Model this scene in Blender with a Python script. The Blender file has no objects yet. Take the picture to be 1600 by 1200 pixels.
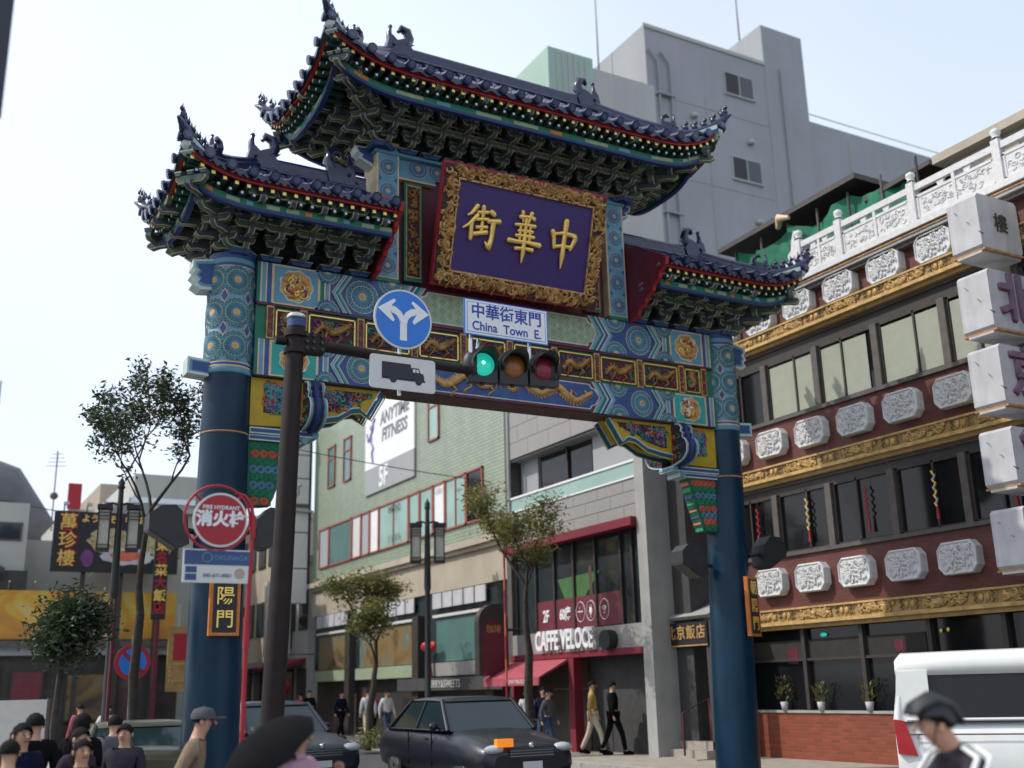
import bpy, math, random
from math import sin, cos, pi, radians, sqrt, atan2
from mathutils import Matrix, Vector
random.seed(7)
SC = bpy.context.scene
COL = SC.collection

# ------------------------------------------------------------------ camera, light, exposure
cam_d = bpy.data.cameras.new('camera')
cam = bpy.data.objects.new('camera', cam_d); COL.objects.link(cam); SC.camera = cam
R = ((0.8751, 0.1099, 0.4722), (-0.4835, 0.2459, 0.8401), (-0.0237, -0.9631, 0.2681))   # world axes in camera terms
vr = Vector((R[0][0], R[1][0], R[2][0])).normalized()
vf = Vector((R[0][2], R[1][2], R[2][2])).normalized()
vu = vr.cross(vf).normalized(); vf = vu.cross(vr).normalized()
cam.matrix_world = Matrix(((vr.x, vu.x, -vf.x, 0), (vr.y, vu.y, -vf.y, 0), (vr.z, vu.z, -vf.z, 1.6), (0, 0, 0, 1)))
cam_d.lens = 38.25; cam_d.sensor_width = 36; cam_d.clip_end = 3000; cam_d.clip_start = 0.1
cam_d.dof.use_dof = True; cam_d.dof.focus_distance = 13.5; cam_d.dof.aperture_fstop = 0.95

SUN_EL, SUN_AZ = 47.0, -62.0            # azimuth measured from +Y towards +X
w = bpy.data.worlds.new('World'); SC.world = w; w.use_nodes = True
nt = w.node_tree; bg = nt.nodes['Background']
sky = nt.nodes.new('ShaderNodeTexSky'); sky.sky_type = 'NISHITA'; sky.sun_disc = False
sky.sun_elevation = radians(SUN_EL); sky.sun_rotation = radians(SUN_AZ)
sky.air_density = 1.0; sky.dust_density = 3.0; sky.ozone_density = 1.5
# thin bright veil of high cloud over the blue
mixs = nt.nodes.new('ShaderNodeMixRGB'); mixs.inputs[2].default_value = (9.8, 10.8, 12.4, 1)
tc = nt.nodes.new('ShaderNodeTexCoord'); nz = nt.nodes.new('ShaderNodeTexNoise')
nz.inputs['Scale'].default_value = 1.3; nz.inputs['Detail'].default_value = 3
rmp = nt.nodes.new('ShaderNodeMapRange'); rmp.inputs[1].default_value = 0.3; rmp.inputs[2].default_value = 0.7
rmp.inputs[3].default_value = 0.42; rmp.inputs[4].default_value = 0.68
nt.links.new(tc.outputs['Generated'], nz.inputs['Vector']); nt.links.new(nz.outputs['Fac'], rmp.inputs[0])
nt.links.new(rmp.outputs[0], mixs.inputs[0]); nt.links.new(sky.outputs[0], mixs.inputs[1]); nt.links.new(mixs.outputs[0], bg.inputs[0])
bg.inputs[1].default_value = 0.12
sl = bpy.data.lights.new('sun', 'SUN'); sl.energy = 2.7; sl.angle = radians(0.6); sl.color = (1.0, 0.95, 0.87)
sun = bpy.data.objects.new('sun', sl); COL.objects.link(sun)
sd = Vector((sin(radians(SUN_AZ)) * cos(radians(SUN_EL)), cos(radians(SUN_AZ)) * cos(radians(SUN_EL)), sin(radians(SUN_EL))))
sun.rotation_euler = sd.to_track_quat('Z', 'Y').to_euler()
SC.view_settings.view_transform = 'Standard'; SC.view_settings.look = 'None'
SC.view_settings.exposure = 0.15; SC.view_settings.gamma = 1.0
SC.view_settings.use_curve_mapping = False

# ------------------------------------------------------------------ materials
def newmat(name):
    m = bpy.data.materials.new(name); m.use_nodes = True
    return m, m.node_tree, m.node_tree.nodes['Principled BSDF']
def mat(name, col, rough=0.6, metal=0.0, var=0.18, sc=6.0, bump=0.0, bsc=30.0, emit=None, es=1.0, coat=0.0, spec=None, dirt=0.0):
    m, t, b = newmat(name)
    b.inputs['Roughness'].default_value = rough; b.inputs['Metallic'].default_value = metal
    if coat: b.inputs['Coat Weight'].default_value = coat; b.inputs['Coat Roughness'].default_value = 0.08
    if spec is not None: b.inputs['Specular IOR Level'].default_value = spec
    tcn = t.nodes.new('ShaderNodeTexCoord')
    n = t.nodes.new('ShaderNodeTexNoise'); n.inputs['Scale'].default_value = sc; n.inputs['Detail'].default_value = 5
    t.links.new(tcn.outputs['Object'], n.inputs['Vector'])
    r = t.nodes.new('ShaderNodeValToRGB')
    r.color_ramp.elements[0].position = 0.3; r.color_ramp.elements[1].position = 0.7
    r.color_ramp.elements[0].color = tuple(max(0, c * (1 - var)) for c in col) + (1,)
    r.color_ramp.elements[1].color = tuple(min(1, c * (1 + var)) for c in col) + (1,)
    t.links.new(n.outputs['Fac'], r.inputs[0])
    out = r.outputs[0]
    if dirt:                                     # vertical grime runs
        mp = t.nodes.new('ShaderNodeMapping'); mp.inputs['Scale'].default_value = (1.6, 1.6, 0.12)
        t.links.new(tcn.outputs['Object'], mp.inputs[0])
        n2 = t.nodes.new('ShaderNodeTexNoise'); n2.inputs['Scale'].default_value = 1.4; n2.inputs['Detail'].default_value = 6
        t.links.new(mp.outputs[0], n2.inputs['Vector'])
        mr = t.nodes.new('ShaderNodeMapRange'); mr.inputs[1].default_value = 0.45; mr.inputs[2].default_value = 0.75; mr.inputs[4].default_value = dirt
        t.links.new(n2.outputs['Fac'], mr.inputs[0])
        mx = t.nodes.new('ShaderNodeMixRGB'); mx.inputs[2].default_value = tuple(c * 0.35 for c in col) + (1,)
        t.links.new(mr.outputs[0], mx.inputs[0]); t.links.new(out, mx.inputs[1]); out = mx.outputs[0]
    t.links.new(out, b.inputs['Base Color'])
    if bump:
        n3 = t.nodes.new('ShaderNodeTexNoise'); n3.inputs['Scale'].default_value = bsc; n3.inputs['Detail'].default_value = 4
        t.links.new(tcn.outputs['Object'], n3.inputs['Vector'])
        bp = t.nodes.new('ShaderNodeBump'); bp.inputs['Strength'].default_value = bump; bp.inputs['Distance'].default_value = 0.03
        t.links.new(n3.outputs['Fac'], bp.inputs['Height']); t.links.new(bp.outputs[0], b.inputs['Normal'])
    if emit:
        b.inputs['Emission Color'].default_value = emit + (1,); b.inputs['Emission Strength'].default_value = es
    return m
def brickmat(name, c1, c2, mortar, bw, bh, ms=0.006, rough=0.6, rot=(pi / 2, 0, 0), streak=0.0, bump=0.5):
    m, t, b = newmat(name); b.inputs['Roughness'].default_value = rough
    tcn = t.nodes.new('ShaderNodeTexCoord'); mp = t.nodes.new('ShaderNodeMapping'); mp.inputs['Rotation'].default_value = rot
    t.links.new(tcn.outputs['Object'], mp.inputs[0])
    br = t.nodes.new('ShaderNodeTexBrick'); br.inputs['Scale'].default_value = 1.0
    br.inputs['Brick Width'].default_value = bw; br.inputs['Row Height'].default_value = bh; br.inputs['Mortar Size'].default_value = ms
    br.inputs['Color1'].default_value = c1 + (1,); br.inputs['Color2'].default_value = c2 + (1,); br.inputs['Mortar'].default_value = mortar + (1,)
    br.inputs['Mortar Smooth'].default_value = 0.3; br.inputs['Bias'].default_value = -0.1
    t.links.new(mp.outputs[0], br.inputs['Vector']); out = br.outputs['Color']
    n = t.nodes.new('ShaderNodeTexNoise'); n.inputs['Scale'].default_value = 1.3; n.inputs['Detail'].default_value = 6
    mp2 = t.nodes.new('ShaderNodeMapping'); mp2.inputs['Scale'].default_value = (1.5, 1.5, 0.18)
    t.links.new(tcn.outputs['Object'], mp2.inputs[0]); t.links.new(mp2.outputs[0], n.inputs['Vector'])
    mr = t.nodes.new('ShaderNodeMapRange'); mr.inputs[1].default_value = 0.35; mr.inputs[2].default_value = 0.8; mr.inputs[4].default_value = streak
    t.links.new(n.outputs['Fac'], mr.inputs[0])
    mx = t.nodes.new('ShaderNodeMixRGB'); mx.inputs[2].default_value = tuple(c * 0.4 for c in c1) + (1,)
    t.links.new(mr.outputs[0], mx.inputs[0]); t.links.new(out, mx.inputs[1]); t.links.new(mx.outputs[0], b.inputs['Base Color'])
    bp = t.nodes.new('ShaderNodeBump'); bp.inputs['Strength'].default_value = bump; bp.inputs['Distance'].default_value = 0.01; bp.invert = True
    t.links.new(br.outputs['Fac'], bp.inputs['Height']); t.links.new(bp.outputs[0], b.inputs['Normal'])
    return m
def glass(name, col=(0.03, 0.04, 0.045), rough=0.06, spec=0.6):
    m, t, b = newmat(name)
    tcn = t.nodes.new('ShaderNodeTexCoord'); n = t.nodes.new('ShaderNodeTexNoise'); n.inputs['Scale'].default_value = 0.8
    t.links.new(tcn.outputs['Object'], n.inputs['Vector'])
    r = t.nodes.new('ShaderNodeValToRGB'); r.color_ramp.elements[0].color = tuple(c * 0.6 for c in col) + (1,); r.color_ramp.elements[1].color = tuple(c * 1.4 for c in col) + (1,)
    t.links.new(n.outputs['Fac'], r.inputs[0]); t.links.new(r.outputs[0], b.inputs['Base Color'])
    b.inputs['Roughness'].default_value = rough; b.inputs['Specular IOR Level'].default_value = spec
    bp = t.nodes.new('ShaderNodeBump'); bp.inputs['Strength'].default_value = 0.03; bp.inputs['Distance'].default_value = 0.05
    t.links.new(n.outputs['Fac'], bp.inputs['Height']); t.links.new(bp.outputs[0], b.inputs['Normal'])
    return m
M = {}
M['lacquer'] = mat('navy_lacquer', (0.002, 0.026, 0.055), 0.36, var=0.25, sc=2, spec=0.30, dirt=0.3)
M['blue'] = mat('painted_blue', (0.025, 0.070, 0.21), 0.55, var=0.2)
M['ltblue'] = mat('painted_light_blue', (0.12, 0.29, 0.39), 0.65, var=0.12, dirt=0.15)
M['teal'] = mat('painted_teal', (0.025, 0.32, 0.28), 0.6, var=0.12, dirt=0.15)
M['green'] = mat('painted_green', (0.008, 0.14, 0.085), 0.6)
M['cream'] = mat('painted_cream', (0.62, 0.47, 0.29), 0.6, var=0.15)
M['pale'] = mat('painted_pale_line', (0.50, 0.60, 0.58), 0.6, var=0.15)
M['palegreen'] = mat('painted_pale_green', (0.28, 0.34, 0.22), 0.65, var=0.1)
M['gold'] = mat('gilded_gold', (0.30, 0.155, 0.042), 0.55, 0.3, var=0.55, sc=9)
M['goldp'] = mat('gold_paint', (0.50, 0.29, 0.10), 0.55, 0.1, var=0.3, sc=14)
M['goldb'] = mat('bright_gold', (0.95, 0.62, 0.16), 0.28, 0.45, var=0.1)
M['orange'] = mat('painted_orange', (0.55, 0.16, 0.02), 0.6)
M['red'] = mat('painted_red', (0.30, 0.012, 0.020), 0.5, var=0.2)
M['maroon'] = mat('painted_maroon', (0.105, 0.010, 0.022), 0.5, var=0.2)
M['yellow'] = mat('painted_yellow', (0.44, 0.29, 0.012), 0.6, var=0.12, dirt=0.2)
M['purple'] = mat('plaque_purple', (0.036, 0.013, 0.120), 0.5, var=0.1)
M['violet'] = mat('painted_violet', (0.14, 0.04, 0.16), 0.6)
M['salmon'] = mat('painted_salmon', (0.58, 0.13, 0.07), 0.6)
M['vgreen'] = mat('painted_vivid_green', (0.01, 0.24, 0.10), 0.6)
M['tile'] = mat('glazed_navy_tile', (0.012, 0.017, 0.062), 0.26, var=0.4, sc=9, coat=0.22, bump=0.15, bsc=12)
M['tilecap'] = mat('glazed_tile_end', (0.045, 0.07, 0.13), 0.3, var=0.3, sc=9, coat=0.3)
M['brk_g'] = mat('bracket_green', (0.095, 0.140, 0.110), 0.8, var=0.3, dirt=0.3)
M['brk_b'] = mat('bracket_blue', (0.070, 0.095, 0.125), 0.8, var=0.3, dirt=0.3)
M['salmond'] = mat('painted_deep_salmon', (0.30, 0.05, 0.03), 0.6); M['vgreend'] = mat('painted_deep_green', (0.006, 0.10, 0.05), 0.6); M['blued'] = mat('painted_deep_blue', (0.012, 0.03, 0.14), 0.6)
M['brkline'] = mat('bracket_outline', (0.40, 0.37, 0.24), 0.7, var=0.3)
M['rgreen'] = mat('rafter_green', (0.012, 0.060, 0.045), 0.7)
M['soffit'] = mat('soffit_paint', (0.020, 0.050, 0.050), 0.8)
M['brown'] = mat('beam_underside', (0.085, 0.045, 0.035), 0.7, dirt=0.4)
M['shadowred'] = mat('carving_ground', (0.045, 0.022, 0.03), 0.8)  # one even dark red for carving grounds and bracket heads
M['stone'] = mat('granite_stone', (0.33, 0.31, 0.28), 0.8, var=0.15, sc=20, bump=0.1)
M['pole'] = mat('brown_painted_steel', (0.020, 0.013, 0.012), 0.6, var=0.25, spec=0.25)
M['white'] = mat('white_sign_paint', (0.78, 0.79, 0.80), 0.5, var=0.04)
M['signgrey'] = mat('sign_plate_white', (0.62, 0.62, 0.60), 0.5, var=0.05)
M['signblue'] = mat('sign_blue', (0.012, 0.17, 0.62), 0.4, var=0.05)
M['txtblue'] = mat('sign_text_blue', (0.02, 0.05, 0.33), 0.5, var=0.05)
M['signred'] = mat('sign_red', (0.36, 0.010, 0.024), 0.5, var=0.08)
M['black'] = mat('black_paint', (0.012, 0.012, 0.016), 0.5)
M['dark'] = mat('dark_housing', (0.022, 0.025, 0.028), 0.5)
M['rubber'] = mat('tyre_rubber', (0.015, 0.015, 0.016), 0.85)
M['chrome'] = mat('bright_metal', (0.55, 0.56, 0.58), 0.2, 0.9, var=0.05)
M['asphalt'] = mat('asphalt', (0.060, 0.060, 0.062), 0.9, var=0.25, sc=3, bump=0.4, bsc=120)
M['paving'] = mat('paving_stone', (0.34, 0.31, 0.26), 0.85, var=0.15, sc=5, bump=0.1)
M['kerb'] = mat('kerb_stone', (0.38, 0.37, 0.34), 0.85, var=0.15)
M['line'] = mat('road_paint', (0.72, 0.72, 0.70), 0.7, var=0.15, sc=20)
M['tilewall'] = brickmat('green_glazed_wall', (0.33, 0.385, 0.285), (0.275, 0.335, 0.245), (0.15, 0.19, 0.14), 0.30, 0.10, 0.011, 0.35, streak=0.35)
M['redbrick'] = brickmat('dark_red_brick', (0.135, 0.036, 0.026), (0.100, 0.027, 0.020), (0.10, 0.03, 0.025), 0.22, 0.07, 0.007, streak=0.15)
M['basebrick'] = brickmat('orange_red_brick', (0.28, 0.065, 0.030), (0.19, 0.042, 0.022), (0.20, 0.07, 0.04), 0.22, 0.065, 0.007, streak=0.25)
M['carvewhite'] = mat('white_carved_stone', (0.64, 0.64, 0.64), 0.75, var=0.10, sc=12, bump=0.1, bsc=25)
M['goldband'] = mat('gold_relief', (0.50, 0.33, 0.12), 0.6, 0.1, var=0.3, sc=8)
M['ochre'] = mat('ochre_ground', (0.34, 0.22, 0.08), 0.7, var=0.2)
M['bronze'] = mat('bronze_frame', (0.045, 0.037, 0.033), 0.55, 0.1)
M['bronze2'] = mat('brown_grey_column', (0.10, 0.085, 0.078), 0.65)
M['glassd'] = glass('dark_window_glass')
M['glassb'] = glass('black_window_glass', (0.010, 0.011, 0.012), 0.08, 0.35)
M['glassg'] = glass('green_tinted_glass', (0.10, 0.19, 0.18), 0.15, 0.4)
M['glassm'] = glass('mint_film_glass', (0.30, 0.44, 0.40), 0.3, 0.4)
M['glasscar'] = glass('car_glass', (0.014, 0.030, 0.034), 0.06, 0.5)
M['blind'] = mat('pale_blind', (0.34, 0.36, 0.29), 0.8, var=0.05)
M['redframe'] = mat('red_brown_frame', (0.33, 0.095, 0.065), 0.5)
M['greywall'] = mat('grey_rendered_wall', (0.33, 0.345, 0.36), 0.85, var=0.06, sc=0.4, dirt=0.10)
M['greywall2'] = mat('pale_rendered_wall', (0.45, 0.45, 0.42), 0.85, var=0.06, sc=0.4, dirt=0.12)
M['mintwall'] = mat('pale_green_wall', (0.34, 0.47, 0.40), 0.8, var=0.08, sc=0.6)
M['granite'] = mat('grey_granite_panel', (0.29, 0.275, 0.265), 0.6, var=0.12, sc=25, dirt=0.12)
M['concrete'] = mat('concrete', (0.36, 0.36, 0.345), 0.85, var=0.1, sc=2, dirt=0.3)
M['darkwall'] = mat('dark_wall', (0.050, 0.050, 0.052), 0.8)
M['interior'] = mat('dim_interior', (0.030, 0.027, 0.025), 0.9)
M['beige'] = mat('beige_wall', (0.42, 0.36, 0.28), 0.8, var=0.1, sc=1, dirt=0.2)
M['crimson'] = mat('crimson_cloth', (0.19, 0.012, 0.026), 0.7, var=0.08)
M['net'] = mat('green_safety_net', (0.010, 0.16, 0.085), 0.8, var=0.3, sc=3, bump=0.4, bsc=4)
M['rust'] = mat('rusty_edge', (0.40, 0.22, 0.10), 0.8, var=0.4, sc=8)
M['signwhite'] = mat('weathered_sign_white', (0.50, 0.50, 0.52), 0.7, var=0.12, sc=3, dirt=0.5)
M['vantop'] = mat('van_white_paint', (0.74, 0.75, 0.72), 0.25, var=0.03, coat=0.6)
M['carblack'] = mat('black_blue_car_paint', (0.007, 0.010, 0.017), 0.35, var=0.1, coat=0.15)
M['carblue'] = mat('dark_blue_car_paint', (0.008, 0.013, 0.026), 0.4, var=0.1, coat=0.1)
M['carolive'] = mat('olive_car_paint', (0.05, 0.05, 0.02), 0.4, var=0.1, coat=0.2)
M['taillight'] = mat('tail_lamp_red', (0.45, 0.01, 0.02), 0.25, coat=0.5)
M['taillit'] = mat('lit_tail_lamp', (0.6, 0.05, 0.01), 0.3, emit=(1.0, 0.12, 0.02), es=2.2)
M['amberlens'] = mat('amber_lens', (0.75, 0.20, 0.01), 0.3, emit=(1.0, 0.30, 0.02), es=0.5)
M['headlens'] = mat('head_lamp_lens', (0.45, 0.48, 0.50), 0.1, coat=0.6)
M['lensg'] = mat('green_signal_lens', (0.02, 0.45, 0.36), 0.25, emit=(0.02, 0.85, 0.62), es=0.35, coat=0.4)
M['lensgc'] = mat('green_signal_glow', (0.1, 0.8, 0.6), 0.25, emit=(0.25, 1.0, 0.8), es=2.0)
M['lensa'] = mat('amber_signal_lens', (0.26, 0.095, 0.015), 0.4, coat=0.2)
M['lensr'] = mat('red_signal_lens', (0.24, 0.008, 0.03), 0.4, coat=0.2)
M['lamp'] = mat('frosted_lantern', (0.48, 0.47, 0.40), 0.5, var=0.1)
M['bark'] = mat('bark', (0.050, 0.042, 0.034), 0.95, var=0.3, sc=12, bump=0.5, bsc=20)
def leafmat(name, col):
    m, t, b = newmat(name); b.inputs['Roughness'].default_value = 0.55
    oi = t.nodes.new('ShaderNodeTexCoord'); n = t.nodes.new('ShaderNodeTexNoise'); n.inputs['Scale'].default_value = 2.5; n.inputs['Detail'].default_value = 4
    t.links.new(oi.outputs['Object'], n.inputs['Vector'])
    r = t.nodes.new('ShaderNodeValToRGB'); r.color_ramp.elements[0].position = 0.35; r.color_ramp.elements[1].position = 0.68
    r.color_ramp.elements[0].color = tuple(c * 0.55 for c in col) + (1,); r.color_ramp.elements[1].color = (min(1, col[0] * 1.7), col[1] * 1.5, col[2] * 1.2, 1)
    t.links.new(n.outputs['Fac'], r.inputs[0]); t.links.new(r.outputs[0], b.inputs['Base Color'])
    tr = t.nodes.new('ShaderNodeBsdfTranslucent'); t.links.new(r.outputs[0], tr.inputs[0])
    mx = t.nodes.new('ShaderNodeMixShader'); mx.inputs[0].default_value = 0.35
    t.links.new(b.outputs[0], mx.inputs[1]); t.links.new(tr.outputs[0], mx.inputs[2])
    t.links.new(mx.outputs[0], t.nodes['Material Output'].inputs[0])
    return m
M['leafy'] = leafmat('spring_leaf', (0.155, 0.165, 0.055))
M['leafd'] = leafmat('dark_leaf', (0.030, 0.055, 0.025))
M['skin'] = mat('skin', (0.52, 0.29, 0.19), 0.55, var=0.06)
M['hair'] = mat('black_hair', (0.010, 0.008, 0.008), 0.85, var=0.3, sc=60, bump=0.5, bsc=90, spec=0.2)
def cloth(name, col): return mat(name, col, 0.95, var=0.12, sc=8, bump=0.25, bsc=14, spec=0.1)
C_ = {k: cloth('cloth_' + k, v) for k, v in dict(black=(0.006, 0.006, 0.008), navy=(0.010, 0.011, 0.032), grey=(0.09, 0.09, 0.10), tan=(0.24, 0.175, 0.12), pink=(0.46, 0.28, 0.36),
      white=(0.60, 0.60, 0.60), mustard=(0.42, 0.27, 0.09), jean=(0.045, 0.07, 0.13), plum=(0.045, 0.030, 0.045), cream=(0.52, 0.45, 0.36), rose=(0.35, 0.10, 0.14), violetgrey=(0.040, 0.034, 0.046)).items()}
# poster-like flat prints
def printmat(name, stops, sc=1.2, dist=1.5):
    m, t, b = newmat(name); b.inputs['Roughness'].default_value = 0.5
    tcn = t.nodes.new('ShaderNodeTexCoord'); n = t.nodes.new('ShaderNodeTexNoise')
    n.inputs['Scale'].default_value = sc; n.inputs['Detail'].default_value = 3; n.inputs['Distortion'].default_value = dist
    t.links.new(tcn.outputs['Object'], n.inputs['Vector']); r = t.nodes.new('ShaderNodeValToRGB')
    while len(r.color_ramp.elements) < len(stops): r.color_ramp.elements.new(0.5)
    for e, (p, c) in zip(r.color_ramp.elements, stops): e.position = p; e.color = c + (1,)
    t.links.new(n.outputs['Fac'], r.inputs[0]); t.links.new(r.outputs[0], b.inputs['Base Color'])
    return m
M['orangeposter'] = printmat('orange_poster_print', [(0.3, (0.45, 0.20, 0.06)), (0.48, (0.58, 0.27, 0.03)), (0.60, (0.62, 0.42, 0.06)), (0.72, (0.55, 0.50, 0.42))], 0.7)
M['foodphoto'] = printmat('fried_rice_print', [(0.3, (0.18, 0.13, 0.06)), (0.5, (0.42, 0.34, 0.16)), (0.7, (0.50, 0.46, 0.26))], 6.0)
M['shopmix'] = printmat('shop_display_print', [(0.3, (0.02, 0.016, 0.014)), (0.45, (0.05, 0.04, 0.03)), (0.55, (0.03, 0.035, 0.04)), (0.66, (0.10, 0.05, 0.04)), (0.78, (0.16, 0.13, 0.08))], 0.9, 0.3)
M['shoplight'] = printmat('lit_shop_print', [(0.3, (0.05, 0.04, 0.03)), (0.5, (0.22, 0.14, 0.05)), (0.65, (0.10, 0.16, 0.14)), (0.75, (0.42, 0.40, 0.32))], 0.9)  # lit shop window put into the colours, gives off no light

# ------------------------------------------------------------------ mesh helpers
class MB:
    def __init__(s): s.v = []; s.f = []; s.m = []; s.mats = []; s.sm = []
    def mi(s, k):
        k = M[k] if isinstance(k, str) else k
        if k not in s.mats: s.mats.append(k)
        return s.mats.index(k)
    def add(s, vs, fs, mt, smooth=False):
        o = len(s.v); s.v.extend(vs); i = s.mi(mt)
        for f in fs: s.f.append(tuple(o + a for a in f)); s.m.append(i); s.sm.append(smooth)
        return s
    def box(s, x0, x1, y0, y1, z0, z1, mt):
        if x0 > x1: x0, x1 = x1, x0
        if y0 > y1: y0, y1 = y1, y0
        if z0 > z1: z0, z1 = z1, z0
        return s.add([(x0, y0, z0), (x1, y0, z0), (x1, y1, z0), (x0, y1, z0), (x0, y0, z1), (x1, y0, z1), (x1, y1, z1), (x0, y1, z1)],
              [(0, 3, 2, 1), (4, 5, 6, 7), (0, 1, 5, 4), (1, 2, 6, 5), (2, 3, 7, 6), (3, 0, 4, 7)], mt)
    def prism(s, pts, ax, a0, a1, mt, mt2=None):
        n = len(pts)
        if ax == 'y': g = lambda p, a: (p[0], a, p[1])
        elif ax == 'x': g = lambda p, a: (a, p[0], p[1])
        else: g = lambda p, a: (p[0], p[1], a)
        vs = [g(p, a0) for p in pts] + [g(p, a1) for p in pts]
        s.add(vs, [tuple(range(n)), tuple(range(2 * n - 1, n - 1, -1))], mt)
        s.add(vs, [(i, n + i, n + (i + 1) % n, (i + 1) % n) for i in range(n)], mt2 or mt)
        return s
    def poly(s, pts, y, mt):           # flat polygon in XZ
        s.add([(p[0], y, p[1]) for p in pts], [tuple(range(len(pts)))], mt); return s
    def tube(s, pts, r, mt, n=6, caps=True, sm=True):
        pts = [Vector(p) for p in pts]; k = len(pts)
        rs = r if isinstance(r, (list, tuple)) else [r] * k
        vs = []; prev = None
        for i, p in enumerate(pts):
            d = (pts[min(i + 1, k - 1)] - pts[max(i - 1, 0)])
            d = d.normalized() if d.length > 1e-9 else Vector((0, 0, 1))
            if prev is None:
                a = Vector((0, 0, 1)) if abs(d.z) < 0.9 else Vector((1, 0, 0))
                u = d.cross(a).normalized()
            else:
                u = (prev - d * prev.dot(d)); u = u.normalized() if u.length > 1e-6 else d.orthogonal().normalized()
            prev = u; v = d.cross(u)
            for j in range(n):
                t = 2 * pi * j / n; q = p + (u * cos(t) + v * sin(t)) * rs[i]; vs.append((q.x, q.y, q.z))
        fs = [(i * n + j, i * n + (j + 1) % n, (i + 1) * n + (j + 1) % n, (i + 1) * n + j) for i in range(k - 1) for j in range(n)]
        s.add(vs, fs, mt, sm)
        if caps:
            s.add(vs[:n], [tuple(range(n - 1, -1, -1))], mt); s.add(vs[-n:], [tuple(range(n))], mt)
        return s
    def cyl(s, p0, p1, r0, r1, mt, n=20, caps=True): return s.tube([p0, p1], [r0, r1], mt, n, caps)
    def lathe(s, c, prof, mt, n=20):     # prof (r, z)
        vs = [(c[0] + r * cos(2 * pi * j / n), c[1] + r * sin(2 * pi * j / n), c[2] + z) for r, z in prof for j in range(n)]
        fs = [(i * n + j, i * n + (j + 1) % n, (i + 1) * n + (j + 1) % n, (i + 1) * n + j) for i in range(len(prof) - 1) for j in range(n)]
        s.add(vs, fs, mt, True); return s
    def sph(s, c, r, mt, nu=10, nv=6):
        rx, ry, rz = r if isinstance(r, (tuple, list)) else (r, r, r)
        vs = []; fs = []
        for i in range(nv + 1):
            a = pi * i / nv
            for j in range(nu):
                b = 2 * pi * j / nu; vs.append((c[0] + rx * sin(a) * cos(b), c[1] + ry * sin(a) * sin(b), c[2] + rz * cos(a)))
        for i in range(nv):
            for j in range(nu): fs.append((i * nu + j, (i + 1) * nu + j, (i + 1) * nu + (j + 1) % nu, i * nu + (j + 1) % nu))
        s.add(vs, fs, mt, True); return s
    def disc(s, x, z, r, y, mt, n=20, wrap=None):
        s.add([W3(x + r * cos(2 * pi * i / n), z + r * sin(2 * pi * i / n), y, wrap) for i in range(n)], [tuple(range(n))], mt); return s
    def merge(s, ob, T=None):
        for f, m_, sm in zip(ob.f, ob.m, ob.sm): pass
        o = len(s.v); s.v.extend([tuple(T @ Vector(v)) if T else v for v in ob.v])
        for f, m_, sm in zip(ob.f, ob.m, ob.sm): s.f.append(tuple(o + a for a in f)); s.m.append(s.mi(ob.mats[m_])); s.sm.append(sm)
    def mesh(s, name):
        me = bpy.data.meshes.new(name); me.from_pydata(s.v, [], s.f)
        for k in s.mats: me.materials.append(k)
        me.polygons.foreach_set('material_index', s.m); me.polygons.foreach_set('use_smooth', s.sm)
        me.update(); return me
def W3(u, w_, out, wrap):      # flat (x,z) facing -Y, or wrapped on a column (cx, radius, angle0)
    if wrap is None: return (u, out, w_)
    cx, rad, a0 = wrap; a = a0 + u / rad; rr = rad - out
    return (cx + rr * sin(a), -rr * cos(a), w_)
def link(o, parent=None):
    COL.objects.link(o)
    if parent is not None: o.parent = parent
    return o
def part(name, mb, parent=None, loc=(0, 0, 0), rot=None, label=None, kind=None):
    me = mb.mesh(name) if isinstance(mb, MB) else mb
    o = bpy.data.objects.new(name, me); o.location = loc
    if rot: o.rotation_euler = rot
    if label: o['label'] = label
    if kind: o['kind'] = kind
    return link(o, parent)
def inst(me, name, parent, loc=(0, 0, 0), rot=(0, 0, 0), scale=(1, 1, 1)):
    o = bpy.data.objects.new(name, me); o.location = loc; o.rotation_euler = rot; o.scale = scale
    return link(o, parent)
def thing(name, label, cat, loc=(0, 0, 0), rz=0.0, group=None):
    o = bpy.data.objects.new(name, None); o.location = loc; o.rotation_euler = (0, 0, rz); o.empty_display_size = 0.2
    COL.objects.link(o); o['label'] = label; o['category'] = cat
    if group: o['group'] = group
    return o
def struct(name, mb, loc=(0, 0, 0)):
    return part(name, mb, None, loc, kind='structure')
def dup(root, loc, rz, label, scale=None):
    r = root.copy(); COL.objects.link(r); r.location = loc; r.rotation_euler = (0, 0, rz); r['label'] = label
    if scale: r.scale = scale
    for ch in root.children:
        c = ch.copy(); COL.objects.link(c); c.parent = r
        for g in ch.children:
            d = g.copy(); COL.objects.link(d); d.parent = c
    return r
def text_mesh(s, size, mt, ext=0.004, off=0.0, sx=1.0, bev=0.0, shear=0.0):
    c = bpy.data.curves.new('txt', 'FONT'); c.body = s; c.size = size; c.extrude = ext; c.offset = off; c.align_x = 'CENTER'; c.align_y = 'CENTER'
    c.bevel_depth = bev; c.resolution_u = 3; c.shear = shear
    o = bpy.data.objects.new('txt', c); me = bpy.data.meshes.new_from_object(o)
    bpy.data.objects.remove(o); bpy.data.curves.remove(c)
    me.transform(Matrix.Rotation(pi / 2, 4, 'X') @ Matrix.Diagonal((sx, 1, 1, 1)))       # stands in XZ, faces -Y
    me.materials.clear(); me.materials.append(M[mt]); return me
def text(s, size, mt, parent, loc, rot=(0, 0, 0), name='lettering', **k):
    o = bpy.data.objects.new(name, text_mesh(s, size, mt, **k)); o.location = loc; o.rotation_euler = rot
    return link(o, parent)
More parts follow.
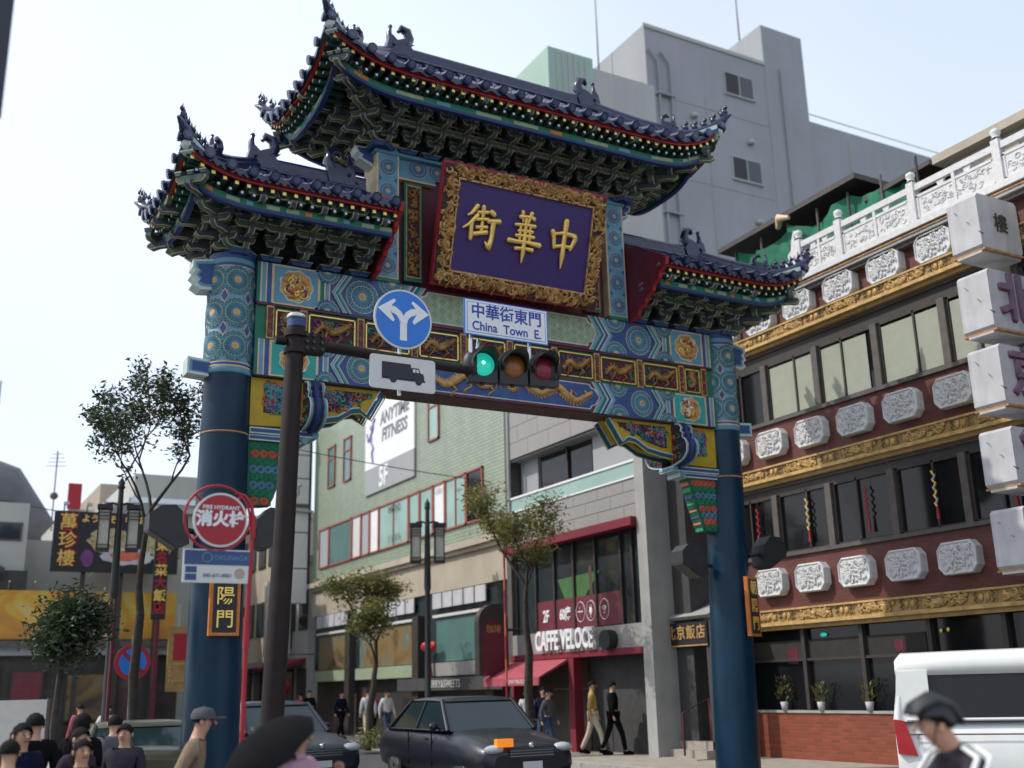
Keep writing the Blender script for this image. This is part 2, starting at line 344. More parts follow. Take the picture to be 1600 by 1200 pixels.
def scrolls(mb, x0, x1, z0, z1, y, n, mats, r=0.012, seed=1, size=0.09, wrap=None):
    rnd = random.Random(seed)
    for i in range(n):
        cx, cz = rnd.uniform(x0 + size * .4, x1 - size * .4), rnd.uniform(z0 + size * .4, z1 - size * .4)
        a = rnd.uniform(0, 2 * pi); turn = rnd.choice((-1, 1)) * rnd.uniform(3.0, 5.2); sz = size * rnd.uniform(.45, 1.0)
        pts = []; rs = []
        for k in range(8):
            t = k / 7; rr = sz * (1 - .78 * t)
            px = min(max(cx + rr * cos(a + turn * t), x0), x1); pz = min(max(cz + rr * sin(a + turn * t), z0), z1)
            p = W3(px, pz, y - r * .5 - rnd.uniform(0, r * .6), wrap); pts.append(p); rs.append(r * (0.5 + 1.0 * sin(pi * min(1, t * 1.1 + .1))))
        mb.tube(pts, rs, mats[i % len(mats)], 4, False)
    return mb
def rosette(mb, x, z, r, y, wrap=None, a='ltblue', b='green', c='blue', n=18, zlim=None):
    def clampz(zz): return zz if zlim is None else min(max(zz, zlim[0]), zlim[1])
    def dsc(rr, lay, mt, k=28):
        mb.add([W3(x + rr * cos(2 * pi * i / k), clampz(z + rr * sin(2 * pi * i / k)), y - lay, wrap) for i in range(k)], [tuple(range(k))], mt)
    def petals(r0, r1, lay, mt, fill, ph=0):
        for i in range(n):
            t = 2 * pi * (i + ph) / n; h = pi / n * fill
            rm = r0 + (r1 - r0) * .72
            pts = [(r0, -h), (rm, -h), (r1, -h * .45), (r1, h * .45), (rm, h), (r0, h)]
            q = [(x + rr * cos(t + d), z + rr * sin(t + d)) for rr, d in pts]
            if zlim and any(zz < zlim[0] or zz > zlim[1] for _, zz in q): continue
            mb.add([W3(px, pz, y - lay, wrap) for px, pz in q], [tuple(range(6))], mt)
    dsc(r, .002, 'cream'); dsc(r * .965, .004, c)
    petals(r * .68, r * .95, .006, a, .80); petals(r * .72, r * .90, .008, b, .40)
    dsc(r * .68, .008, 'cream'); dsc(r * .65, .010, b)
    petals(r * .24, r * .63, .012, a, .74); petals(r * .36, r * .58, .014, c, .34)
    dsc(r * .22, .014, 'cream'); dsc(r * .17, .018, 'goldp', 10)
    return mb
def vband(mb, xt, zc, hh, s, y, cols, wd, wrap=None):      # chevrons pointing to side s, tips starting at xt
    x = xt
    for c in cols:
        w_ = wd * (0.35 if c in ('cream', 'pale') else 1.0)
        for k in (-1, 1):
            pts = [(x, zc), (x + s * w_, zc), (x + s * w_ - s * hh * .62, zc + k * hh), (x - s * hh * .62, zc + k * hh)]
            mb.poly(pts if k * s > 0 else pts[::-1], y, c)
        x += s * w_
    return x
def dragon(mb, pts, r, y, mt, fin=True, seed=0):
    rnd = random.Random(seed); P = [Vector((p[0], y, p[1])) for p in pts]
    # resample
    Q = []
    for i in range(len(P) - 1):
        p0 = P[max(i - 1, 0)]; p1 = P[i]; p2 = P[i + 1]; p3 = P[min(i + 2, len(P) - 1)]
        for k in range(4):
            t = k / 4; Q.append(0.5 * ((2 * p1) + (-p0 + p2) * t + (2 * p0 - 5 * p1 + 4 * p2 - p3) * t * t + (-p0 + 3 * p1 - 3 * p2 + p3) * t ** 3))
    Q.append(P[-1]); n = len(Q)
    rs = [r * (0.30 + 0.75 * sin(pi * min(1, (i / (n - 1)) * .75 + .12))) for i in range(n)]
    mb.tube(Q, rs, mt, 6)
    for i in range(1, n - 1):
        d = (Q[i + 1] - Q[i - 1]).normalized(); nn = Vector((-d.z, 0, d.x))
        if fin:
            a = Q[i] + nn * rs[i] * .7; b = Q[i] + nn * rs[i] * 1.9 - d * rs[i] * .6
            mb.add([tuple(a - d * rs[i] * .5), tuple(a + d * rs[i] * .5), tuple(b)], [(0, 1, 2)], mt)
        if i % max(4, n // 4) == 2:
            k = -1; el = Q[i] + nn * k * rs[i] * 2.2 + d * rs[i]; ft = el + Vector((-d.x * 1.6, 0, -abs(d.z) - .5)) * rs[i] * 1.2
            mb.tube([Q[i], el, ft], [rs[i] * .6, rs[i] * .4, rs[i] * .25], mt, 4)
            for c in (-.8, 0, .8):
                e = ft + Vector((cos(c - 1.2), 0, sin(c - 1.2))) * rs[i] * 1.1; mb.tube([ft, e], [rs[i] * .2, rs[i] * .05], mt, 3)
    h = Q[-1]; d = (Q[-1] - Q[-3]).normalized()
    mb.sph(h, (r * 1.1, r * .8, r * .9), mt, 8, 5); mb.sph(h + d * r * 1.2, (r * .8, r * .6, r * .45), mt, 6, 4)
    for c in (-1.0, -.4, .3, .9, 1.7, 2.4):
        e = h + Vector((cos(atan2(d.z, d.x) + c + pi), 0, sin(atan2(d.z, d.x) + c + pi))) * r * 2.4; mb.tube([h, (h + e) / 2 + Vector((0, 0, r * .3)), e], [r * .35, r * .25, r * .05], mt, 4)
    return mb

# ------------------------------------------------------------------ setting: ground, road, pavements
g = MB(); g.add([(-400, -400, -0.03), (700, -400, -0.03), (700, 900, -0.03), (-400, 900, -0.03)], [(0, 1, 2, 3)], 'asphalt'); struct('ground', g)
g = MB(); g.add([(4.6, 15, 0), (12.0, 15, 0), (12.0, 80, 0), (4.6, 80, 0)], [(0, 1, 2, 3)], 'asphalt'); g.add([(-60, 4, 0), (60, 4, 0), (60, 15, 0), (-60, 15, 0)], [(0, 1, 2, 3)], 'asphalt'); struct('road', g)
g = MB(); g.box(12.15, 30, 12.5, 90, -0.02, 0.13, 'paving'); struct('pavement_right', g)
g = MB(); g.box(-30, 4.45, 15.5, 33, -0.02, 0.13, 'paving'); struct('pavement_left', g)
g = MB(); g.box(-30, 30, -8, 3.0, -0.02, 0.13, 'paving'); struct('pavement_near', g)
g = MB()
for a in range(0, 60): g.box(12.0, 12.15, 15 + a * 1.0, 15.985 + a * 1.0, -0.02, 0.142, 'kerb')
struct('kerb_right', g)
g = MB()
for a in range(0, 18): g.box(4.45, 4.6, 15.5 + a, 16.485 + a, -0.02, 0.142, 'kerb')
struct('kerb_left', g)
g = MB()
for i in range(9): g.add([(4.9 + i * .8, 10.6, .004), (5.35 + i * .8, 10.6, .004), (5.35 + i * .8, 14.2, .004), (4.9 + i * .8, 14.2, .004)], [(0, 1, 2, 3)], 'line')
g.add([(4.9, 15.9, .004), (8.2, 15.9, .004), (8.2, 16.3, .004), (4.9, 16.3, .004)], [(0, 1, 2, 3)], 'line')
struct('road_marking', g)

# ------------------------------------------------------------------ the gate
GX = 8.26
gate = thing('chinatown_gate', 'huge painted Chinese paifang gate with navy columns and a purple plaque, spanning the street', 'gate', (GX, 15, 0))
HS = 4.50; YF = -0.25
def colx(s, z):                        # slight inward lean towards the foot
    return s * HS - (0.20 * (1 - z / 6.0) if s > 0 and z < 6 else 0)
for s in (-1, 1):
    c = MB()
    n = 32; rings = [(0.0, .375), (0.5, .375), (3.0, .355), (5.95, .325)]
    vs = [(colx(s, z) + r * cos(2 * pi * j / n), r * sin(2 * pi * j / n), z) for z, r in rings for j in range(n)]
    fs = [(i * n + j, i * n + (j + 1) % n, (i + 1) * n + (j + 1) % n, (i + 1) * n + j) for i in range(len(rings) - 1) for j in range(n)]
    c.add(vs, fs, 'lacquer', True)
    col = part('column', c, gate)
    b = MB(); b.lathe((colx(s, 0), 0, 0), [(.46, 0.0), (.48, .05), (.46, .10), (.40, .14), (.38, .15)], 'stone', 28); part('column_base', b, col)
    b = MB(); b.lathe((colx(s, 5.1), 0, 5.1), [(.337, -.012), (.342, -.008), (.342, .008), (.337, .012)], 'rust', 32); part('seam_ring', b, col)
    # painted head of the column, wrapped with rosettes
    h = MB(); cx = s * HS; rad = .325
    h.lathe((cx, 0, 5.95), [(rad + .004, 0), (rad + .02, .02), (rad + .02, .06)], 'ltblue', 32)
    h.lathe((cx, 0, 5.95), [(rad + .02, .06), (rad + .006, .075), (rad + .006, 1.62)], 'ltblue', 32)
    for z0, z1, k in ((6.03, 6.055, 'cream'), (6.055, 6.09, 'blue'), (6.09, 6.105, 'cream'), (7.53, 7.545, 'cream'), (7.545, 7.59, 'blue'), (7.59, 7.66, 'ltblue'), (7.66, 7.75, 'blue')):
        h.lathe((cx, 0, 0), [(rad + .012, z0), (rad + .012, z1)], k, 32)
    h.lathe((cx, 0, 7.75), [(rad + .012, 0), (0, .0)], 'blue', 32)
    hd_ = part('column_head', h, gate)
    for kk in range(6):
        for zz in (6.335, 6.83, 7.325):
            ro = MB(); rosette(ro, 0, zz, .225, -.012, (cx, rad, kk * pi / 3), c='blue', n=20); part('rosette', ro, hd_)
    d = MB()
    for kk in range(6):
        for zz in (6.585, 7.075):
            for q, sz in (('cream', .062), ('blue', .048)):
                d.add([W3(u * sz + rad * pi / 6, zz + v * sz * 1.9, -.014 - (.004 if q == 'blue' else 0), (cx, rad, kk * pi / 3)) for u, v in ((-1, 0), (0, -1), (1, 0), (0, 1))], [(0, 1, 2, 3)], q)
    part('diamond_motif', d, hd_, kind='stuff')
    # scrolled beam ends sticking out past the column
    for z0, z1, nm in ((7.17, 7.66, 0), (5.90, 6.14, 1)):
        e = MB(); x0 = s * (HS + .30); x1 = s * (HS + .60)
        if nm == 0:
            pts = [(x0, z1), (x1, z1 - .05), (x1, z1 - .16), (x1 - s * .05, z1 - .2), (x1 + s * .01, z1 - .28), (x1 - s * .06, z1 - .34), (x1 - s * .01, z1 - .42), (x1 - s * .12, z0), (x0, z0 + .02)]
            pi_ = [(x0, z1 - .03), (x1 - s * .04, z1 - .08), (x1 - s * .04, z1 - .15), (x1 - s * .1, z1 - .2), (x1 - s * .05, z1 - .28), (x1 - s * .11, z1 - .34), (x1 - s * .07, z1 - .4), (x1 - s * .14, z0 + .05), (x0, z0 + .06)]
        else:
            pts = [(x0, z1), (x1, z1 + .02), (x1, z0 + .02), (x0, z0)]; pi_ = [(x0, z1 - .03), (x1 - s * .03, z1 - .015), (x1 - s * .03, z0 + .055), (x0, z0 + .035)]
        if s < 0: pts = pts[::-1]; pi_ = pi_[::-1]
        e.prism(pts[::-1], 'y', -.14, .14, 'pale'); e.poly(pi_, -.144, 'ltblue'); e.poly([(x0 + (p[0] - x0) * .86, (z0 + z1) / 2 + (p[1] - (z0 + z1) / 2) * .8) for p in pi_], -.148, 'blue')
        part('beam_end', e, gate)
    # name plate on the column: 朝陽門
    pl = MB(); ax = colx(s, 2.85)
    ang = (0.0 if s < 0 else 0.42)
    pl.box(-.20, .20, -.05, .02, -.50, .50, 'orange')
    pl.box(-.155, .155, -.058, -.05, -.455, .455, 'black')
    pl.box(-.185, .185, -.056, -.05, -.485, -.470, 'goldp'); pl.box(-.185, .185, -.056, -.05, .470, .485, 'goldp')
    plo = part('name_plate', pl, gate, (ax + .40 * sin(ang), -.40 * cos(ang), 2.83), (0, 0, ang))
    for i, ch in enumerate('朝陽門'): text(ch, .25, 'goldb', plo, (0, -.062, .30 - i * .30), ext=.004, off=.002)
# --- beams
def beam(z0, z1, kind):
    zc = (z0 + z1) / 2; hh = (z1 - z0) / 2
    b = MB(); b.box(-4.2, 4.2, -.25, .25, z0 + .006, z1, 'blue')
    b.box(-4.19, 4.19, -.246, .246, z0 - .004, z0 + .006, 'brown')
    bm = part('upper_beam' if kind == 'u' else 'lower_beam', b, gate)
    for f in (1, -1):               # front and rear faces
        for s in (-1, 1):
            p = MB(); Y = -.254
            x = 4.20
            for c, wd in (('green', .05), ('cream', .02), ('ltblue', .06), ('cream', .018), ('blue', .07), ('cream', .018)):
                p.box(s * x, s * (x - wd), Y - .004, -.25, z0 + .01, z1 - .005, c); x -= wd
            xr = x; xl = 3.26
            p.box(s * xr, s * xl, Y - .004, -.25, z0 + .01, z1 - .005, 'cream')
            p.box(s * (xr - .02), s * (xl + .02), Y - .010, -.25, z0 + .035, z1 - .03, 'ltblue' if kind == 'u' else 'teal')
            x = xl
            for c, wd in (('cream', .018), ('green' if kind == 'u' else 'blue', .065), ('cream', .018), ('ltblue', .055), ('cream', .018)):
                p.box(s * x, s * (x - wd), Y - .004, -.25, z0 + .01, z1 - .005, c); x -= wd
            p.box(s * x, s * 1.45, Y, -.25, z0 + .01, z1 - .005, 'blue')
            st = part('painted_band', p, bm, rot=(0, 0, 0 if f == 1 else pi))
            # roundel with dragon
            r_ = MB(); cx = s * (xl + xr) / 2; rr = hh * .80
            pts = [(cx + rr * (1 + .05 * cos(9 * t)) * cos(t) * 1.02, zc + rr * (1 + .05 * cos(9 * t)) * sin(t)) for t in [2 * pi * i / 54 for i in range(54)]]
            r_.poly(pts, Y - .013, 'pale'); r_.poly([(cx + (q[0] - cx) * .93, zc + (q[1] - zc) * .93) for q in pts], Y - .017, 'goldp')
            scrolls(r_, cx - rr * .72, cx + rr * .72, zc - rr * .72, zc + rr * .72, Y - .016, 26, ['goldb', 'goldp', 'white' if kind != 'u' else 'goldb', 'orange', 'violet'], .013, int(90 + cx * 10 + z0), .11)
            part('dragon_roundel', r_, bm, rot=(0, 0, 0 if f == 1 else pi))
            # rosettes
            for (dx, dz, rad_) in ((2.57, 0, hh * .84), (2.08, hh * .98, hh * .72), (2.08, -hh * .98, hh * .72), (3.13, hh * 1.0, hh * .62), (3.13, -hh * 1.0, hh * .62)):
                ro = MB(); rosette(ro, s * dx, zc + dz, rad_, Y, c='green' if kind == 'u' else 'blue', b='blue' if kind == 'u' else 'green', n=18, zlim=(z0 + .012, z1 - .007))
                part('rosette', ro, bm, rot=(0, 0, 0 if f == 1 else pi))
            for xv, cols, wd in ((1.70, ['cream', 'ltblue', 'green', 'pale', 'blue', 'cream', 'ltblue'], .062), (2.93, ['cream', 'ltblue', 'green', 'pale', 'ltblue', 'cream'], .034)):
                cv = MB(); vband(cv, s * xv, zc, hh - .01, s, Y - .022, cols, wd); part('chevron', cv, bm, rot=(0, 0, 0 if f == 1 else pi))
        # long centre cartouche
        c = MB(); Y = -.284
        def ogee(L, h_):
            q = [(L - .17, h_), (L - .13, h_ * .72), (L - .06, h_ * .62), (L - .02, h_ * .34), (L + .03, 0)]
            right = q + [(x, -z) for x, z in q[-2::-1]]
            return [(x, zc + z) for x, z in right] + [(-x, zc + z) for x, z in right[::-1]]
        c.box(-1.50, 1.50, -.28, -.25, z0 + .012, z1 - .007, 'maroon')
        c.poly([(1.5, z0 + .012), (1.5, z1 - .007), (1.72, zc)][::-1], -.278, 'maroon'); c.poly([(-1.5, z0 + .012), (-1.5, z1 - .007), (-1.72, zc)], -.278, 'maroon')
        c.poly(ogee(1.66, hh * .80)[::-1], Y, 'pale'); c.poly(ogee(1.64, hh * .74)[::-1], Y - .004, 'palegreen' if kind == 'u' else 'blue')
        if kind != 'u':
            pass
        cr = part('cartouche', c, bm, rot=(0, 0, 0 if f == 1 else pi))
        d = MB()
        if kind == 'u':
            nx = 23; 
            for i in range(nx):
                for j in range(3):
                    x = -1.5 + i * 3.0 / (nx - 1); z = zc + (j - 1) * .135 + (.0675 if i % 2 else 0) - .03
                    if abs(z - zc) > hh * .70: continue
                    for k in range(8):
                        t = k * pi / 4; L = .058 if k % 2 == 0 else .042
                        dx, dz = cos(t) * L, sin(t) * L
                        d.add([(x + dx * .2, Y - .006, z + dz * .2), (x + dx * .6 + dz * .22, Y - .008, z + dz * .6 - dx * .22), (x + dx, Y - .006, z + dz), (x + dx * .6 - dz * .22, Y - .008, z + dz * .6 + dx * .22)], [(0, 1, 2, 3)], 'teal' if k % 2 == 0 else 'goldp')
                    for dx, dz in ((.065, .0),):
                        d.add([(x + dx - .012, Y - .007, z), (x + dx, Y - .007, z - .012), (x + dx + .012, Y - .007, z), (x + dx, Y - .007, z + .012)], [(0, 1, 2, 3)], 'cream')
            o = part('lattice_flowers', d, cr, kind='stuff')
        else:
            for s in (-1, 1):
                P = [(s * 1.52, zc + .07), (s * 1.36, zc - .02), (s * 1.20, zc - .10), (s * 1.02, zc - .02), (s * .86, zc + .09), (s * .66, zc + .02), (s * .52, zc - .05), (s * .36, zc + .02), (s * .26, zc + .05)]
                dd_ = MB(); dragon(dd_, P, .060, Y - .012, 'goldp', seed=3); part('painted_dragon', dd_, cr)
            pr = MB(); pr.sph((0, Y - .01, zc + .02), (.06, .02, .06), 'goldp', 10, 6)
            for k in range(9):
                t = pi * .9 + k * (1.2 * pi / 8); pr.tube([(0, Y - .01, zc), (cos(t) * .09, Y - .012, zc + sin(t) * .07), (cos(t) * .13, Y - .01, zc + sin(t) * .13 + .03)], [.02, .014, .004], 'goldp', 4)
            part('painted_pearl', pr, cr)
    return bm
beam(7.07, 7.70, 'u'); beam(5.97, 6.52, 'l')
# --- carved band between the beams
b = MB(); b.box(-4.19, 4.19, -.205, .205, 6.52, 7.07, 'green'); b.box(-4.19, 4.19, -.25, .25, 7.045, 7.07, 'maroon')
band = part('carved_band', b, gate)
divs = [0, .845, 1.69, 2.58, 3.48, 3.98]
for f in (0, pi):
    for s in (-1, 1):
        for i, dx in enumerate(divs):
            if dx == 0 and s > 0: continue
            d = MB(); d.box(s * dx - .055, s * dx + .055, -.245, -.205, 6.535, 7.04, 'goldp'); d.box(s * dx - .038, s * dx + .038, -.250, -.245, 6.56, 7.015, 'maroon')
            scrolls(d, s * dx - .03, s * dx + .03, 6.58, 7.0, -.25, 9, ['gold'], .008, 5 + i, .04); part('carved_post', d, band, rot=(0, 0, f))
        for i in range(5):
            x0, x1 = divs[i] + .085, divs[i + 1] - .085
            if s < 0: x0, x1 = -x1, -x0
            p = MB(); z0, z1 = 6.575, 7.0
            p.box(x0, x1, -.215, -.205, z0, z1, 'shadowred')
            for a in ((x0, x1, z0, z0 + .018), (x0, x1, z1 - .018, z1), (x0, x0 + .018, z0, z1), (x1 - .018, x1, z0, z1)): p.box(a[0], a[1], -.232, -.215, a[2], a[3], 'goldb')
            scrolls(p, x0 + .04, x1 - .04, z0 + .035, z1 - .035, -.215, int(30 * (x1 - x0) + 8), ['violet', 'blue', 'vgreen', 'red'], .012, i * 7 + s, .07)
            W = x1 - x0
            if W > .5: dragon(p, [(x0 + W * .12, z0 + .12), (x0 + W * .3, z0 + .26), (x0 + W * .5, z0 + .17), (x0 + W * .68, z0 + .22), (x0 + W * .82, z0 + .30)], .05, -.238, 'gold', seed=i)
            else: dragon(p, [(x0 + W * .3, z0 + .08), (x0 + W * .6, z0 + .18), (x0 + W * .4, z0 + .28), (x0 + W * .5, z0 + .35)], .045, -.238, 'gold', seed=i)
            part('carved_panel', p, band, rot=(0, 0, f))
# --- corbel boards, projecting brackets and cloud wings below the beam
for s in (-1, 1):
    for f in (1, -1):
        c = MB(); kx = 1.0 if s > 0 else .868; T = lambda L: [(s * (4.2 - (4.2 - x) * kx), z) for x, z in L]
        oc = lambda L: (L if s > 0 else L[::-1])
        out = [(1.93, 5.955), (2.19, 5.56), (2.30, 5.66), (2.45, 5.64), (2.69, 5.50), (3.00, 5.44), (3.35, 5.40), (3.55, 5.27), (4.20, 5.25), (4.20, 5.955)]
        y0, y1 = (-.16, -.05) if f == 1 else (.05, .16)
        c.prism(oc(T(out)), 'y', y0, y1, 'yellow')
        cb = part('corbel_board', c, gate)
        yy = y0 if f == 1 else y1; sg = -1 if f == 1 else 1
        e = MB()
        edge = [(1.93, 5.955), (2.19, 5.56), (2.30, 5.66), (2.45, 5.64), (2.69, 5.50), (3.00, 5.44), (3.35, 5.40)]
        for k, (q, dz, r_) in enumerate((('pale', 0, .014), ('blue', -.03, .022), ('green', -.06, .02), ('cream', -.085, .010))):
            e.tube([(s * (4.2 - (4.2 - x) * kx - (.03 * k if i < 2 else 0)), yy + sg * .01, z + dz) for i, (x, z) in enumerate(edge)], r_, q, 5)
        part('corbel_edge', e, cb)
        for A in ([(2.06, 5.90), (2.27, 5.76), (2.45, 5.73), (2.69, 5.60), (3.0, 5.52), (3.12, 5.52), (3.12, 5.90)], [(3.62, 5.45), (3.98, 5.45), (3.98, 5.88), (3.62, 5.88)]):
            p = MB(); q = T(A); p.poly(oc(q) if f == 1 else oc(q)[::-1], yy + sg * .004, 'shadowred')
            xs = [a for a, _ in q]; zs = [z for _, z in q]
            rnd = random.Random(4)
            for k in range(230):
                x = rnd.uniform(min(xs) + .03, max(xs) - .03); z = rnd.uniform(min(zs), max(zs))
                zl = 5.45 if A[0][0] > 3 else max(5.54, 5.74 - .30 * max(0, abs(x) - 2.25)); zh = 5.87 if A[0][0] > 3 else 5.87
                ax = 4.2 - (4.2 - abs(x)) / kx
                if ax < 2.3 and z < 5.93 - (ax - 2.05) * .6: zl = 5.87 - (ax - 2.05) * .55
                if z < zl + .03 or z > zh: continue
                tt = rnd.uniform(0, 6.28); R_ = rnd.uniform(.03, .06)
                p.tube([(x + R_ * (1 - .1 * j) * cos(tt + j * .7), yy + sg * (.012 + .004 * (k % 3)), z + R_ * (1 - .1 * j) * sin(tt + j * .7)) for j in range(8)], [.006, .011, .013, .013, .012, .010, .008, .005], ['vgreen', 'red', 'blue', 'violet', 'salmon', 'teal'][k % 6], 4, False)
            part('carved_relief', p, cb)
        # bracket head that projects towards the street
        if f == 1 or True:
            br = MB(); sgn = sg
            prof = [(a_ * .85, b__) for a_, b__ in ((0.0, 5.93), (.16, 5.93), (.30, 5.90), (.36, 5.84), (.33, 5.78), (.40, 5.74), (.38, 5.66), (.46, 5.62), (.52, 5.52), (.50, 5.40), (.42, 5.32), (.30, 5.27), (.16, 5.24), (0.0, 5.22))]
            P = [(yy + sgn * a, z) for a, z in prof]
            if sgn < 0: P = P[::-1]
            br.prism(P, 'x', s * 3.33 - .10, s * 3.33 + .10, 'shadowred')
            bo = part('bracket_head', br, gate)
            rim = MB()
            for xx in (-.10, .10):
                rim.tube([(s * 3.33 + xx, yy + sgn * a, z) for a, z in prof[1:]], .020, 'ltblue', 5); rim.tube([(s * 3.33 + xx * 1.22, yy + sgn * (a + .005), z) for a, z in prof[1:]], .012, 'pale', 4)
            rim.tube([(s * 3.33, yy + sgn * a, z) for a, z in prof[1:]], .045, 'blued', 5)
            part('bracket_rim', rim, bo)
            sc_ = MB()
            for xx, dd in ((-.104, -1), (.104, 1)):
                for k in range(9):
                    cy, cz = yy + sgn * (.08 + .12 * (k % 3)), 5.36 + .17 * (k // 3)
                    sc_.tube([(s * 3.33 + xx + dd * .01, cy + .055 * (1 - .1 * j) * cos(j * .8 + k), cz + .055 * (1 - .1 * j) * sin(j * .8 + k)) for j in range(8)], .012, ['salmon', 'vgreen', 'violet'][k % 3], 4, False)
            part('bracket_scroll', sc_, bo)
    # stepped blue blocks
    st = MB()
    for x0, x1, z0, z1, yd in ((3.20, 4.20, 5.13, 5.22, .20), (3.35, 4.20, 5.04, 5.12, .17)):
        st.box(s * x0, s * x1, -yd, yd, z0, z1, 'pale'); st.box(s * (x0 + .03), s * (x1 - .01), -yd - .006, yd + .006, z0 + .02, z1 - .02, 'blue')
    for x, z in ((3.24, 5.17), (3.40, 5.08)): st.cyl((s * x, -.21, z), (s * x, .21, z), .05, .05, 'ltblue', 12)
    part('stepped_block', st, gate)
    # cloud wing
    wg = MB(); W_ = [(4.22, 5.03), (3.55, 5.03), (3.62, 4.85), (3.70, 4.55), (3.82, 4.20), (3.88, 4.13), (4.22, 4.10)]
    q = [(s * x, z) for x, z in W_]; wg.prism(q if s < 0 else q[::-1], 'y', -.12, .12, 'vgreend'); wo = part('cloud_wing', wg, gate)
    rows = ['salmon', 'vgreen', 'blue', 'vgreen', 'salmon', 'blue', 'salmon', 'vgreen'] if s > 0 else ['vgreen', 'salmon', 'vgreen', 'blue', 'vgreen', 'blue', 'vgreen', 'salmon']
    for i, rc in enumerate(rows):
        z = 4.965 - i * .112; xi = 3.60 + max(0, (5.03 - z)) * .33; r_ = MB()
        for f in (-1, 1):
            nsw = max(2, int((4.18 - xi) / .11))
            for k in range(nsw):
                cx = xi + .06 + k * (4.16 - xi) / nsw
                for rr in (.052, .030):
                    r_.tube([(s * (cx + rr * cos(j * .62)), f * .128, z + rr * sin(j * .62)) for j in range(11)], .0085, {'blue': 'ltblue'}.get(rc, rc), 4, False)
                r_.add([(s * (cx - .05), f * .1225, z - .05), (s * (cx + .05), f * .1225, z - .05), (s * (cx + .05), f * .1225, z + .05), (s * (cx - .05), f * .1225, z + .05)], [(0, 1, 2, 3)], rc + 'd')
        r_.box(s * (xi - .05), s * (xi + .02), -.10, .10, z - .05, z + .05, rc)
        part('cloud_row', r_, wo)
# --- upper posts, wall and plaque
for s in (-1, 1):
    p = MB(); x = s * 2.17; p.box(x - .19, x + .19, -.27, .27, 7.70, 10.1, 'cream'); p.box(x - .165, x + .165, -.275, .275, 7.78, 10.05, 'ltblue')
    p.box(x - .20, x + .20, -.28, .28, 7.70, 7.76, 'green')
    po = part('upper_post', p, gate)
    for f in (0, pi):
        for k in range(5):
            ro = MB(); rosette(ro, x, 7.97 + k * .42, .148, -.277, c='blue', b='blue', n=18); part('rosette', ro, po, rot=(0, 0, f), loc=(0, 0, 0) if f == 0 else (2 * x, 0, 0))
        dm = MB()
        for k in range(4):
            for sx in (-1, 1): dm.poly([(x + sx * .15, 8.18 + k * .42 - .05), (x + sx * .10, 8.18 + k * .42), (x + sx * .15, 8.18 + k * .42 + .05)][::-sx], -.279, 'blue')
        part('diamond_motif', dm, po, kind='stuff', rot=(0, 0, f), loc=(0, 0, 0) if f == 0 else (2 * x, 0, 0))
    # blue scroll bracket at the head of the post
    e = MB(); e.prism([(x + s * .19, 10.02), (x + s * .50, 10.0), (x + s * .47, 9.9), (x + s * .40, 9.86), (x + s * .44, 9.79), (x + s * .19, 9.68)][::s], 'y', -.12, .12, 'pale')
    e.poly([(x + s * .19, 9.99), (x + s * .46, 9.97), (x + s * .43, 9.9), (x + s * .36, 9.86), (x + s * .39, 9.81), (x + s * .19, 9.73)][::s], -.124, 'blue'); part('post_bracket', e, po)
b = MB(); b.box(-2.0, 2.0, -.10, .10, 7.70, 10.05, 'maroon'); wall = part('upper_wall', b, gate)
for s in (-1, 1):
    t = MB(); x0, x1 = s * 1.965, s * 1.30
    t.box(x0, x1, -.20, -.10, 9.56, 9.98, 'ltblue'); rosette(t, s * 1.62, 9.77, .17, -.203, c='blue', b='blue'); rosette(t, s * 1.28, 9.77, .15, -.2, c='blue', b='blue')
    t.box(x0, x1, -.205, -.10, 9.53, 9.56, 'cream'); part('blue_head_panel', t, wall)
    t = MB(); cx = s * 1.70; t.box(cx - .155, cx + .155, -.20, -.10, 7.80, 9.50, 'green'); t.box(cx - .125, cx + .125, -.212, -.2, 7.86, 9.45, 'goldp'); t.box(cx - .11, cx + .11, -.216, -.212, 7.88, 9.43, 'shadowred')
    scrolls(t, cx - .10, cx + .10, 7.9, 9.41, -.216, 70, ['gold'], .012, 21, .07); part('carved_strip', t, wall)
# plaque, leaning forward
tilt = atan2(.53, 1.9)
pq = MB(); W0, H0 = 1.53, .985
pq.box(-W0, W0, .0, .10, -H0, H0, 'red'); pqo = part('plaque', pq, gate, (0, -.77, 8.64), (tilt, 0, 0))
fld = MB(); fld.box(-1.25, 1.25, -.012, -.001, -.72, .72, 'purple'); part('plaque_field', fld, pqo)
fr = MB()
for a in ((-W0 + .03, W0 - .03, .75, H0 - .05), (-W0 + .03, W0 - .03, -H0 + .03, -.75), (-W0 + .03, -1.27, -.75, .75), (1.27, W0 - .03, -.75, .75)): fr.box(a[0], a[1], -.03, -.001, a[2], a[3], 'shadowred')
for a in ((-1.27, 1.27, .72, .75), (-1.27, 1.27, -.75, -.72), (-1.27, -1.25, -.72, .72), (1.25, 1.27, -.72, .72)): fr.box(a[0], a[1], -.045, -.001, a[2], a[3], 'goldp')
fo = part('plaque_frame', fr, pqo)
cv = MB()
for a, n_, sd in (((-W0 + .03, W0 - .03, .74, H0 - .04), 150, 1), ((-W0 + .03, W0 - .03, -H0 + .02, -.74), 150, 2), ((-W0 + .03, -1.25, -.75, .75), 78, 3), ((1.25, W0 - .03, -.75, .75), 78, 4)): scrolls(cv, a[0], a[1], a[2], a[3], -.032, n_, ['gold', 'goldp'], .017, sd, .10)
for k in range(7): dragon(cv, [(-1.35 + k * .4, .86), (-1.26 + k * .4, .93), (-1.16 + k * .4, .82), (-1.05 + k * .4, .88)], .035, -.05, 'gold', seed=k); dragon(cv, [(-1.35 + k * .4, -.86), (-1.26 + k * .4, -.80), (-1.16 + k * .4, -.92), (-1.05 + k * .4, -.86)], .035, -.05, 'gold', seed=k)
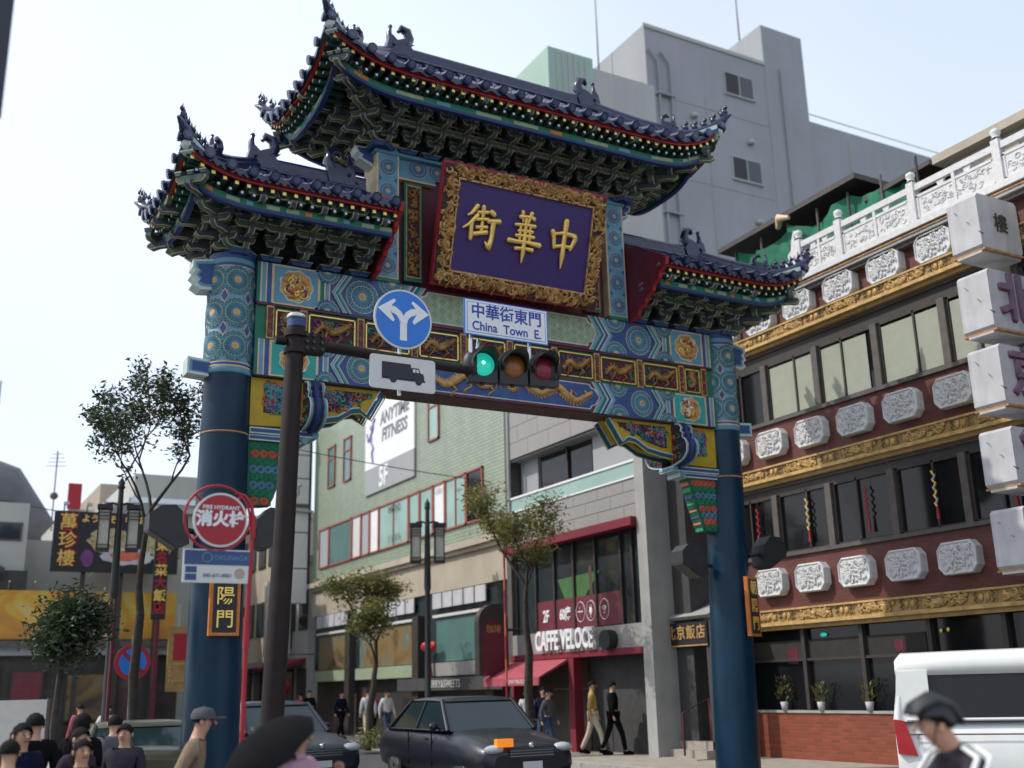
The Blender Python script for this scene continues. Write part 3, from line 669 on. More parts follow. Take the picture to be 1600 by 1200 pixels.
for k in range(3):
    for x in (-1.39, 1.39): dragon(cv, [(x - .04, -.6 + k * .5), (x + .05, -.48 + k * .5), (x - .05, -.36 + k * .5), (x + .02, -.25 + k * .5)], .035, -.05, 'gold', seed=k)
part('gilded_carving', cv, fo)
# brushed characters, each stroke a swelling gold bar
def brush(strokes, x0, z0, w_, h_, name):
    m = MB()
    for st in strokes:
        pts = [(x0 + (a - .5) * w_, -.045, z0 + (.5 - b_) * h_) for a, b_, _ in st]; rs = [r * .052 for _, _, r in st]
        P = []; Q = []
        for i in range(len(pts) - 1):
            for k in range(3): t = k / 3; P.append(tuple(pts[i][j] * (1 - t) + pts[i + 1][j] * t for j in range(3))); Q.append(rs[i] * (1 - t) + rs[i + 1] * t)
        P.append(pts[-1]); Q.append(rs[-1]); m.tube(P, Q, 'goldb', 6)
        for p_, r_ in ((pts[0], rs[0]), (pts[-1], rs[-1])): m.sph(p_, r_ * .98, 'goldb', 6, 4)
    part(name, m, pqo)
naka = [[(.53, .02, 1.0), (.50, .40, .8), (.49, .75, .9), (.47, 1.0, .25)], [(.06, .28, .9), (.12, .40, .7), (.16, .60, .6)], [(.08, .33, .6), (.45, .27, .6), (.88, .29, .9), (.90, .36, .9), (.76, .58, .6)], [(.18, .58, .7), (.45, .54, .6), (.78, .54, .7)]]
hana = [[(.30, .10, .7), (.66, .07, .6), (.76, .10, .7)], [(.36, .0, .7), (.40, .18, .4)], [(.66, .0, .8), (.58, .20, .4)], [(.18, .27, .6), (.50, .24, .5), (.80, .24, .7)], [(.28, .38, .5), (.50, .36, .5), (.74, .36, .6)], [(.22, .48, .6), (.50, .46, .5), (.80, .46, .6)], [(.34, .28, .5), (.34, .56, .5)], [(.66, .26, .5), (.66, .56, .5)], [(.0, .60, .9), (.30, .60, .7), (.62, .58, .6), (1.0, .60, 1.0)], [(.24, .74, .7), (.50, .71, .5), (.78, .72, .8)], [(.50, .14, .6), (.50, .5, .7), (.49, .80, .8), (.47, 1.0, .25)]]
gai = [[(.34, .02, .8), (.20, .20, .6), (.10, .26, .3)], [(.36, .24, .8), (.16, .46, .6), (.0, .56, .35)], [(.22, .42, .7), (.23, .78, .7)], [(.38, .16, .6), (.66, .12, .6)], [(.52, .02, .8), (.52, .30, .6)], [(.36, .32, .6), (.68, .28, .6)], [(.38, .50, .6), (.66, .46, .6)], [(.52, .38, .6), (.52, .62, .6)], [(.32, .66, .8), (.66, .58, .8)], [(.76, .10, .9), (.84, .14, .8)], [(.70, .32, .8), (1.0, .28, .9)], [(.84, .32, .9), (.82, .70, .8), (.76, .94, 1.0), (.66, .80, .3)]]
brush(gai, -.80, .02, .62, .70, 'gold_character'); brush(hana, 0.0, 0.0, .56, .82, 'gold_character'); brush(naka, .74, .02, .52, .80, 'gold_character')

# --- dougong bracket set (shared mesh): steps out towards -Y
def dougong(n, step, rise, wmax):
    b = MB()
    b.prism([(-.13, 0), (.13, 0), (.17, .07), (-.17, .07)], 'y', -.13, .13, 'blue'); b.box(-.172, .172, -.134, .134, .066, .078, 'brkline')
    for i in range(n):
        z = .07 + i * rise; y = -step * (i + 1); g1, g2 = ('brk_g', 'brk_b') if i % 2 == 0 else ('brk_b', 'brk_g')
        # arm outwards with curled nose
        b.prism([(y - .10, z + .02), (y - .05, z - .02), (y + .04, z), (.12, z), (.12, z + rise * .8), (y - .04, z + rise * .8), (y - .10, z + .06)][::-1], 'x', -.035, .035, g1)
        for sx in (-1, 1): b.tube([(sx * .037, y - .10, z + .05), (sx * .037, y - .10, z + .02), (sx * .037, y - .05, z - .02), (sx * .037, y + .04, z), (sx * .037, y + .16, z)], .011, 'brkline', 3, False)
        for j, yy in ((0, y), (1, y + step)):
            if j == 1 and i == 0: continue
            L = wmax * (.62 + .38 * ((i + j) % 2)); zz = z + (rise * .55 if j == 0 else rise * .25)
            b.prism([(-L, zz + .045), (-L * .78, zz), (L * .78, zz), (L, zz + .045), (L, zz + .10), (-L, zz + .10)], 'y', yy - .032, yy + .032, g2)
            b.tube([(-L, yy - .035, zz + .075), (-L, yy - .035, zz + .045), (-L * .78, yy - .035, zz), (L * .78, yy - .035, zz), (L, yy - .035, zz + .045), (L, yy - .035, zz + .075)], .010, 'brkline', 3, False)
            for sx in (-1, 0, 1):
                cx = sx * L * .86
                b.prism([(cx - .035, zz + .10), (cx + .035, zz + .10), (cx + .05, zz + .155), (cx - .05, zz + .155)], 'y', yy - .05, yy + .05, g1)
                b.box(cx - .052, cx + .052, yy - .053, yy - .045, zz + .142, zz + .157, 'brkline')
    return b.mesh('bracket_set')
beast = MB()
beast.prism([(-.06, 0), (.06, 0), (.05, .05), (-.05, .05)], 'x', -.03, .03, 'tile'); beast.sph((0, 0, .10), (.04, .06, .07), 'tile', 8, 5); beast.sph((0, -.04, .19), (.035, .045, .045), 'tile', 8, 5)
beast.tube([(0, .04, .08), (0, .08, .14), (0, .05, .22)], [.02, .018, .006], 'tile', 5); beast.tube([(0, -.03, .22), (0, -.01, .29)], [.02, .004], 'tile', 4); beast.tube([(0, -.05, .12), (0, -.07, .05)], .016, 'tile', 4)
beast_me = beast.mesh('ridge_beast')
def finial_mesh():                      # dragon finial, faces +X end with curled tail
    m = MB(); m.prism([(-.22, -.05), (.20, -.05), (.24, .10), (.16, .20), (.18, .30), (.05, .27), (-.05, .22), (-.14, .30), (-.20, .24), (-.24, .08)], 'y', -.08, .08, 'tile')
    m.tube([(.12, 0, .18), (.20, 0, .34), (.16, 0, .48), (.04, 0, .52), (.0, 0, .44)], [.09, .085, .075, .06, .03], 'tile', 8)
    m.tube([(-.15, 0, .22), (-.17, 0, .38), (-.15, 0, .50)], [.06, .045, .025], 'tile', 6); m.sph((-.15, 0, .50), .04, 'tile', 6, 4)
    for k in range(6): a = k * .5; m.tube([(.20 + .02 * k * cos(a), 0, .22 + k * .05), (.30 - .02 * k, 0, .28 + k * .055)], [.03, .004], 'tile', 4)
    for sy in (-1, 1): m.sph((-.12, sy * .08, .12), .035, 'tile', 6, 4); m.tube([(-.2, sy * .05, .05), (-.30, sy * .05, .0)], [.04, .01], 'tile', 5)
    return m.mesh('ridge_dragon')
finial = finial_mesh()
def roof(nm, x0, x1, r0, r1, hd, zc, zr, up, rib, hipL, hipR):
    """x0..x1 eave, r0..r1 ridge; hip ends curl upwards, plain ends are gables"""
    root = part(nm, MB().box(r0 + (.05 if not hipL else 0), r1 - (.05 if not hipR else 0), -.05, .05, zc + .35, zr - .05, 'soffit'), gate)
    def dx(x):
        d = 0
        if hipL and x < r0: d = (r0 - x) / (r0 - x0)
        if hipR and x > r1: d = (x - r1) / (x1 - r1)
        return d
    base = lambda v: zc + (zr - zc) * (v ** 1.25)
    def zf(x, y): v = 1 - abs(y) / hd; return base(v) + up * dx(x) ** 3.2 * (1 - v) ** 1.5
    def zs(x, y):
        d = dx(x); return base(1 - d) + up * (abs(y) / hd) ** 3.2 * d ** 1.5 if d > 0 else zr
    # skin above and soffit below
    sk = MB(); N = 28; K = 7
    for f in (-1, 1):
        vs = []
        for i in range(N + 1):
            x = x0 + (x1 - x0) * i / N; yh = hd * dx(x)
            for k in range(K + 1): y = f * (hd + (yh - hd) * k / K); vs.append((x, y, zf(x, y)))
        fs = [(i * (K + 1) + k, (i + 1) * (K + 1) + k, (i + 1) * (K + 1) + k + 1, i * (K + 1) + k + 1) for i in range(N) for k in range(K)]
        sk.add(vs, fs, 'tile', True); sk.add([(a, b_, c - .07) for a, b_, c in vs], fs, 'soffit', True)
    for hip, xe, xr in ((hipL, x0, r0), (hipR, x1, r1)):
        if not hip: continue
        vs = []; N2 = 14
        for i in range(N2 + 1):
            y = -hd + 2 * hd * i / N2; de = abs(y) / hd
            for k in range(K + 1): d = 1 + (de - 1) * k / K; x = xr + (xe - xr) * d; vs.append((x, y, zs(x, y)))
        fs = [(i * (K + 1) + k, (i + 1) * (K + 1) + k, (i + 1) * (K + 1) + k + 1, i * (K + 1) + k + 1) for i in range(N2) for k in range(K)]
        sk.add(vs, fs, 'tile', True); sk.add([(a, b_, c - .07) for a, b_, c in vs], fs, 'soffit', True)
    part('roof_skin', sk, root)
    # tile rows with round ends and pointed drip tiles
    back = MB()
    def row(mb, P, e):
        mb.tube(P, .062, 'tile', 6); q = Vector(P[0]); d = (Vector(P[0]) - Vector(P[1])).normalized()
        mb.cyl(tuple(q - d * .01), tuple(q + d * .025), .078, .078, 'tile', 8); mb.cyl(tuple(q + d * .022), tuple(q + d * .032), .052, .052, 'tilecap', 8)
        k = len(P)
        for j in range(1, k): c = Vector(P[j]); dd_ = (Vector(P[j]) - Vector(P[j - 1])).normalized(); mb.tube([tuple(c - dd_ * .012), tuple(c + dd_ * .012)], .071, 'tilecap' if j == 1 else 'tile', 6)
    nr = int((x1 - x0) / rib)
    for i in range(nr + 1):
        x = x0 + .06 + (x1 - x0 - .12) * i / nr; yh = hd * dx(x)
        for f in (-1, 1):
            kk = max(2, int((hd - yh) / .3) + 1); P = []
            for k in range(kk + 1): y = f * (hd + .03 + (yh - hd - .03) * k / kk); P.append((x, y, zf(x, max(-hd, min(hd, y))) + .045))
            if f == 1: row(back, P, None)
            else: m = MB(); row(m, P, None); part('roof_tile', m, root)
    for hip, xe, xr in ((hipL, x0, r0), (hipR, x1, r1)):
        if not hip: continue
        ns = int(2 * hd / rib)
        for i in range(ns + 1):
            y = -hd + .06 + (2 * hd - .12) * i / ns; de = abs(y) / hd; sgn = 1 if xe > xr else -1
            kk = max(2, int((1 - de) * abs(xe - xr) / .3) + 1); P = []
            for k in range(kk + 1): d = 1 + (de - 1) * k / kk; x = xr + (xe - xr) * d; P.append((x + (sgn * .03 if k == 0 else 0), y, zs(x, y) + .045))
            if y > hd * .35: row(back, P, None)
            else: m = MB(); row(m, P, None); part('roof_tile', m, root)
    part('rear_tiles', back, root, kind='stuff')
    # eave line as a list of 3-D points
    def eave(inset, dz, f):
        L = []; K_ = 30
        for i in range(K_ + 1):
            x = x0 + (inset if hipL else 0) + (x1 - x0 - (inset if hipL else 0) - (inset if hipR else 0)) * i / K_; L.append((x, f * (hd - inset), zf(x, hd) + dz))
        return L
    def eave_side(inset, dz, xe, xr):
        sgn = 1 if xe > xr else -1
        return [(xe - sgn * inset, -(hd - inset) + 2 * (hd - inset) * i / 16, zs(xe, hd * (-1 + 2 * i / 16)) + dz) for i in range(17)]
    lines = [lambda a, b_, f=f: eave(a, b_, f) for f in (-1, 1)] + [lambda a, b_, xe=xe, xr=xr: eave_side(a, b_, xe, xr) for h_, xe, xr in ((hipL, x0, r0), (hipR, x1, r1)) if h_]
    def strip(mb, L, h_, t, mt):
        for p, q in zip(L[:-1], L[1:]):
            p = Vector(p); q = Vector(q); d = (q - p); n_ = Vector((d.y, -d.x, 0)).normalized() * t
            vs = [p - n_, q - n_, q + n_, p + n_]; vs = [tuple(v) for v in vs] + [(v.x, v.y, v.z - h_) for v in vs]
            mb.add(vs, [(0, 1, 2, 3), (7, 6, 5, 4), (0, 4, 5, 1), (1, 5, 6, 2), (2, 6, 7, 3), (3, 7, 4, 0)], mt)
    for fn in lines:
        e = MB(); strip(e, fn(.06, -.015, ), .085, .02, 'red'); part('red_fascia', e, root)
        dr = MB(); Lw = fn(.0, .03)
        for p, q in zip(Lw[:-1], Lw[1:]): # pointed drip tiles between the ribs
            p = Vector(p); q = Vector(q); mid = (p + q) / 2; dr.add([tuple(p), tuple(q), (q.x, q.y, q.z - .05), (mid.x, mid.y, mid.z - .10), (p.x, p.y, p.z - .05)], [(0, 1, 2, 3, 4)], 'tile')
        part('drip_tile', dr, root, kind='stuff')
        for inset, dz, sz, mt, ln, tag_ in ((.09, -.135, .034, 'goldb', .55, 'rafter_end'), (.17, -.215, .028, 'white', .45, 'lower_rafter_end')):
            L = fn(inset, dz); m = MB(); total = 0; nxt = .08
            for p, q in zip(L[:-1], L[1:]):
                p = Vector(p); q = Vector(q); seg = (q - p).length
                while nxt < total + seg:
                    c = p + (q - p) * ((nxt - total) / seg); d = (q - p).normalized()
                    inn = Vector((-d.y, d.x, 0)); 
                    if inn.dot(Vector((-c.x + (x0 + x1) / 2 if abs(d.y) > .5 else 0, -c.y if abs(d.y) < .5 else 0, 0))) < 0: inn = -inn
                    a = c + inn * ln; 
                    u = Vector((d.x, d.y, 0)).normalized() * sz
                    def bar(c0, c1, s_, mt_):
                        uu = Vector((d.x, d.y, 0)).normalized() * s_; z_ = Vector((0, 0, s_)); vs = [tuple(v) for v in (c0 - uu - z_, c0 + uu - z_, c0 + uu + z_, c0 - uu + z_, c1 - uu - z_, c1 + uu - z_, c1 + uu + z_, c1 - uu + z_)]
                        m.add(vs, [(0, 1, 2, 3), (7, 6, 5, 4), (0, 4, 5, 1), (1, 5, 6, 2), (2, 6, 7, 3), (3, 7, 4, 0)], mt_)
                    bar(c, a, sz, 'rgreen'); bar(c - inn * .008, c, sz * (.72 if mt == 'goldb' else .6), mt)
                    nxt += .168
                total += seg
            part(tag_, m, root, kind='stuff')
        # painted purlin under the rafters
        L = fn(.30, -.25); pu = MB(); strip(pu, L, .10, .035, 'green'); 
        n_ = len(L); strip(pu, [(a, b_, c - .10) for a, b_, c in L], .045, .040, 'blued')
        for k in range(1, n_ - 1, 3):
            a, b_, c = L[k]; col_ = ['orange', 'palegreen', 'ltblue', 'palegreen', 'palegreen'][(k // 3) % 5]
            a2, b2, c2 = L[min(n_ - 1, k + (2 if col_ == 'palegreen' else 1))]; strip(pu, [(a, b_, c - .02), (a2, b2, c2 - .02)], .06, .040, col_)
        part('painted_purlin', pu, root)
    # main ridge, hip ridges, finials, beasts
    rg = MB(); rg.box(r0, r1, -.07, .07, zr - .02, zr + .20, 'tile'); rg.tube([(r0, 0, zr + .22), (r1, 0, zr + .22)], .07, 'tile', 8)
    rg.tube([(r0, -.08, zr + .05), (r1, -.08, zr + .05)], .025, 'tilecap', 5); part('main_ridge', rg, root)
    for hip, xe, xr in ((hipL, x0, r0), (hipR, x1, r1)):
        sgn = -1 if xe < xr else 1
        inst(finial, 'ridge_dragon', root, (xr - sgn * (.06 if hip else .42), 0, zr + .12), (0, 0, 0 if sgn < 0 else pi), (1.0, 1.25, 1.0))
        if not hip: continue
        for f in (-1, 1):
            P = []
            for k in range(11):
                d = k / 10; x = xr + (xe - xr) * d; y = f * hd * d; P.append((x, y, zf(x, y) + .10))
            e = Vector(P[-1]) - Vector(P[-2]); P.append(tuple(Vector(P[-1]) + e * .25 + Vector((0, 0, .02))))
            h = MB(); h.tube(P, [.095] * 10 + [.075, .05], 'tile', 7); h.tube([(a, b_, c + .10) for a, b_, c in P[:7]], .06, 'tile', 6)
            h.tube([P[-1], tuple(Vector(P[-1]) + Vector((sgn * .07, f * .07, .05)))], [.06, .02], 'tile', 5)
            part('hip_ridge', h, root)
            inst(finial, 'ridge_dragon', root, (P[6][0], P[6][1], P[6][2] + .06), (0, 0, atan2(f * hd, xe - xr) + pi), (.6, .75, .6))
            for k in (7.2, 7.9, 8.6, 9.3, 10.0, 10.7):
                i = int(k); t = k - i; p = Vector(P[i]) * (1 - t) + Vector(P[min(i + 1, 11)]) * t
                inst(beast_me, 'ridge_beast', root, (p.x, p.y, p.z + .05), (0, 0, atan2(f * hd, xe - xr) + pi / 2), (.8, .8, .9))
            # corner beams with painted noses
            cb = MB(); cx, cy, cz = P[10]
            dirv = Vector((sgn * abs(xe - xr), f * hd, 0)).normalized(); perp = Vector((-dirv.y, dirv.x, 0))
            for lv, (off, dz, ln) in enumerate(((-.10, -.20, 1.5), (-.48, -.40, 1.3))):
                tip = Vector((cx, cy, cz + dz)) + dirv * off; tail = tip - dirv * ln; tail.z = tip.z - up * .62 - .05
                for hw, mt, zz in ((.095, 'pale', 0), (.07, 'green' if lv else 'blue', .0)):
                    up_ = Vector((0, 0, .10 if mt == 'pale' else .07)); pr = perp * hw; ex = dirv * (.012 if mt != 'pale' else 0)
                    vs = [tuple(v) for v in (tail - pr - up_, tail + pr - up_, tail + pr + up_, tail - pr + up_, tip + ex - pr - up_, tip + ex + pr - up_, tip + ex + pr + up_, tip + ex - pr + up_)]
                    cb.add(vs, [(0, 1, 2, 3), (7, 6, 5, 4), (0, 4, 5, 1), (1, 5, 6, 2), (2, 6, 7, 3), (3, 7, 4, 0)], mt)
                for sp in (-1, 1):     # side stripes
                    q0 = tip + perp * sp * .088; q1 = tail + perp * sp * .088; cb.tube([tuple(q0 + Vector((0, 0, -.095))), tuple(q1 + Vector((0, 0, -.095)))], .012, 'pale', 4)
                    cb.tube([tuple(q0), tuple(q1)], .035, 'blue', 4)
                cb.sph(tuple(tip), (.09, .09, .08), 'pale', 8, 5)
            part('corner_beam', cb, root)
    return root
mid = roof('main_roof', -3.70, 3.70, -1.95, 1.95, 1.62, 10.64, 11.80, .52, .31, True, True)
lef = roof('side_roof', -5.60, -2.46, -4.20, -2.46, 1.40, 8.46, 9.22, .40, .29, True, False)
rig = roof('side_roof', 2.46, 5.60, 2.46, 4.20, 1.40, 8.46, 9.22, .40, .29, False, True)
dgm = dougong(5, .245, .125, .23); dgs = dougong(4, .26, .125, .22)
for i in range(12):
    x = -2.26 + i * 4.52 / 11
    for f, rz in ((-1, 0), (1, pi)): inst(dgm, 'bracket_set', gate, (x, f * .22, 9.93), (0, 0, rz))
for s in (-1, 1):
    for y in (-.3, .1, .5): inst(dgm, 'bracket_set', gate, (s * 2.36, y, 9.93), (0, 0, s * pi / 2))
    for f in (-1, 1): inst(dgm, 'bracket_set', gate, (s * 2.26, f * .25, 9.93), (0, 0, atan2(f, s) + pi / 2), (1, 1.35, 1))
    for i, x in enumerate((2.62, 3.08, 3.54, 4.0, 4.44)):
        for f, rz in ((-1, 0), (1, pi)): inst(dgs, 'bracket_set', gate, (s * x, f * .14, 7.72), (0, 0, rz), (1, 1, 1.1))
    for y in (-.25, .25): inst(dgs, 'bracket_set', gate, (s * 4.5, y, 7.72), (0, 0, s * pi / 2), (1, 1, 1.1))
    for f in (-1, 1): inst(dgs, 'bracket_set', gate, (s * 4.44, f * .2, 7.72), (0, 0, atan2(f, s) + pi / 2), (1, 1.3, 1.1))
    # red bargeboard walls closing the inner ends of the side roofs
    bb = MB(); P = [(-1.42, 8.52), (-1.38, 8.38), (-1.22, 8.30), (-1.18, 8.20), (-1.02, 8.13), (-.98, 8.04), (-.80, 7.98), (-.76, 7.90), (-.58, 7.84), (-.52, 7.74), (-.30, 7.70)]
    full = P + [(-y, z) for y, z in P[::-1]] + [(0.6, 9.0), (0.0, 9.22), (-.6, 9.0)]
    bb.prism(full[::-1], 'x', s * 2.42 - .03, s * 2.42 + .03, 'maroon')
    for y0, y1 in zip(P[:-1], P[1:]):
        for f in (-1, 1): bb.tube([(s * 2.42, f * -y0[0], y0[1]), (s * 2.42, f * -y1[0], y1[1])], .045, 'red', 4)
    part('bargeboard', bb, gate)
    pl_ = MB(); pl_.box(s * 2.38, s * 4.5, -.13, .13, 7.70, 7.735, 'soffit'); pl_.box(s * 2.4, s * 4.6, -.06, .06, 7.95, 8.9, 'soffit'); part('inner_board', pl_, gate)
pl_ = MB(); pl_.box(-2.3, 2.3, -.20, .20, 10.05, 11.3, 'soffit'); pl_.box(-2.40, 2.40, -.30, .30, 9.88, 9.935, 'ltblue'); part('inner_board', pl_, gate)
# floodlights strapped to the columns
def floodlight(x, y, z, rz, label):
    t = thing('floodlight', label, 'floodlight', (x, y, z), rz, 'floodlights strapped to the gate columns')
    h = MB(); N = 12
    prof = [(.0, .30), (.30, .26), (.42, .10), (.44, -.16), (0, -.10)]
    h.prism([(-.10, -.16), (.05, -.22), (.44, .02), (.44, .22), (.30, .34), (.10, .36), (-.06, .20)][::-1], 'y', -.17, .17, 'dark'); part('housing', h, t)
    g_ = MB(); g_.prism([(.07, -.225), (.43, .0), (.43, .02), (.07, -.20)][::-1], 'y', -.14, .14, 'bronze2'); part('lamp_glass', g_, t)
    k = MB(); k.tube([(-.30, 0, .0), (-.05, 0, .05)], .04, 'dark', 6); part('arm', k, t)
    return t
floodlight(GX + HS + .58, 14.86, 3.72, 0.0, 'dark mesh-backed floodlight on the right side of the right gate column')
floodlight(GX + HS - .72, 15.05, 3.55, pi, 'dark floodlight on the street side of the right gate column')
floodlight(GX - HS + .52, 14.9, 3.72, 0.0, 'dark floodlight behind the fire hydrant sign, street side of the left gate column')
floodlight(GX - HS - .52, 15.1, 3.72, pi, 'dark floodlight left of the fire hydrant sign, outer side of the left gate column')

# ------------------------------------------------------------------ Chinese restaurant on the right (facade faces -X)
RX = 15.5; Y0 = 19.4                    # local x = Y0 - Y, local y = X - RX, right-hand end at Y = 8.6
rest = thing('restaurant_building', 'three-storey Chinese restaurant with dark red brick, white carved medallions and gold relief bands', 'building', (RX, Y0, 0), -pi / 2)
LX = 10.9
b = MB(); b.box(0, LX, .25, 7, 0, 9.25, 'redbrick'); b.box(0, LX, .0, .25, 8.70, 9.25, 'redbrick'); b.box(1.3, LX, .0, .25, 5.84, 6.72, 'redbrick'); b.box(1.3, LX, .0, .25, 2.96, 3.96, 'redbrick'); b.box(0, 1.3, -.02, .25, 2.9, 8.70, 'basebrick')
wl = part('wall', b, rest)
b = MB(); b.box(1.3, LX, -.03, .25, .0, .985, 'basebrick'); b.box(1.3, LX, -.06, .27, .985, 1.03, 'concrete'); part('base_wall', b, rest)
# white-framed side window in the orange wall
b = MB(); b.box(.62, 1.12, -.06, -.02, 5.1, 7.0, 'white'); b.box(.68, 1.06, -.065, -.06, 5.16, 6.94, 'blind'); part('side_window', b, rest)
b = MB(); b.box(.60, 1.14, -.16, -.02, 4.62, 4.80, 'salmon'); b.box(.66, 1.08, -.12, -.02, 4.42, 4.62, 'maroon'); part('window_ledge', b, rest)
b = MB(); b.box(0.9, LX, -.22, .0, 9.25, 9.31, 'concrete'); b.box(0.9, LX, -.16, .0, 9.17, 9.25, 'bronze2'); b.box(.9, LX, -.24, -.12, 9.31, 9.335, 'rust'); b.box(.9, LX, -.2, 7, 9.335, 9.36, 'darkwall'); part('cornice', b, rest)
# gold relief bands
def goldband(z0, z1):
    g = MB(); g.box(1.3, LX, -.12, .25, z0, z1, 'ochre'); g.box(1.3, LX, -.17, -.12, z1 - .035, z1, 'goldband'); g.box(1.3, LX, -.19, -.12, z0 - .02, z0 + .045, 'goldband'); g.box(1.3, LX, -.12, .0, z0 - .10, z0 - .02, 'ochre')
    o = part('gold_band', g, rest); W = 1.53; x = 1.35; k = 0
    while x < LX - .2:
        p = MB(); w_ = min(W - .03, LX - x - .02); zl, zh = z0 + .075, z1 - .05
        p.box(x, x + .012, -.145, -.12, z0 + .05, z1 - .04, 'goldband')
        scrolls(p, x + .30, x + w_ - .30, zl, zh, -.125, 64, ['goldband', 'goldband', 'goldband', 'rust'], .018, k, .07)
        for s_ in (0, 1):
            for j in range(3):
                xa = x + .08 + j * .05 if s_ == 0 else x + w_ - .08 - j * .05; dd = .05 if s_ == 0 else -.05
                p.tube([(xa, -.13, zl), (xa + dd, -.13, zl + (zh - zl) * .25), (xa, -.13, (zl + zh) / 2), (xa + dd, -.13, zl + (zh - zl) * .75), (xa, -.13, zh)], .010, 'goldband' if j != 1 else 'bronze2', 4, False)
            p.sph((x + .05 if s_ == 0 else x + w_ - .05, -.13, (zl + zh) / 2), (.05, .03, .07), 'goldband', 8, 4)
        part('relief_panel', p, o); x += W; k += 1
goldband(8.42, 8.70); goldband(5.55, 5.84); goldband(2.66, 2.96)
# carved white medallions
def medallion():
    m = MB(); a, h = .46, .275; c = .12
    P = [(-a + c, -h), (a - c, -h), (a, -h + c), (a, h - c), (a - c, h), (-a + c, h), (-a, h - c), (-a, -h + c)]
    m.prism(P, 'y', -.16, 0, 'carvewhite')
    m.tube([(x * .95, -.165, z * .93) for x, z in P + P[:2]], .022, 'carvewhite', 5, False)
    scrolls(m, -.39, .39, -.21, .21, -.16, 95, ['carvewhite'], .016, 8, .07)
    return m.mesh('medallion')
med = medallion()
for zc in (8.97, 6.30, 3.50):
    for i in range(8):
        yw = 17.72 - 1.145 * i + (.35 if zc < 4 else 0); x = Y0 - yw
        if x < LX - .2: inst(med, 'medallion', rest, (x, 0, zc), (0, 0, 0), (.86 if i % 8 else .8, 1, .98))
# window strips with columns
def windows(z0, z1, zt, blinds):
    s_ = MB(); s_.box(1.3, LX, -.06, .25, z0 - .07, z0, 'bronze2'); s_.box(1.3, LX, .02, .25, zt, z1, 'bronze'); s_.box(1.3, LX, -.02, .25, z1 - .06, z1, 'bronze2'); part('window_band', s_, rest)
    xs = [1.3] + [Y0 - y for y in (16.72, 15.22, 13.66, 12.10, 10.55)] + [LX]
    for i in range(len(xs) - 1):
        a, b_ = xs[i], xs[i + 1]
        c = MB(); c.box(b_ - .075, b_ + .075, -.04, .25, z0, zt, 'bronze2'); part('window_column', c, rest)
        f = MB(); x0_, x1_ = a + .08, b_ - .08
        for q in ((x0_, x0_ + .04, z0, zt), (x1_ - .04, x1_, z0, zt), (x0_, x1_, z0, z0 + .04), (x0_, x1_, zt - .05, zt), ((x0_ + x1_) / 2 - .02 + (.12 if i % 2 else -.1), (x0_ + x1_) / 2 + .02 + (.12 if i % 2 else -.1), z0, zt)): f.box(q[0], q[1], .02, .09, q[2], q[3], 'bronze')
        fo = part('window', f, rest)
        g = MB(); g.box(x0_ + .02, x1_ - .02, .07, .085, z0 + .02, zt - .02, 'glassb'); part('pane', g, fo)
        if blinds and i > 0:
            h = MB(); xm = (x0_ + x1_) / 2 + (.12 if i % 2 else -.1)
            for u0, u1 in ((x0_ + .05, xm - .03), (xm + .03, x1_ - .18 if i % 3 == 2 else x1_ - .05)):
                h.box(u0, u1, .045, .052, z0 + .04, zt - .10 + .0, 'blind')
            part('blind', h, fo)
        if not blinds:
            for xd, kind in (((x0_ + x1_) / 2 + .15, i % 2),):
                h = MB(); h.tube([(xd, -.01, zt - .05), (xd, -.01, zt - .2)], .004, 'gold', 3)
                for k in range(9): h.tube([(xd - .035 + .07 * (k % 2), -.02, zt - .20 - k * .07), (xd + .0, -.02, zt - .27 - k * .07)], .02, ['goldb', 'signwhite', 'goldb'][(k + i) % 3] if kind else 'signred', 5)
                h.tube([(xd, -.01, zt - .82), (xd, -.01, zt - 1.05)], [.02, .035], 'signred', 6)
                part('hanging_ornament', h, fo)
windows(6.80, 8.32, 8.02, True); windows(4.05, 5.45, 5.25, False)
b = MB(); b.box(1.3, LX, -.02, .25, 3.96, 3.98, 'bronze'); part('sill_strip', b, rest)
# ground floor glazing
g = MB(); g.box(1.3, LX, .10, .25, 1.03, 2.56, 'glassb'); gl = part('shop_glazing', g, rest)
for x in (1.3, 3.05, 4.55, 6.1, 7.6, 9.2): f = MB(); f.box(x, x + .09, .0, .10, 1.03, 2.56, 'bronze'); part('mullion', f, gl)
f = MB(); f.box(1.3, LX, .02, .10, 1.95, 2.0, 'bronze'); f.box(1.4, 6, .085, .099, 2.0, 2.35, 'interior'); part('transom', f, gl)
for x, z, m_ in ((3.6, 2.42, 'lensg'), (6.35, 2.35, 'goldb'), (6.5, 2.36, 'goldb'), (8.1, 2.42, 'goldb'), (8.3, 2.40, 'goldb')):
    f = MB(); f.sph((x, .07, z), (.035 if m_ == 'goldb' else .10, .02, .04), m_, 8, 4); part('window_ornament', f, gl)
for q_ in ((2.55, 2.85, 1.9, 2.2), (5.3, 5.5, 2.05, 2.25)): f = MB(); f.box(q_[0], q_[1], .08, .09, q_[2], q_[3], 'maroon'); part('window_notice', f, gl)
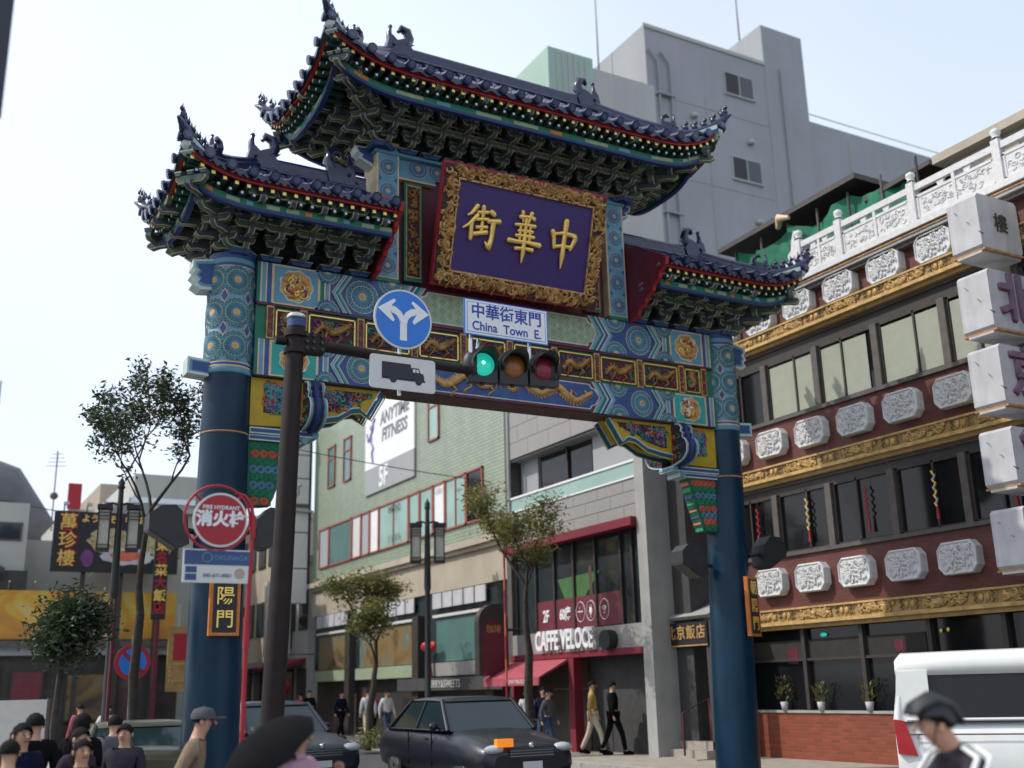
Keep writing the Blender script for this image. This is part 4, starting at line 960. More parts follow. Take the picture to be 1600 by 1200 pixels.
# balustrade
bal = part('balustrade', MB().box(4.2, LX, -.26, -.10, 9.38, 9.50, 'carvewhite'), rest)
px = [Y0 - y for y in (15.16, 14.05, 12.25, 10.44, 8.7)]
for i, x in enumerate(px):
    p = MB(); p.box(x - .075, x + .075, -.255, -.105, 9.50, 10.26, 'carvewhite'); p.lathe((x, -.18, 10.30), [(.085, 0), (.06, .04), (.09, .09), (.08, .15), (0, .2)], 'carvewhite', 10); part('baluster_post', p, bal)
    if i < len(px) - 1:
        a, b_ = x + .075, px[i + 1] - .075; p = MB(); p.box(a, b_, -.20, -.15, 9.50, 9.96, 'carvewhite')
        scrolls(p, a + .08, b_ - .08, 9.57, 9.90, -.195, 60, ['carvewhite'], .011, i, .08); p.box((a + b_) / 2 - .03, (a + b_) / 2 + .03, -.22, -.15, 9.5, 10.1, 'carvewhite')
        for q in ((a, b_, 9.50, 9.54), (a, b_, 9.93, 9.98), (a, a + .05, 9.5, 9.96), (b_ - .05, b_, 9.5, 9.96)): p.box(q[0], q[1], -.215, -.2, q[2], q[3], 'carvewhite')
        part('balustrade_panel', p, bal)
        p = MB(); p.box(a, b_, -.225, -.135, 10.08, 10.20, 'carvewhite')
        for k in (.33, .67): p.prism([(a + (b_ - a) * k - .05, 9.97), (a + (b_ - a) * k + .05, 9.97), (a + (b_ - a) * k + .09, 10.09), (a + (b_ - a) * k - .09, 10.09)], 'y', -.20, -.15, 'carvewhite')
        part('handrail', p, bal)
# jagged white scroll at the far end of the balustrade
p = MB(); x = 4.17; p.prism([(x, 9.4), (x, 10.5), (x - .08, 10.3), (x - .12, 10.1), (x - .22, 10.02), (x - .2, 9.9), (x - .34, 9.84), (x - .32, 9.72), (x - .46, 9.66), (x - .46, 9.4)][::-1], 'y', -.24, -.12, 'carvewhite'); part('end_scroll', p, bal)
# rooftop shed, green netting and beige penthouse
sh = MB(); sh.box(.8, 6.4, 2.2, 2.3, 9.36, 11.2, 'interior'); sh.prism([(.5, 11.55), (4.9, 11.62), (4.9, 11.74), (.5, 11.67)], 'y', .9, 5, 'bronze'); sh.prism([(4.9, 11.1), (6.6, 11.2), (6.6, 11.3), (4.9, 11.2)], 'y', 1.1, 5, 'bronze'); sh.box(.7, 6.5, 4.5, 5, 9.3, 11.5, 'darkwall')
rs = part('rooftop_shed', sh, rest)
nv = MB(); N = 26
vs = [(.9 + i * .20, 1.15 + .10 * sin(i * 1.1) + .05 * sin(i * 2.7 + j), 9.4 + (j / 6) * (2.10 - .30 * abs(sin(i * .36)))) for i in range(N) for j in range(7)]
nv.add(vs, [(i * 7 + j, (i + 1) * 7 + j, (i + 1) * 7 + j + 1, i * 7 + j + 1) for i in range(N - 1) for j in range(6)], 'net', True); part('safety_net', nv, rs)
nn = MB(); 
for i in range(7): nn.tube([(.9 + i * .9, 1.1, 9.36), (.9 + i * .9, 1.1, 11.5)], .03, 'bronze2' if i % 2 else 'bronze', 5)
nn.tube([(2.6, .9, 11.4), (2.85, .7, 11.5), (3.1, .75, 11.42)], [.06, .10, .05], 'cream', 6); part('scaffold_tube', nn, rs)
ph = MB(); ph.box(7.6, 10.7, .4, 3.0, 9.36, 10.60, 'greywall2'); ph.box(7.4, 10.9, .15, 3.2, 10.60, 10.76, 'beige'); ph.box(8.3, 9.0, .37, .4, 9.9, 10.5, 'beige'); ph.box(9.4, 10.4, .37, .4, 9.8, 10.45, 'signgrey'); part('penthouse', ph, rest)
rg_ = MB(); rg_.box(10.9, 16, -.3, 7, 0, 10.2, 'darkwall'); rg_.box(10.9, 16, -.34, -.3, 2.6, 3.2, 'greywall'); rg_.box(10.9, 16, -.5, 7.2, 10.2, 10.6, 'greywall')
nb = thing('dark_building', 'dark narrow building at the far right edge behind the white box signs', 'building', (RX, Y0, 0), -pi / 2); part('wall', rg_, nb)
w_ = MB()
for z in (4.2, 6.6): w_.box(11.3, 13.0, -.36, -.3, z, z + 1.4, 'glassd')
part('window', w_, nb)
# stacked white box signs on a pole
SP = [(8.09, 9.02, '樓', 'bronze'), (6.76, 7.74, '北', 'sgn'), (5.55, 6.50, '京', 'sgn'), (4.33, 5.20, '飯', 'sgn'), (3.10, 3.99, '店', 'sgn')]
M['sgn'] = mat('sign_character_purple_red', (0.19, 0.12, 0.18), 0.6)
M['sgnr'] = mat('sign_character_backing_red', (0.20, 0.02, 0.04), 0.5)  # red copy of each character, set behind and slightly lower
order = ('topmost of the stack, with a small faded character', 'second from the top with the character for north', 'third from the top with the character for capital', 'fourth from the top with the character for food', 'lowest of the stack with the character for shop')
for i, (z0, z1, ch, mt) in enumerate(SP):
    t = thing('box_sign', 'white box sign, ' + order[i], 'sign', (14.3, 10.26, z0), 0, 'white box signs stacked on the restaurant corner')
    h = z1 - z0; b = MB(); c = .05
    b.prism([(c, 0), (.98 - c, 0), (.98, c), (.98, h - c), (.98 - c, h), (c, h), (0, h - c), (0, c)], 'y', 0, .56, 'signwhite'); bo = part('box', b, t)
    e = MB(); e.box(.02, .96, -.02, .58, -.035, -.002, 'rust'); e.box(.02, .96, .04, .5, -.07, -.035, 'signwhite'); part('base_trim', e, bo)
    if i: text(ch, .86 if i else .4, 'sgn', bo, (.60, -.03, h / 2), ext=.03, off=.014); text(ch, .86, 'sgnr', bo, (.62, -.012, h / 2 - .02), ext=.012, off=.014)
    else: text(ch, .34, 'bronze', bo, (.52, -.012, h / 2), ext=.008)
    k = MB(); k.tube([(.98, .28, h * .5), (1.16, .28, h * .5)], .035, 'rust', 6)
    for q in range(3): k.tube([(.05, .0 + q * .2, h * (.25 + .25 * q)), (-.06, .0 + q * .2, h * (.25 + .25 * q) + .03)], [.02, .006], 'chrome', 4)
    part('bracket', k, bo)
t = thing('sign_pole', 'dark grey pole with rusty clamps behind the white box signs', 'pole', (15.42, 10.55, 0)); m = MB(); m.cyl((0, 0, 2.7), (0, 0, 9.9), .055, .055, 'bronze2', 10)
for z in (4, 5.5, 7, 8.6): m.cyl((0, 0, z), (0, 0, z + .06), .075, .075, 'rust', 10)
part('pole', m, t)
# potted plants on the low wall
for i, (yw, hgt, lab) in enumerate(((16.9, .5, 'tall leafy plant in a white pot beside the right gate column'), (15.9, .38, 'leafy plant in a small white pot, second from the right gate column'), (14.7, .42, 'spiky plant in a white pot in front of the middle window bar'), (13.4, .3, 'short bush in a white pot nearest the white van'))):
    t = thing('potted_plant', lab, 'plant', (15.44, yw, 1.03), 0, 'potted plants on the low brick wall'); m = MB(); m.lathe((0, 0, 0), [(.0, 0), (.055, 0), (.08, .16), (.07, .16), (.0, .14)], 'signwhite', 12); part('pot', m, t)
    l = MB(); rnd = random.Random(i)
    for k in range(60):
        a = rnd.uniform(0, 6.28); r_ = rnd.uniform(.02, .16); z = rnd.uniform(.15, hgt + .1); p = Vector((r_ * cos(a), r_ * sin(a), z)); d = Vector((cos(a), sin(a), 1.2)).normalized() * .10; n_ = Vector((-sin(a), cos(a), 0)) * .018
        l.add([tuple(p), tuple(p + d * .5 + n_), tuple(p + d), tuple(p + d * .5 - n_)], [(0, 1, 2, 3)], 'leafy')
    part('foliage', l, t)
# entrance canopy with black and gold sign
t = thing('entrance_canopy', 'grey sloping canopy over a restaurant door with a black and gold sign', 'canopy', (14.4, 19.3, 0), -pi / 2)
m = MB(); m.prism([(-.10, 2.92), (0, 2.86), (1.25, 2.86), (1.25, 3.35), (1.1, 3.38)], 'x', -.1, 1.6, 'concrete'); part('canopy_roof', m, t)
m = MB(); m.box(-.1, .12, .0, .25, 0, 2.86, 'darkwall'); m.box(1.4, 1.6, .0, .25, 0, 2.86, 'darkwall'); part('pier', m, t)
m = MB(); m.box(.10, 1.5, -.04, .02, 2.32, 2.80, 'black'); m.box(.10, 1.5, -.05, -.04, 2.32, 2.345, 'goldp'); m.box(.10, .125, -.05, -.04, 2.32, 2.8, 'goldp'); so = part('canopy_sign', m, t)
for k, ch in enumerate('北京飯店'): text(ch, .30, 'goldp', so, (.32 + k * .33, -.045, 2.58), ext=.006, off=.004)
m = MB(); m.box(.12, 1.4, .5, .6, 0, 2.3, 'interior'); m.box(.35, .55, .42, .5, 0, 2.1, 'maroon'); m.box(.9, 1.0, .42, .5, 0, 2.1, 'bronze2'); part('door', m, t)
m = MB()
for k in range(3): m.box(-.05, 1.5, -.5 + k * .25, .45, k * .15, k * .15 + .15, 'paving')
part('step', m, t)
m = MB(); m.tube([(1.0, -.4, .2), (1.0, -.4, 1.0), (1.0, .3, 1.3), (1.0, .3, .45)], .025, 'maroon', 6); part('step_handrail', m, t)

# ------------------------------------------------------------------ café building with balcony
VX = 14.0; VY = 25.1
cafe = thing('cafe_building', 'grey stone café building with a long balcony, crimson trim and white lettering', 'building', (VX, VY, 0), -pi / 2)
L = VY - 19.35
m = MB(); m.box(0, L, .45, 8, 0, 9.6, 'darkwall'); m.box(0, L, 0, .45, 4.98, 4.99, 'concrete'); wv = part('wall', m, cafe)
m = MB(); m.box(L, L + .34, -.12, 2.0, 0, 9.6, 'concrete'); m.box(L + .34, L + .9, .5, 3.0, 0, 9.6, 'darkwall'); part('end_pier', m, cafe)
m = MB(); m.box(-.28, -.05, -.05, .3, 0, 14, 'bronze2'); m.tube([(.03, -.1, 4.9), (.03, -.1, 12)], .05, 'greywall', 8); part('party_pier', m, cafe)
def slabs(z0, z1, y, rows, nm='stone_panel', mtk='granite', depth=.06, wd=1.05):
    h = (z1 - z0) / rows; sh = MB().box(0, wd - .012, 0, depth, 0, h - .012, mtk).mesh(nm); 
    for r_ in range(rows):
        x = 0.0 - (wd / 2 if r_ % 2 else 0)
        while x < L - .02:
            if x < 0: a = MB().box(0, wd / 2 - .012, 0, depth, 0, h - .012, mtk); part(nm, a, wv, (0, y, z0 + r_ * h))
            elif x + wd > L: a = MB().box(0, L - x - .006, 0, depth, 0, h - .012, mtk); part(nm, a, wv, (x, y, z0 + r_ * h))
            else: inst(sh, nm, wv, (x, y, z0 + r_ * h))
            x += wd
m = MB(); m.box(0, L, -.02, .45, 5.14, 6.02, 'darkwall'); m.box(0, L, -.02, .45, 7.42, 9.6, 'darkwall'); m.box(0, L, .0, .45, 2.36, 2.86, 'darkwall'); part('parapet_core', m, cafe)
slabs(5.14, 6.02, -.08, 3); slabs(7.45, 8.75, -.08, 3); slabs(2.36, 2.87, -.08, 1)
m = MB(); m.box(0, L, -.11, -.02, 6.0, 6.04, 'white'); m.box(0, L, -.07, -.05, 6.06, 6.36, 'glassm'); m.box(0, L, -.10, -.03, 6.36, 6.41, 'white'); part('glass_balcony_rail', m, cafe)
m = MB(); m.box(0, L, .4, .44, 6.05, 7.4, 'interior'); m.box(0, .9, .3, .40, 6.05, 7.4, 'greywall'); m.box(3.6, L, .25, .40, 6.05, 7.4, 'greywall'); m.box(2.3, 2.36, .3, .4, 6.05, 7.4, 'bronze'); m.box(1.0, 3.4, .36, .40, 6.4, 7.3, 'glassb'); m.box(0, L, -.02, .45, 7.40, 7.42, 'greywall'); part('balcony_back', m, cafe)
m = MB(); m.box(0, 1.5, -.04, .0, 8.80, 9.5, 'glassm'); m.box(0, L, -.06, .0, 8.76, 8.80, 'white'); part('top_window', m, cafe)
m = MB(); m.box(-.02, L, -.28, .05, 4.93, 5.12, 'crimson'); part('crimson_canopy_band', m, cafe)
M['insidegreen'] = mat('green_cloth_indoors', (0.045, 0.14, 0.035), 0.7); M['film'] = mat('dull_red_window_film', (0.15, 0.022, 0.035), 0.5); M['pinkawn'] = mat('faded_pink_awning', (0.36, 0.065, 0.085), 0.7)
# 2F glazing with red window film
xs = [1.0, 1.9, 2.8, 3.75, 4.8, 5.25, L]
m = MB(); m.box(0, L, .12, .2, 2.87, 4.93, 'glassd'); gz = part('cafe_glazing', m, cafe)
for x in [0] + xs: q = MB(); q.box(x - .03, x + .03, .05, .12, 2.87, 4.93, 'bronze'); part('mullion', q, gz)
m = MB(); m.prism([(2.0, 4.1), (3.9, 4.15), (2.9, 3.35), (2.5, 3.35)], 'y', .105, .118, 'insidegreen'); m.box(3.42, 3.55, .104, .117, 3.5, 4.3, 'brown'); part('green_awning_inside', m, gz)
for k, (x0_, x1_, tx) in enumerate(((1.03, 1.87, '2F'), (1.93, 2.77, '60席'), (2.83, 3.72, ''), (3.78, 4.77, ''))):
    q = MB(); q.box(x0_, x1_, .085, .10, 2.90, 3.62, 'film')
    if k >= 2:
        for cx in ((3.04, 3.48) if k == 2 else (4.05,)):
            q.tube([(cx + .19 * cos(a * pi / 10), .08, 3.26 + .23 * sin(a * pi / 10)) for a in range(21)], .010, 'white', 4, False)
            if cx < 3.1: q.tube([(cx - .1, .08, 3.26), (cx + .1, .08, 3.26)], .018, 'white', 4); q.tube([(cx - .05, .08, 3.32), (cx - .02, .08, 3.38)], .008, 'white', 4)
            elif cx < 3.6: q.sph((cx, .08, 3.26), (.07, .01, .09), 'white', 8, 5); q.tube([(cx, .08, 3.2), (cx, .08, 3.1)], .012, 'white', 4); q.tube([(cx - .03, .08, 3.34), (cx - .03, .08, 3.4)], .008, 'white', 4); q.tube([(cx + .03, .08, 3.34), (cx + .03, .08, 3.4)], .008, 'white', 4)
            else:
                for rr in (.05, .09, .13): q.tube([(cx + rr * cos(pi * .25 + a * pi / 12), .08, 3.2 + rr * sin(pi * .25 + a * pi / 12)) for a in range(7)], .011, 'white', 4, False)
                q.sph((cx, .08, 3.18), .02, 'white', 6, 4)
    fo = part('window_film', q, gz)
    if tx: text(tx, .40 if k == 0 else .34, 'white', fo, ((x0_ + x1_) / 2, .08, 3.24), ext=.006, sx=.75, off=.01)
text('CAFFE VELOCE', .62, 'white', cafe, (2.72, -.22, 2.62), ext=.03, sx=.62, off=.018, name='channel_lettering')
m = MB(); m.cyl((4.55, -.08, 2.55), (4.55, -.30, 2.55), .22, .22, 'dark', 18); part('round_lamp', m, cafe)
m = MB(); m.box(0, L, -.15, .1, 2.22, 2.36, 'crimson'); part('crimson_fascia', m, cafe)
# awning, doorway, red column
m = MB(); m.prism([(-.15, 2.20), (-.95, 1.80), (-.95, 1.62), (-.92, 1.62), (-.92, 1.78), (-.12, 2.15)], 'x', .0, 2.75, 'pinkawn'); ao = part('awning', m, cafe)
text('CAFFE VELOCE', .12, 'white', ao, (1.7, -.962, 1.71), ext=.002)
m = MB(); m.box(2.75, 2.98, -.14, .1, 0, 2.22, 'crimson'); part('red_column', m, cafe); m = MB(); m.box(0, .10, -.14, .1, 0, 2.22, 'crimson'); part('red_column', m, cafe)
m = MB(); m.box(0.1, 2.75, .42, .45, 0, 2.2, 'shopmix'); m.box(2.98, L, 1.0, 1.1, 0, 2.25, 'bronze'); m.box(2.98, L, .1, 1.0, 2.24, 2.3, 'darkwall')
for k in range(5): m.box(3.1 + k * .5, 3.14 + k * .5, .94, 1.0, 0, 2.24, 'bronze2')
part('shopfront', m, cafe)

# ------------------------------------------------------------------ green tiled building
GXX = 14.0; GY = 41.2
grn = thing('green_tiled_building', 'tall building with pale green glazed brick walls, red-brown window frames and a fitness banner', 'building', (GXX, GY, 0), -pi / 2)
GL = GY - 25.4
xg = lambda yw: GY - yw
m = MB(); m.box(0, GL, 0, 2.1, 5.55, 15.5, 'tilewall'); gw = part('wall', m, grn)
m = MB(); m.box(-.05, GL + .03, -.22, 0, 5.42, 5.60, 'beige'); m.box(-.05, GL + .03, -.12, 0, 5.30, 5.42, 'beige'); part('cornice', m, grn)
m = MB(); m.box(0, GL, .0, 9, 4.35, 5.30, 'beige'); m.box(0, GL, .4, 9, 0, 4.35, 'darkwall'); part('lower_wall', m, grn)
def win(x0_, x1_, z0, z1, bars, pane, frame='redframe', zb=None, y=-.03):
    f = MB(); t_ = .055
    for q in ((x0_, x0_ + t_, z0, z1), (x1_ - t_, x1_, z0, z1), (x0_, x1_, z0, z0 + t_), (x0_, x1_, z1 - t_, z1)): f.box(q[0], q[1], y - .03, .0, q[2], q[3], frame)
    for bx in bars: f.box(bx - t_ / 2, bx + t_ / 2, y - .02, .0, z0, z1, frame)
    if zb: f.box(x0_, x1_, y - .02, .0, zb - t_ / 2, zb + t_ / 2, frame)
    o = part('window', f, grn); g = MB(); g.box(x0_ + .02, x1_ - .02, y + .01, .0, z0 + .02, z1 - .02, pane); part('pane', g, o); return o
for yw, z0, z1 in ((37.9, 9.05, 10.7), (39.6, 9.1, 10.7), (30.35, 9.02, 10.62), (27.6, 9.6, 11.2)): win(xg(yw), xg(yw) + .78, z0, z1, [], 'glassg' if yw != 30.35 else 'glassm', zb=z1 - .5)
# ribbon of windows
cuts = [39.35, 38.6, 36.9, 36.1, 34.9, 34.3, 32.6, 31.2, 30.3, 29.4, 28.6, 27.7, 26.85]
kinds = ['signgrey', 'glassg', 'carvewhite', 'greywall', 'white', 'glassm', 'glassg', 'glassm', 'glassg', 'white', 'glassm', 'glassm']
ws = [40.2, 39.35, 37.4, 36.5, 35.55, 34.6, 32.0, 31.0, 30.2, 29.3, 27.9, 26.85]
kinds = ['greywall', 'glassg', 'signgrey', 'greywall', 'white', 'glassm', 'glassm', 'glassm', 'white', 'glassm', 'glassb']
ws = [40.4, 39.3, 36.9, 36.0, 35.2, 34.35, 31.85, 31.0, 30.0, 29.15, 27.75, 26.7]
for i in range(11):
    bars = [xg((ws[i] + ws[i + 1]) / 2)] if kinds[i] == 'glassm' and ws[i] - ws[i + 1] > 1.2 else []
    o = win(xg(ws[i]) + .01, xg(ws[i + 1]) - .01, 6.10, 7.62, bars, kinds[i])
    if i == 5: text('045-312', .30, 'glassd', o, (xg(33.0), -.065, 7.35), ext=.002); text('ﾌﾞﾗｲﾀﾞﾙ', .3, 'glassg', o, (xg(33.0), -.065, 6.35), ext=.002)
    if i == 8: text('CAFE', .26, 'greywall', o, (xg(29.6), -.065, 7.38), ext=.002, sx=.8)
# upper ribbon seen below the beam
win(xg(40.8), xg(33), 11.95, 13.3, [xg(a) for a in (39.5, 38.2, 37, 35.8, 34.4)], 'glassm')
# fitness banner
bn = MB(); bn.box(xg(35.6), xg(31.35), -.07, -.01, 9.05, 11.6, 'white'); bn.box(xg(35.6), xg(31.35), -.07, -.01, 8.15, 9.05, 'greywall'); bo = part('fitness_banner', bn, grn)
M['bannergrey'] = mat('banner_text_grey', (0.20, 0.20, 0.23), 0.6); M['bannerviolet'] = mat('banner_violet', (0.30, 0.26, 0.50), 0.6)
text('ANYTIME', .62, 'bannergrey', bo, (xg(32.98), -.078, 10.62), ext=.003, sx=.95, off=.018, shear=.12); text('FITNESS', .62, 'bannergrey', bo, (xg(32.98), -.078, 10.02), ext=.003, sx=1.0, off=.018, shear=.12)
text('5F', .95, 'white', bo, (xg(33.9), -.078, 8.58), ext=.003, sx=.85, off=.03)
rn = MB(); X = xg(35.05)
rn.sph((X - .02, -.08, 10.52), (.10, .01, .10), 'bannerviolet', 10, 6)
rn.tube([(X - .36, -.08, 10.35), (X - .22, -.08, 10.05), (X + .02, -.08, 10.25), (X + .22, -.08, 10.45), (X + .20, -.08, 10.62), (X + .38, -.08, 10.78)], .045, 'bannerviolet', 5)
rn.tube([(X + .04, -.08, 10.3), (X + .05, -.08, 9.95), (X + .24, -.08, 9.75), (X + .12, -.08, 9.55), (X + .22, -.08, 9.25)], .05, 'bannerviolet', 5); part('runner_logo', rn, bo)
# 1-2F: white transom panels, glazing, dark columns
m = MB(); m.box(.2, GL - .2, .1, .4, 1.95, 4.35, 'glassd'); g1 = part('shop_glazing', m, grn)
for k, (a, b_) in enumerate(((40.5, 37.2), (36.3, 31.4), (30.1, 26.6))):
    n_ = int((a - b_) / .62)
    for j in range(n_):
        q = MB(); x0_ = xg(a) + j * (a - b_) / n_; q.box(x0_ + .03, x0_ + (a - b_) / n_ - .05, -.04, .0, 3.88, 4.32, 'signwhite'); part('transom_panel', q, g1)
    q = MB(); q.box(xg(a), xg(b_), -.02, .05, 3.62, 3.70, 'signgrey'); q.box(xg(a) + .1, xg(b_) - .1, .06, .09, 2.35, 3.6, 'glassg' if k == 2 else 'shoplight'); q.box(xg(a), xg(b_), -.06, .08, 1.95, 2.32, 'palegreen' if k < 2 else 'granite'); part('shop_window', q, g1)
    q = MB(); q.box(xg(b_), xg(b_) + .45, -.12, .1, 0, 3.75, 'bronze'); part('dark_column', q, grn)
m = MB(); m.box(0, GL, .3, .38, 0, 1.95, 'shopmix'); m.box(9, GL, -.25, .3, 1.55, 1.9, 'darkwall'); part('shopfront', m, grn)
text('CURRY&SWEETS', .30, 'signgrey', grn, (xg(28.9), -.27, 1.72), ext=.003)
# red ribbon ornament
m = MB(); m.sph((xg(30.0), -.2, 2.75), (.30, .08, .16), 'signred', 8, 5)
for d in (-.3, .3): m.sph((xg(30.0) + d, -.2, 2.8), (.20, .08, .14), 'signred', 8, 5)
m.tube([(xg(30.0), -.2, 2.7), (xg(29.95), -.2, 2.2), (xg(29.9), -.2, 1.6)], [.07, .08, .14], 'signred', 6); part('red_bow', m, grn)
# dark round-topped shop sign hanging near the café
t = thing('arched_shop_sign', 'dark arched hanging shop sign with a crimson face beside the café', 'sign', (13.2, 24.9, 0)); m = MB()
pts = [(-.42, 1.9), (.42, 1.9), (.42, 3.2)] + [(.42 * cos(a * pi / 10), 3.2 + .42 * sin(a * pi / 10)) for a in range(1, 10)] + [(-.42, 3.2)]
m.prism(pts, 'y', -.12, .12, 'bronze'); bo = part('board', m, t); m = MB(); m.poly([(x * .8, 2.55 + (z - 2.75) * .8) for x, z in pts], -.124, 'maroon'); part('face', m, bo); m = MB(); m.tube([(.4, 0, 3.0), (.85, 0, 3.0)], .04, 'bronze', 6); part('arm', m, t)
text('珈琲', .22, 'goldp', bo, (0, -.13, 3.0), ext=.003)
# vertical sign tower at the corner of the green building
t = thing('sign_tower', 'tall narrow white panel sign tower with a grey cap beside the green tiled building', 'sign tower', (13.35, 41.6, 0))
for z0, z1 in ((4.9, 6.2), (6.25, 7.6), (7.65, 8.6), (8.75, 9.75), (9.8, 10.7), (10.75, 11.7)): m = MB(); m.box(-.42, .45, -.3, .3, z0, z1, 'signgrey'); part('sign_panel', m, t)
m = MB(); m.box(-.50, .52, -.36, .36, 8.60, 8.75, 'bronze2'); m.box(-.62, .6, -.45, .45, 8.42, 8.5, 'concrete'); m.box(-.58, .56, -.4, .4, 11.7, 11.86, 'greywall'); m.box(.45, .62, -.12, .12, 4.5, 11.6, 'bronze'); part('cap', m, t)
m = MB(); m.tube([(-.1, -.31, 9.0), (.05, -.31, 9.2), (.0, -.31, 9.4), (.15, -.31, 9.5)], .02, 'dark', 5); part('runner_logo', m, t)

# ------------------------------------------------------------------ buildings further along and behind
t = thing('grey_apartment_block', 'large windowless pale grey block with drain pipes and two small windows, towering behind the gate', 'building', (26.2, 36, 0))
m = MB(); m.box(1.6, 9.0, 0, 12, 0, 31.6, 'greywall'); m.box(0.0, 1.6, 1.0, 12, 0, 28.9, 'greywall2'); m.box(9.0, 11.75, -.02, 10, 0, 33.8, 'greywall'); m.box(11.75, 40, .1, 14, 0, 29.1, 'greywall'); m.box(1.52, 9.05, -.06, .0, 31.45, 31.65, 'greywall2'); wo = part('wall', m, t)
for x, z in ((6.35, 29.25), (6.4, 24.7)):
    f = MB(); f.box(x - .05, x + 1.75, -.05, .0, z - .05, z + 1.15, 'greywall2'); f.box(x - .1, x + 1.8, -.1, .0, z - .12, z - .05, 'greywall2'); fo = part('window', f, t)
    g = MB(); g.box(x, x + .82, -.06, -.05, z, z + 1.1, 'glassb'); g.box(x + .90, x + 1.7, -.06, -.05, z, z + 1.1, 'glassd'); part('pane', g, fo)
m = MB()
for x in (2.2, 2.9): m.tube([(x, -.12, 8), (x, -.12, 29.7), (x - .5, -.12, 30.3)], .06, 'greywall', 6); 
for z in range(10, 30, 3): m.box(2.05, 3.05, -.22, 0, z, z + .08, 'greywall')
part('drain_pipe', m, t)
for z in (12, 16, 20, 24, 28): m = MB(); m.box(1.62, 8.98, -.015, .0, z, z + .05, 'concrete'); part('wall_joint', m, t)
for x in (5.0, 14.5, 19, 24): m = MB(); m.box(x, x + .05, -.02 if x < 9 else .08, .1, 4, 28.6, 'concrete'); part('wall_joint', m, t)
m = MB(); m.tube([(10.0, -.12, 6), (10.0, -.12, 31.5)], .05, 'greywall', 6); part('drain_pipe', m, t)
for x, z in ((7.6, 26.8), (4.2, 27.4), (7.7, 22.6)): m = MB(); m.lathe((0, 0, 0), [(.0, -.1), (.16, -.1), (.16, .1), (0, .1)], 'greywall2', 10); part('wall_vent', m, t, (x, -.08, z))
m = MB(); m.tube([(12.2, .6, 29.1), (12.2, .6, 29.9), (30, .6, 29.9)], .03, 'greywall2', 5); part('roof_rail', m, t)
m = MB(); m.tube([(1.0, 3, 28.9), (1.0, 3, 35.5)], [.05, .02], 'bronze2', 5); m.tube([(9.4, 2, 33.8), (9.4, 2, 38)], [.05, .02], 'bronze2', 5); part('antenna', m, t)
t = thing('pale_green_block', 'pale green building with a striped corner, rising behind the main gate roof', 'building', (16.2, 26, 0))
m = MB(); m.box(.0, 1.7, 0, 6, 9.7, 21.3, 'mintwall'); m.box(1.7, 4.2, .05, 5, 9.7, 21.0, 'greywall2'); part('wall', m, t)
m = MB()
for k in range(6): m.box(.3 + k * .22, .36 + k * .22, -.03, 0, 9.9, 21.2, 'greywall2')
part('corner_stripe', m, t)
# further shops down the street
for i, (yy, ww, hh, wm, lab) in enumerate(((47, 5, 6.6, 'greywall2', 'small pale shop building with a red-dotted vertical sign beyond the green tiled building'), (53, 7, 9.0, 'beige', 'beige building with balconies further down the street'), (62, 9, 8.0, 'greywall', 'grey low block at the far end of the street'))):
    t = thing('far_shop_building', lab, 'building', (14.3, yy, 0), -pi / 2); m = MB(); m.box(0, ww - .5, 0, 8, 0, hh, wm); m.box(-.1, ww - .4, -.15, 8.1, hh, hh + .3, 'concrete'); part('wall', m, t)
    for fl in range(int(hh / 3)):
        for k in range(int(ww / 1.6)):
            q = MB(); x = .3 + k * 1.55; z = fl * 3 + 1.0; q.box(x, x + 1.1, -.04, 0, z, z + 1.5, 'bronze'); o = part('window', q, t); q = MB(); q.box(x + .05, x + 1.05, -.06, -.04, z + .05, z + 1.45, 'glassd' if (k + fl) % 2 else 'shopmix'); part('pane', q, o)
    m = MB(); m.prism([(0, 2.9), (-1.0, 2.6), (-1.0, 2.45), (0, 2.7)], 'x', .1, ww - .6, ['crimson', 'bronze', 'crimson'][i]); part('awning', m, t)
t = thing('hanging_shop_sign', 'white vertical shop sign with three dark red dots hanging beyond the green tiled building', 'sign', (13.7, 44.5, 3.0)); m = MB(); m.box(-.55, .5, -.12, .12, 0, 3.0, 'signgrey'); bo = part('board', m, t)
for k in range(3): q = MB(); q.sph((-.05, -.13, .6 + k * .85), (.28, .02, .28), 'maroon', 12, 6); part('dot', q, bo)
m = MB(); m.box(.5, .6, -.05, .05, .3, 2.8, 'bronze'); part('arm', m, t)
t = thing('red_lantern', 'big red paper lantern hanging far down the street, right of the signal pole', 'lantern', (12.55, 40.4, 1.75)); m = MB(); m.sph((0, 0, 0), (.42, .42, .36), 'signred', 14, 8); part('lantern_body', m, t); m = MB(); m.cyl((0, 0, -.42), (0, 0, -.34), .16, .16, 'black', 10); part('lantern_cap', m, t); m = MB(); m.cyl((0, 0, .34), (0, 0, .42), .16, .16, 'black', 10); m.tube([(0, 0, .4), (0, 0, 1.2), (1.3, 0, 1.2)], .02, 'black', 4); part('lantern_cap', m, t)

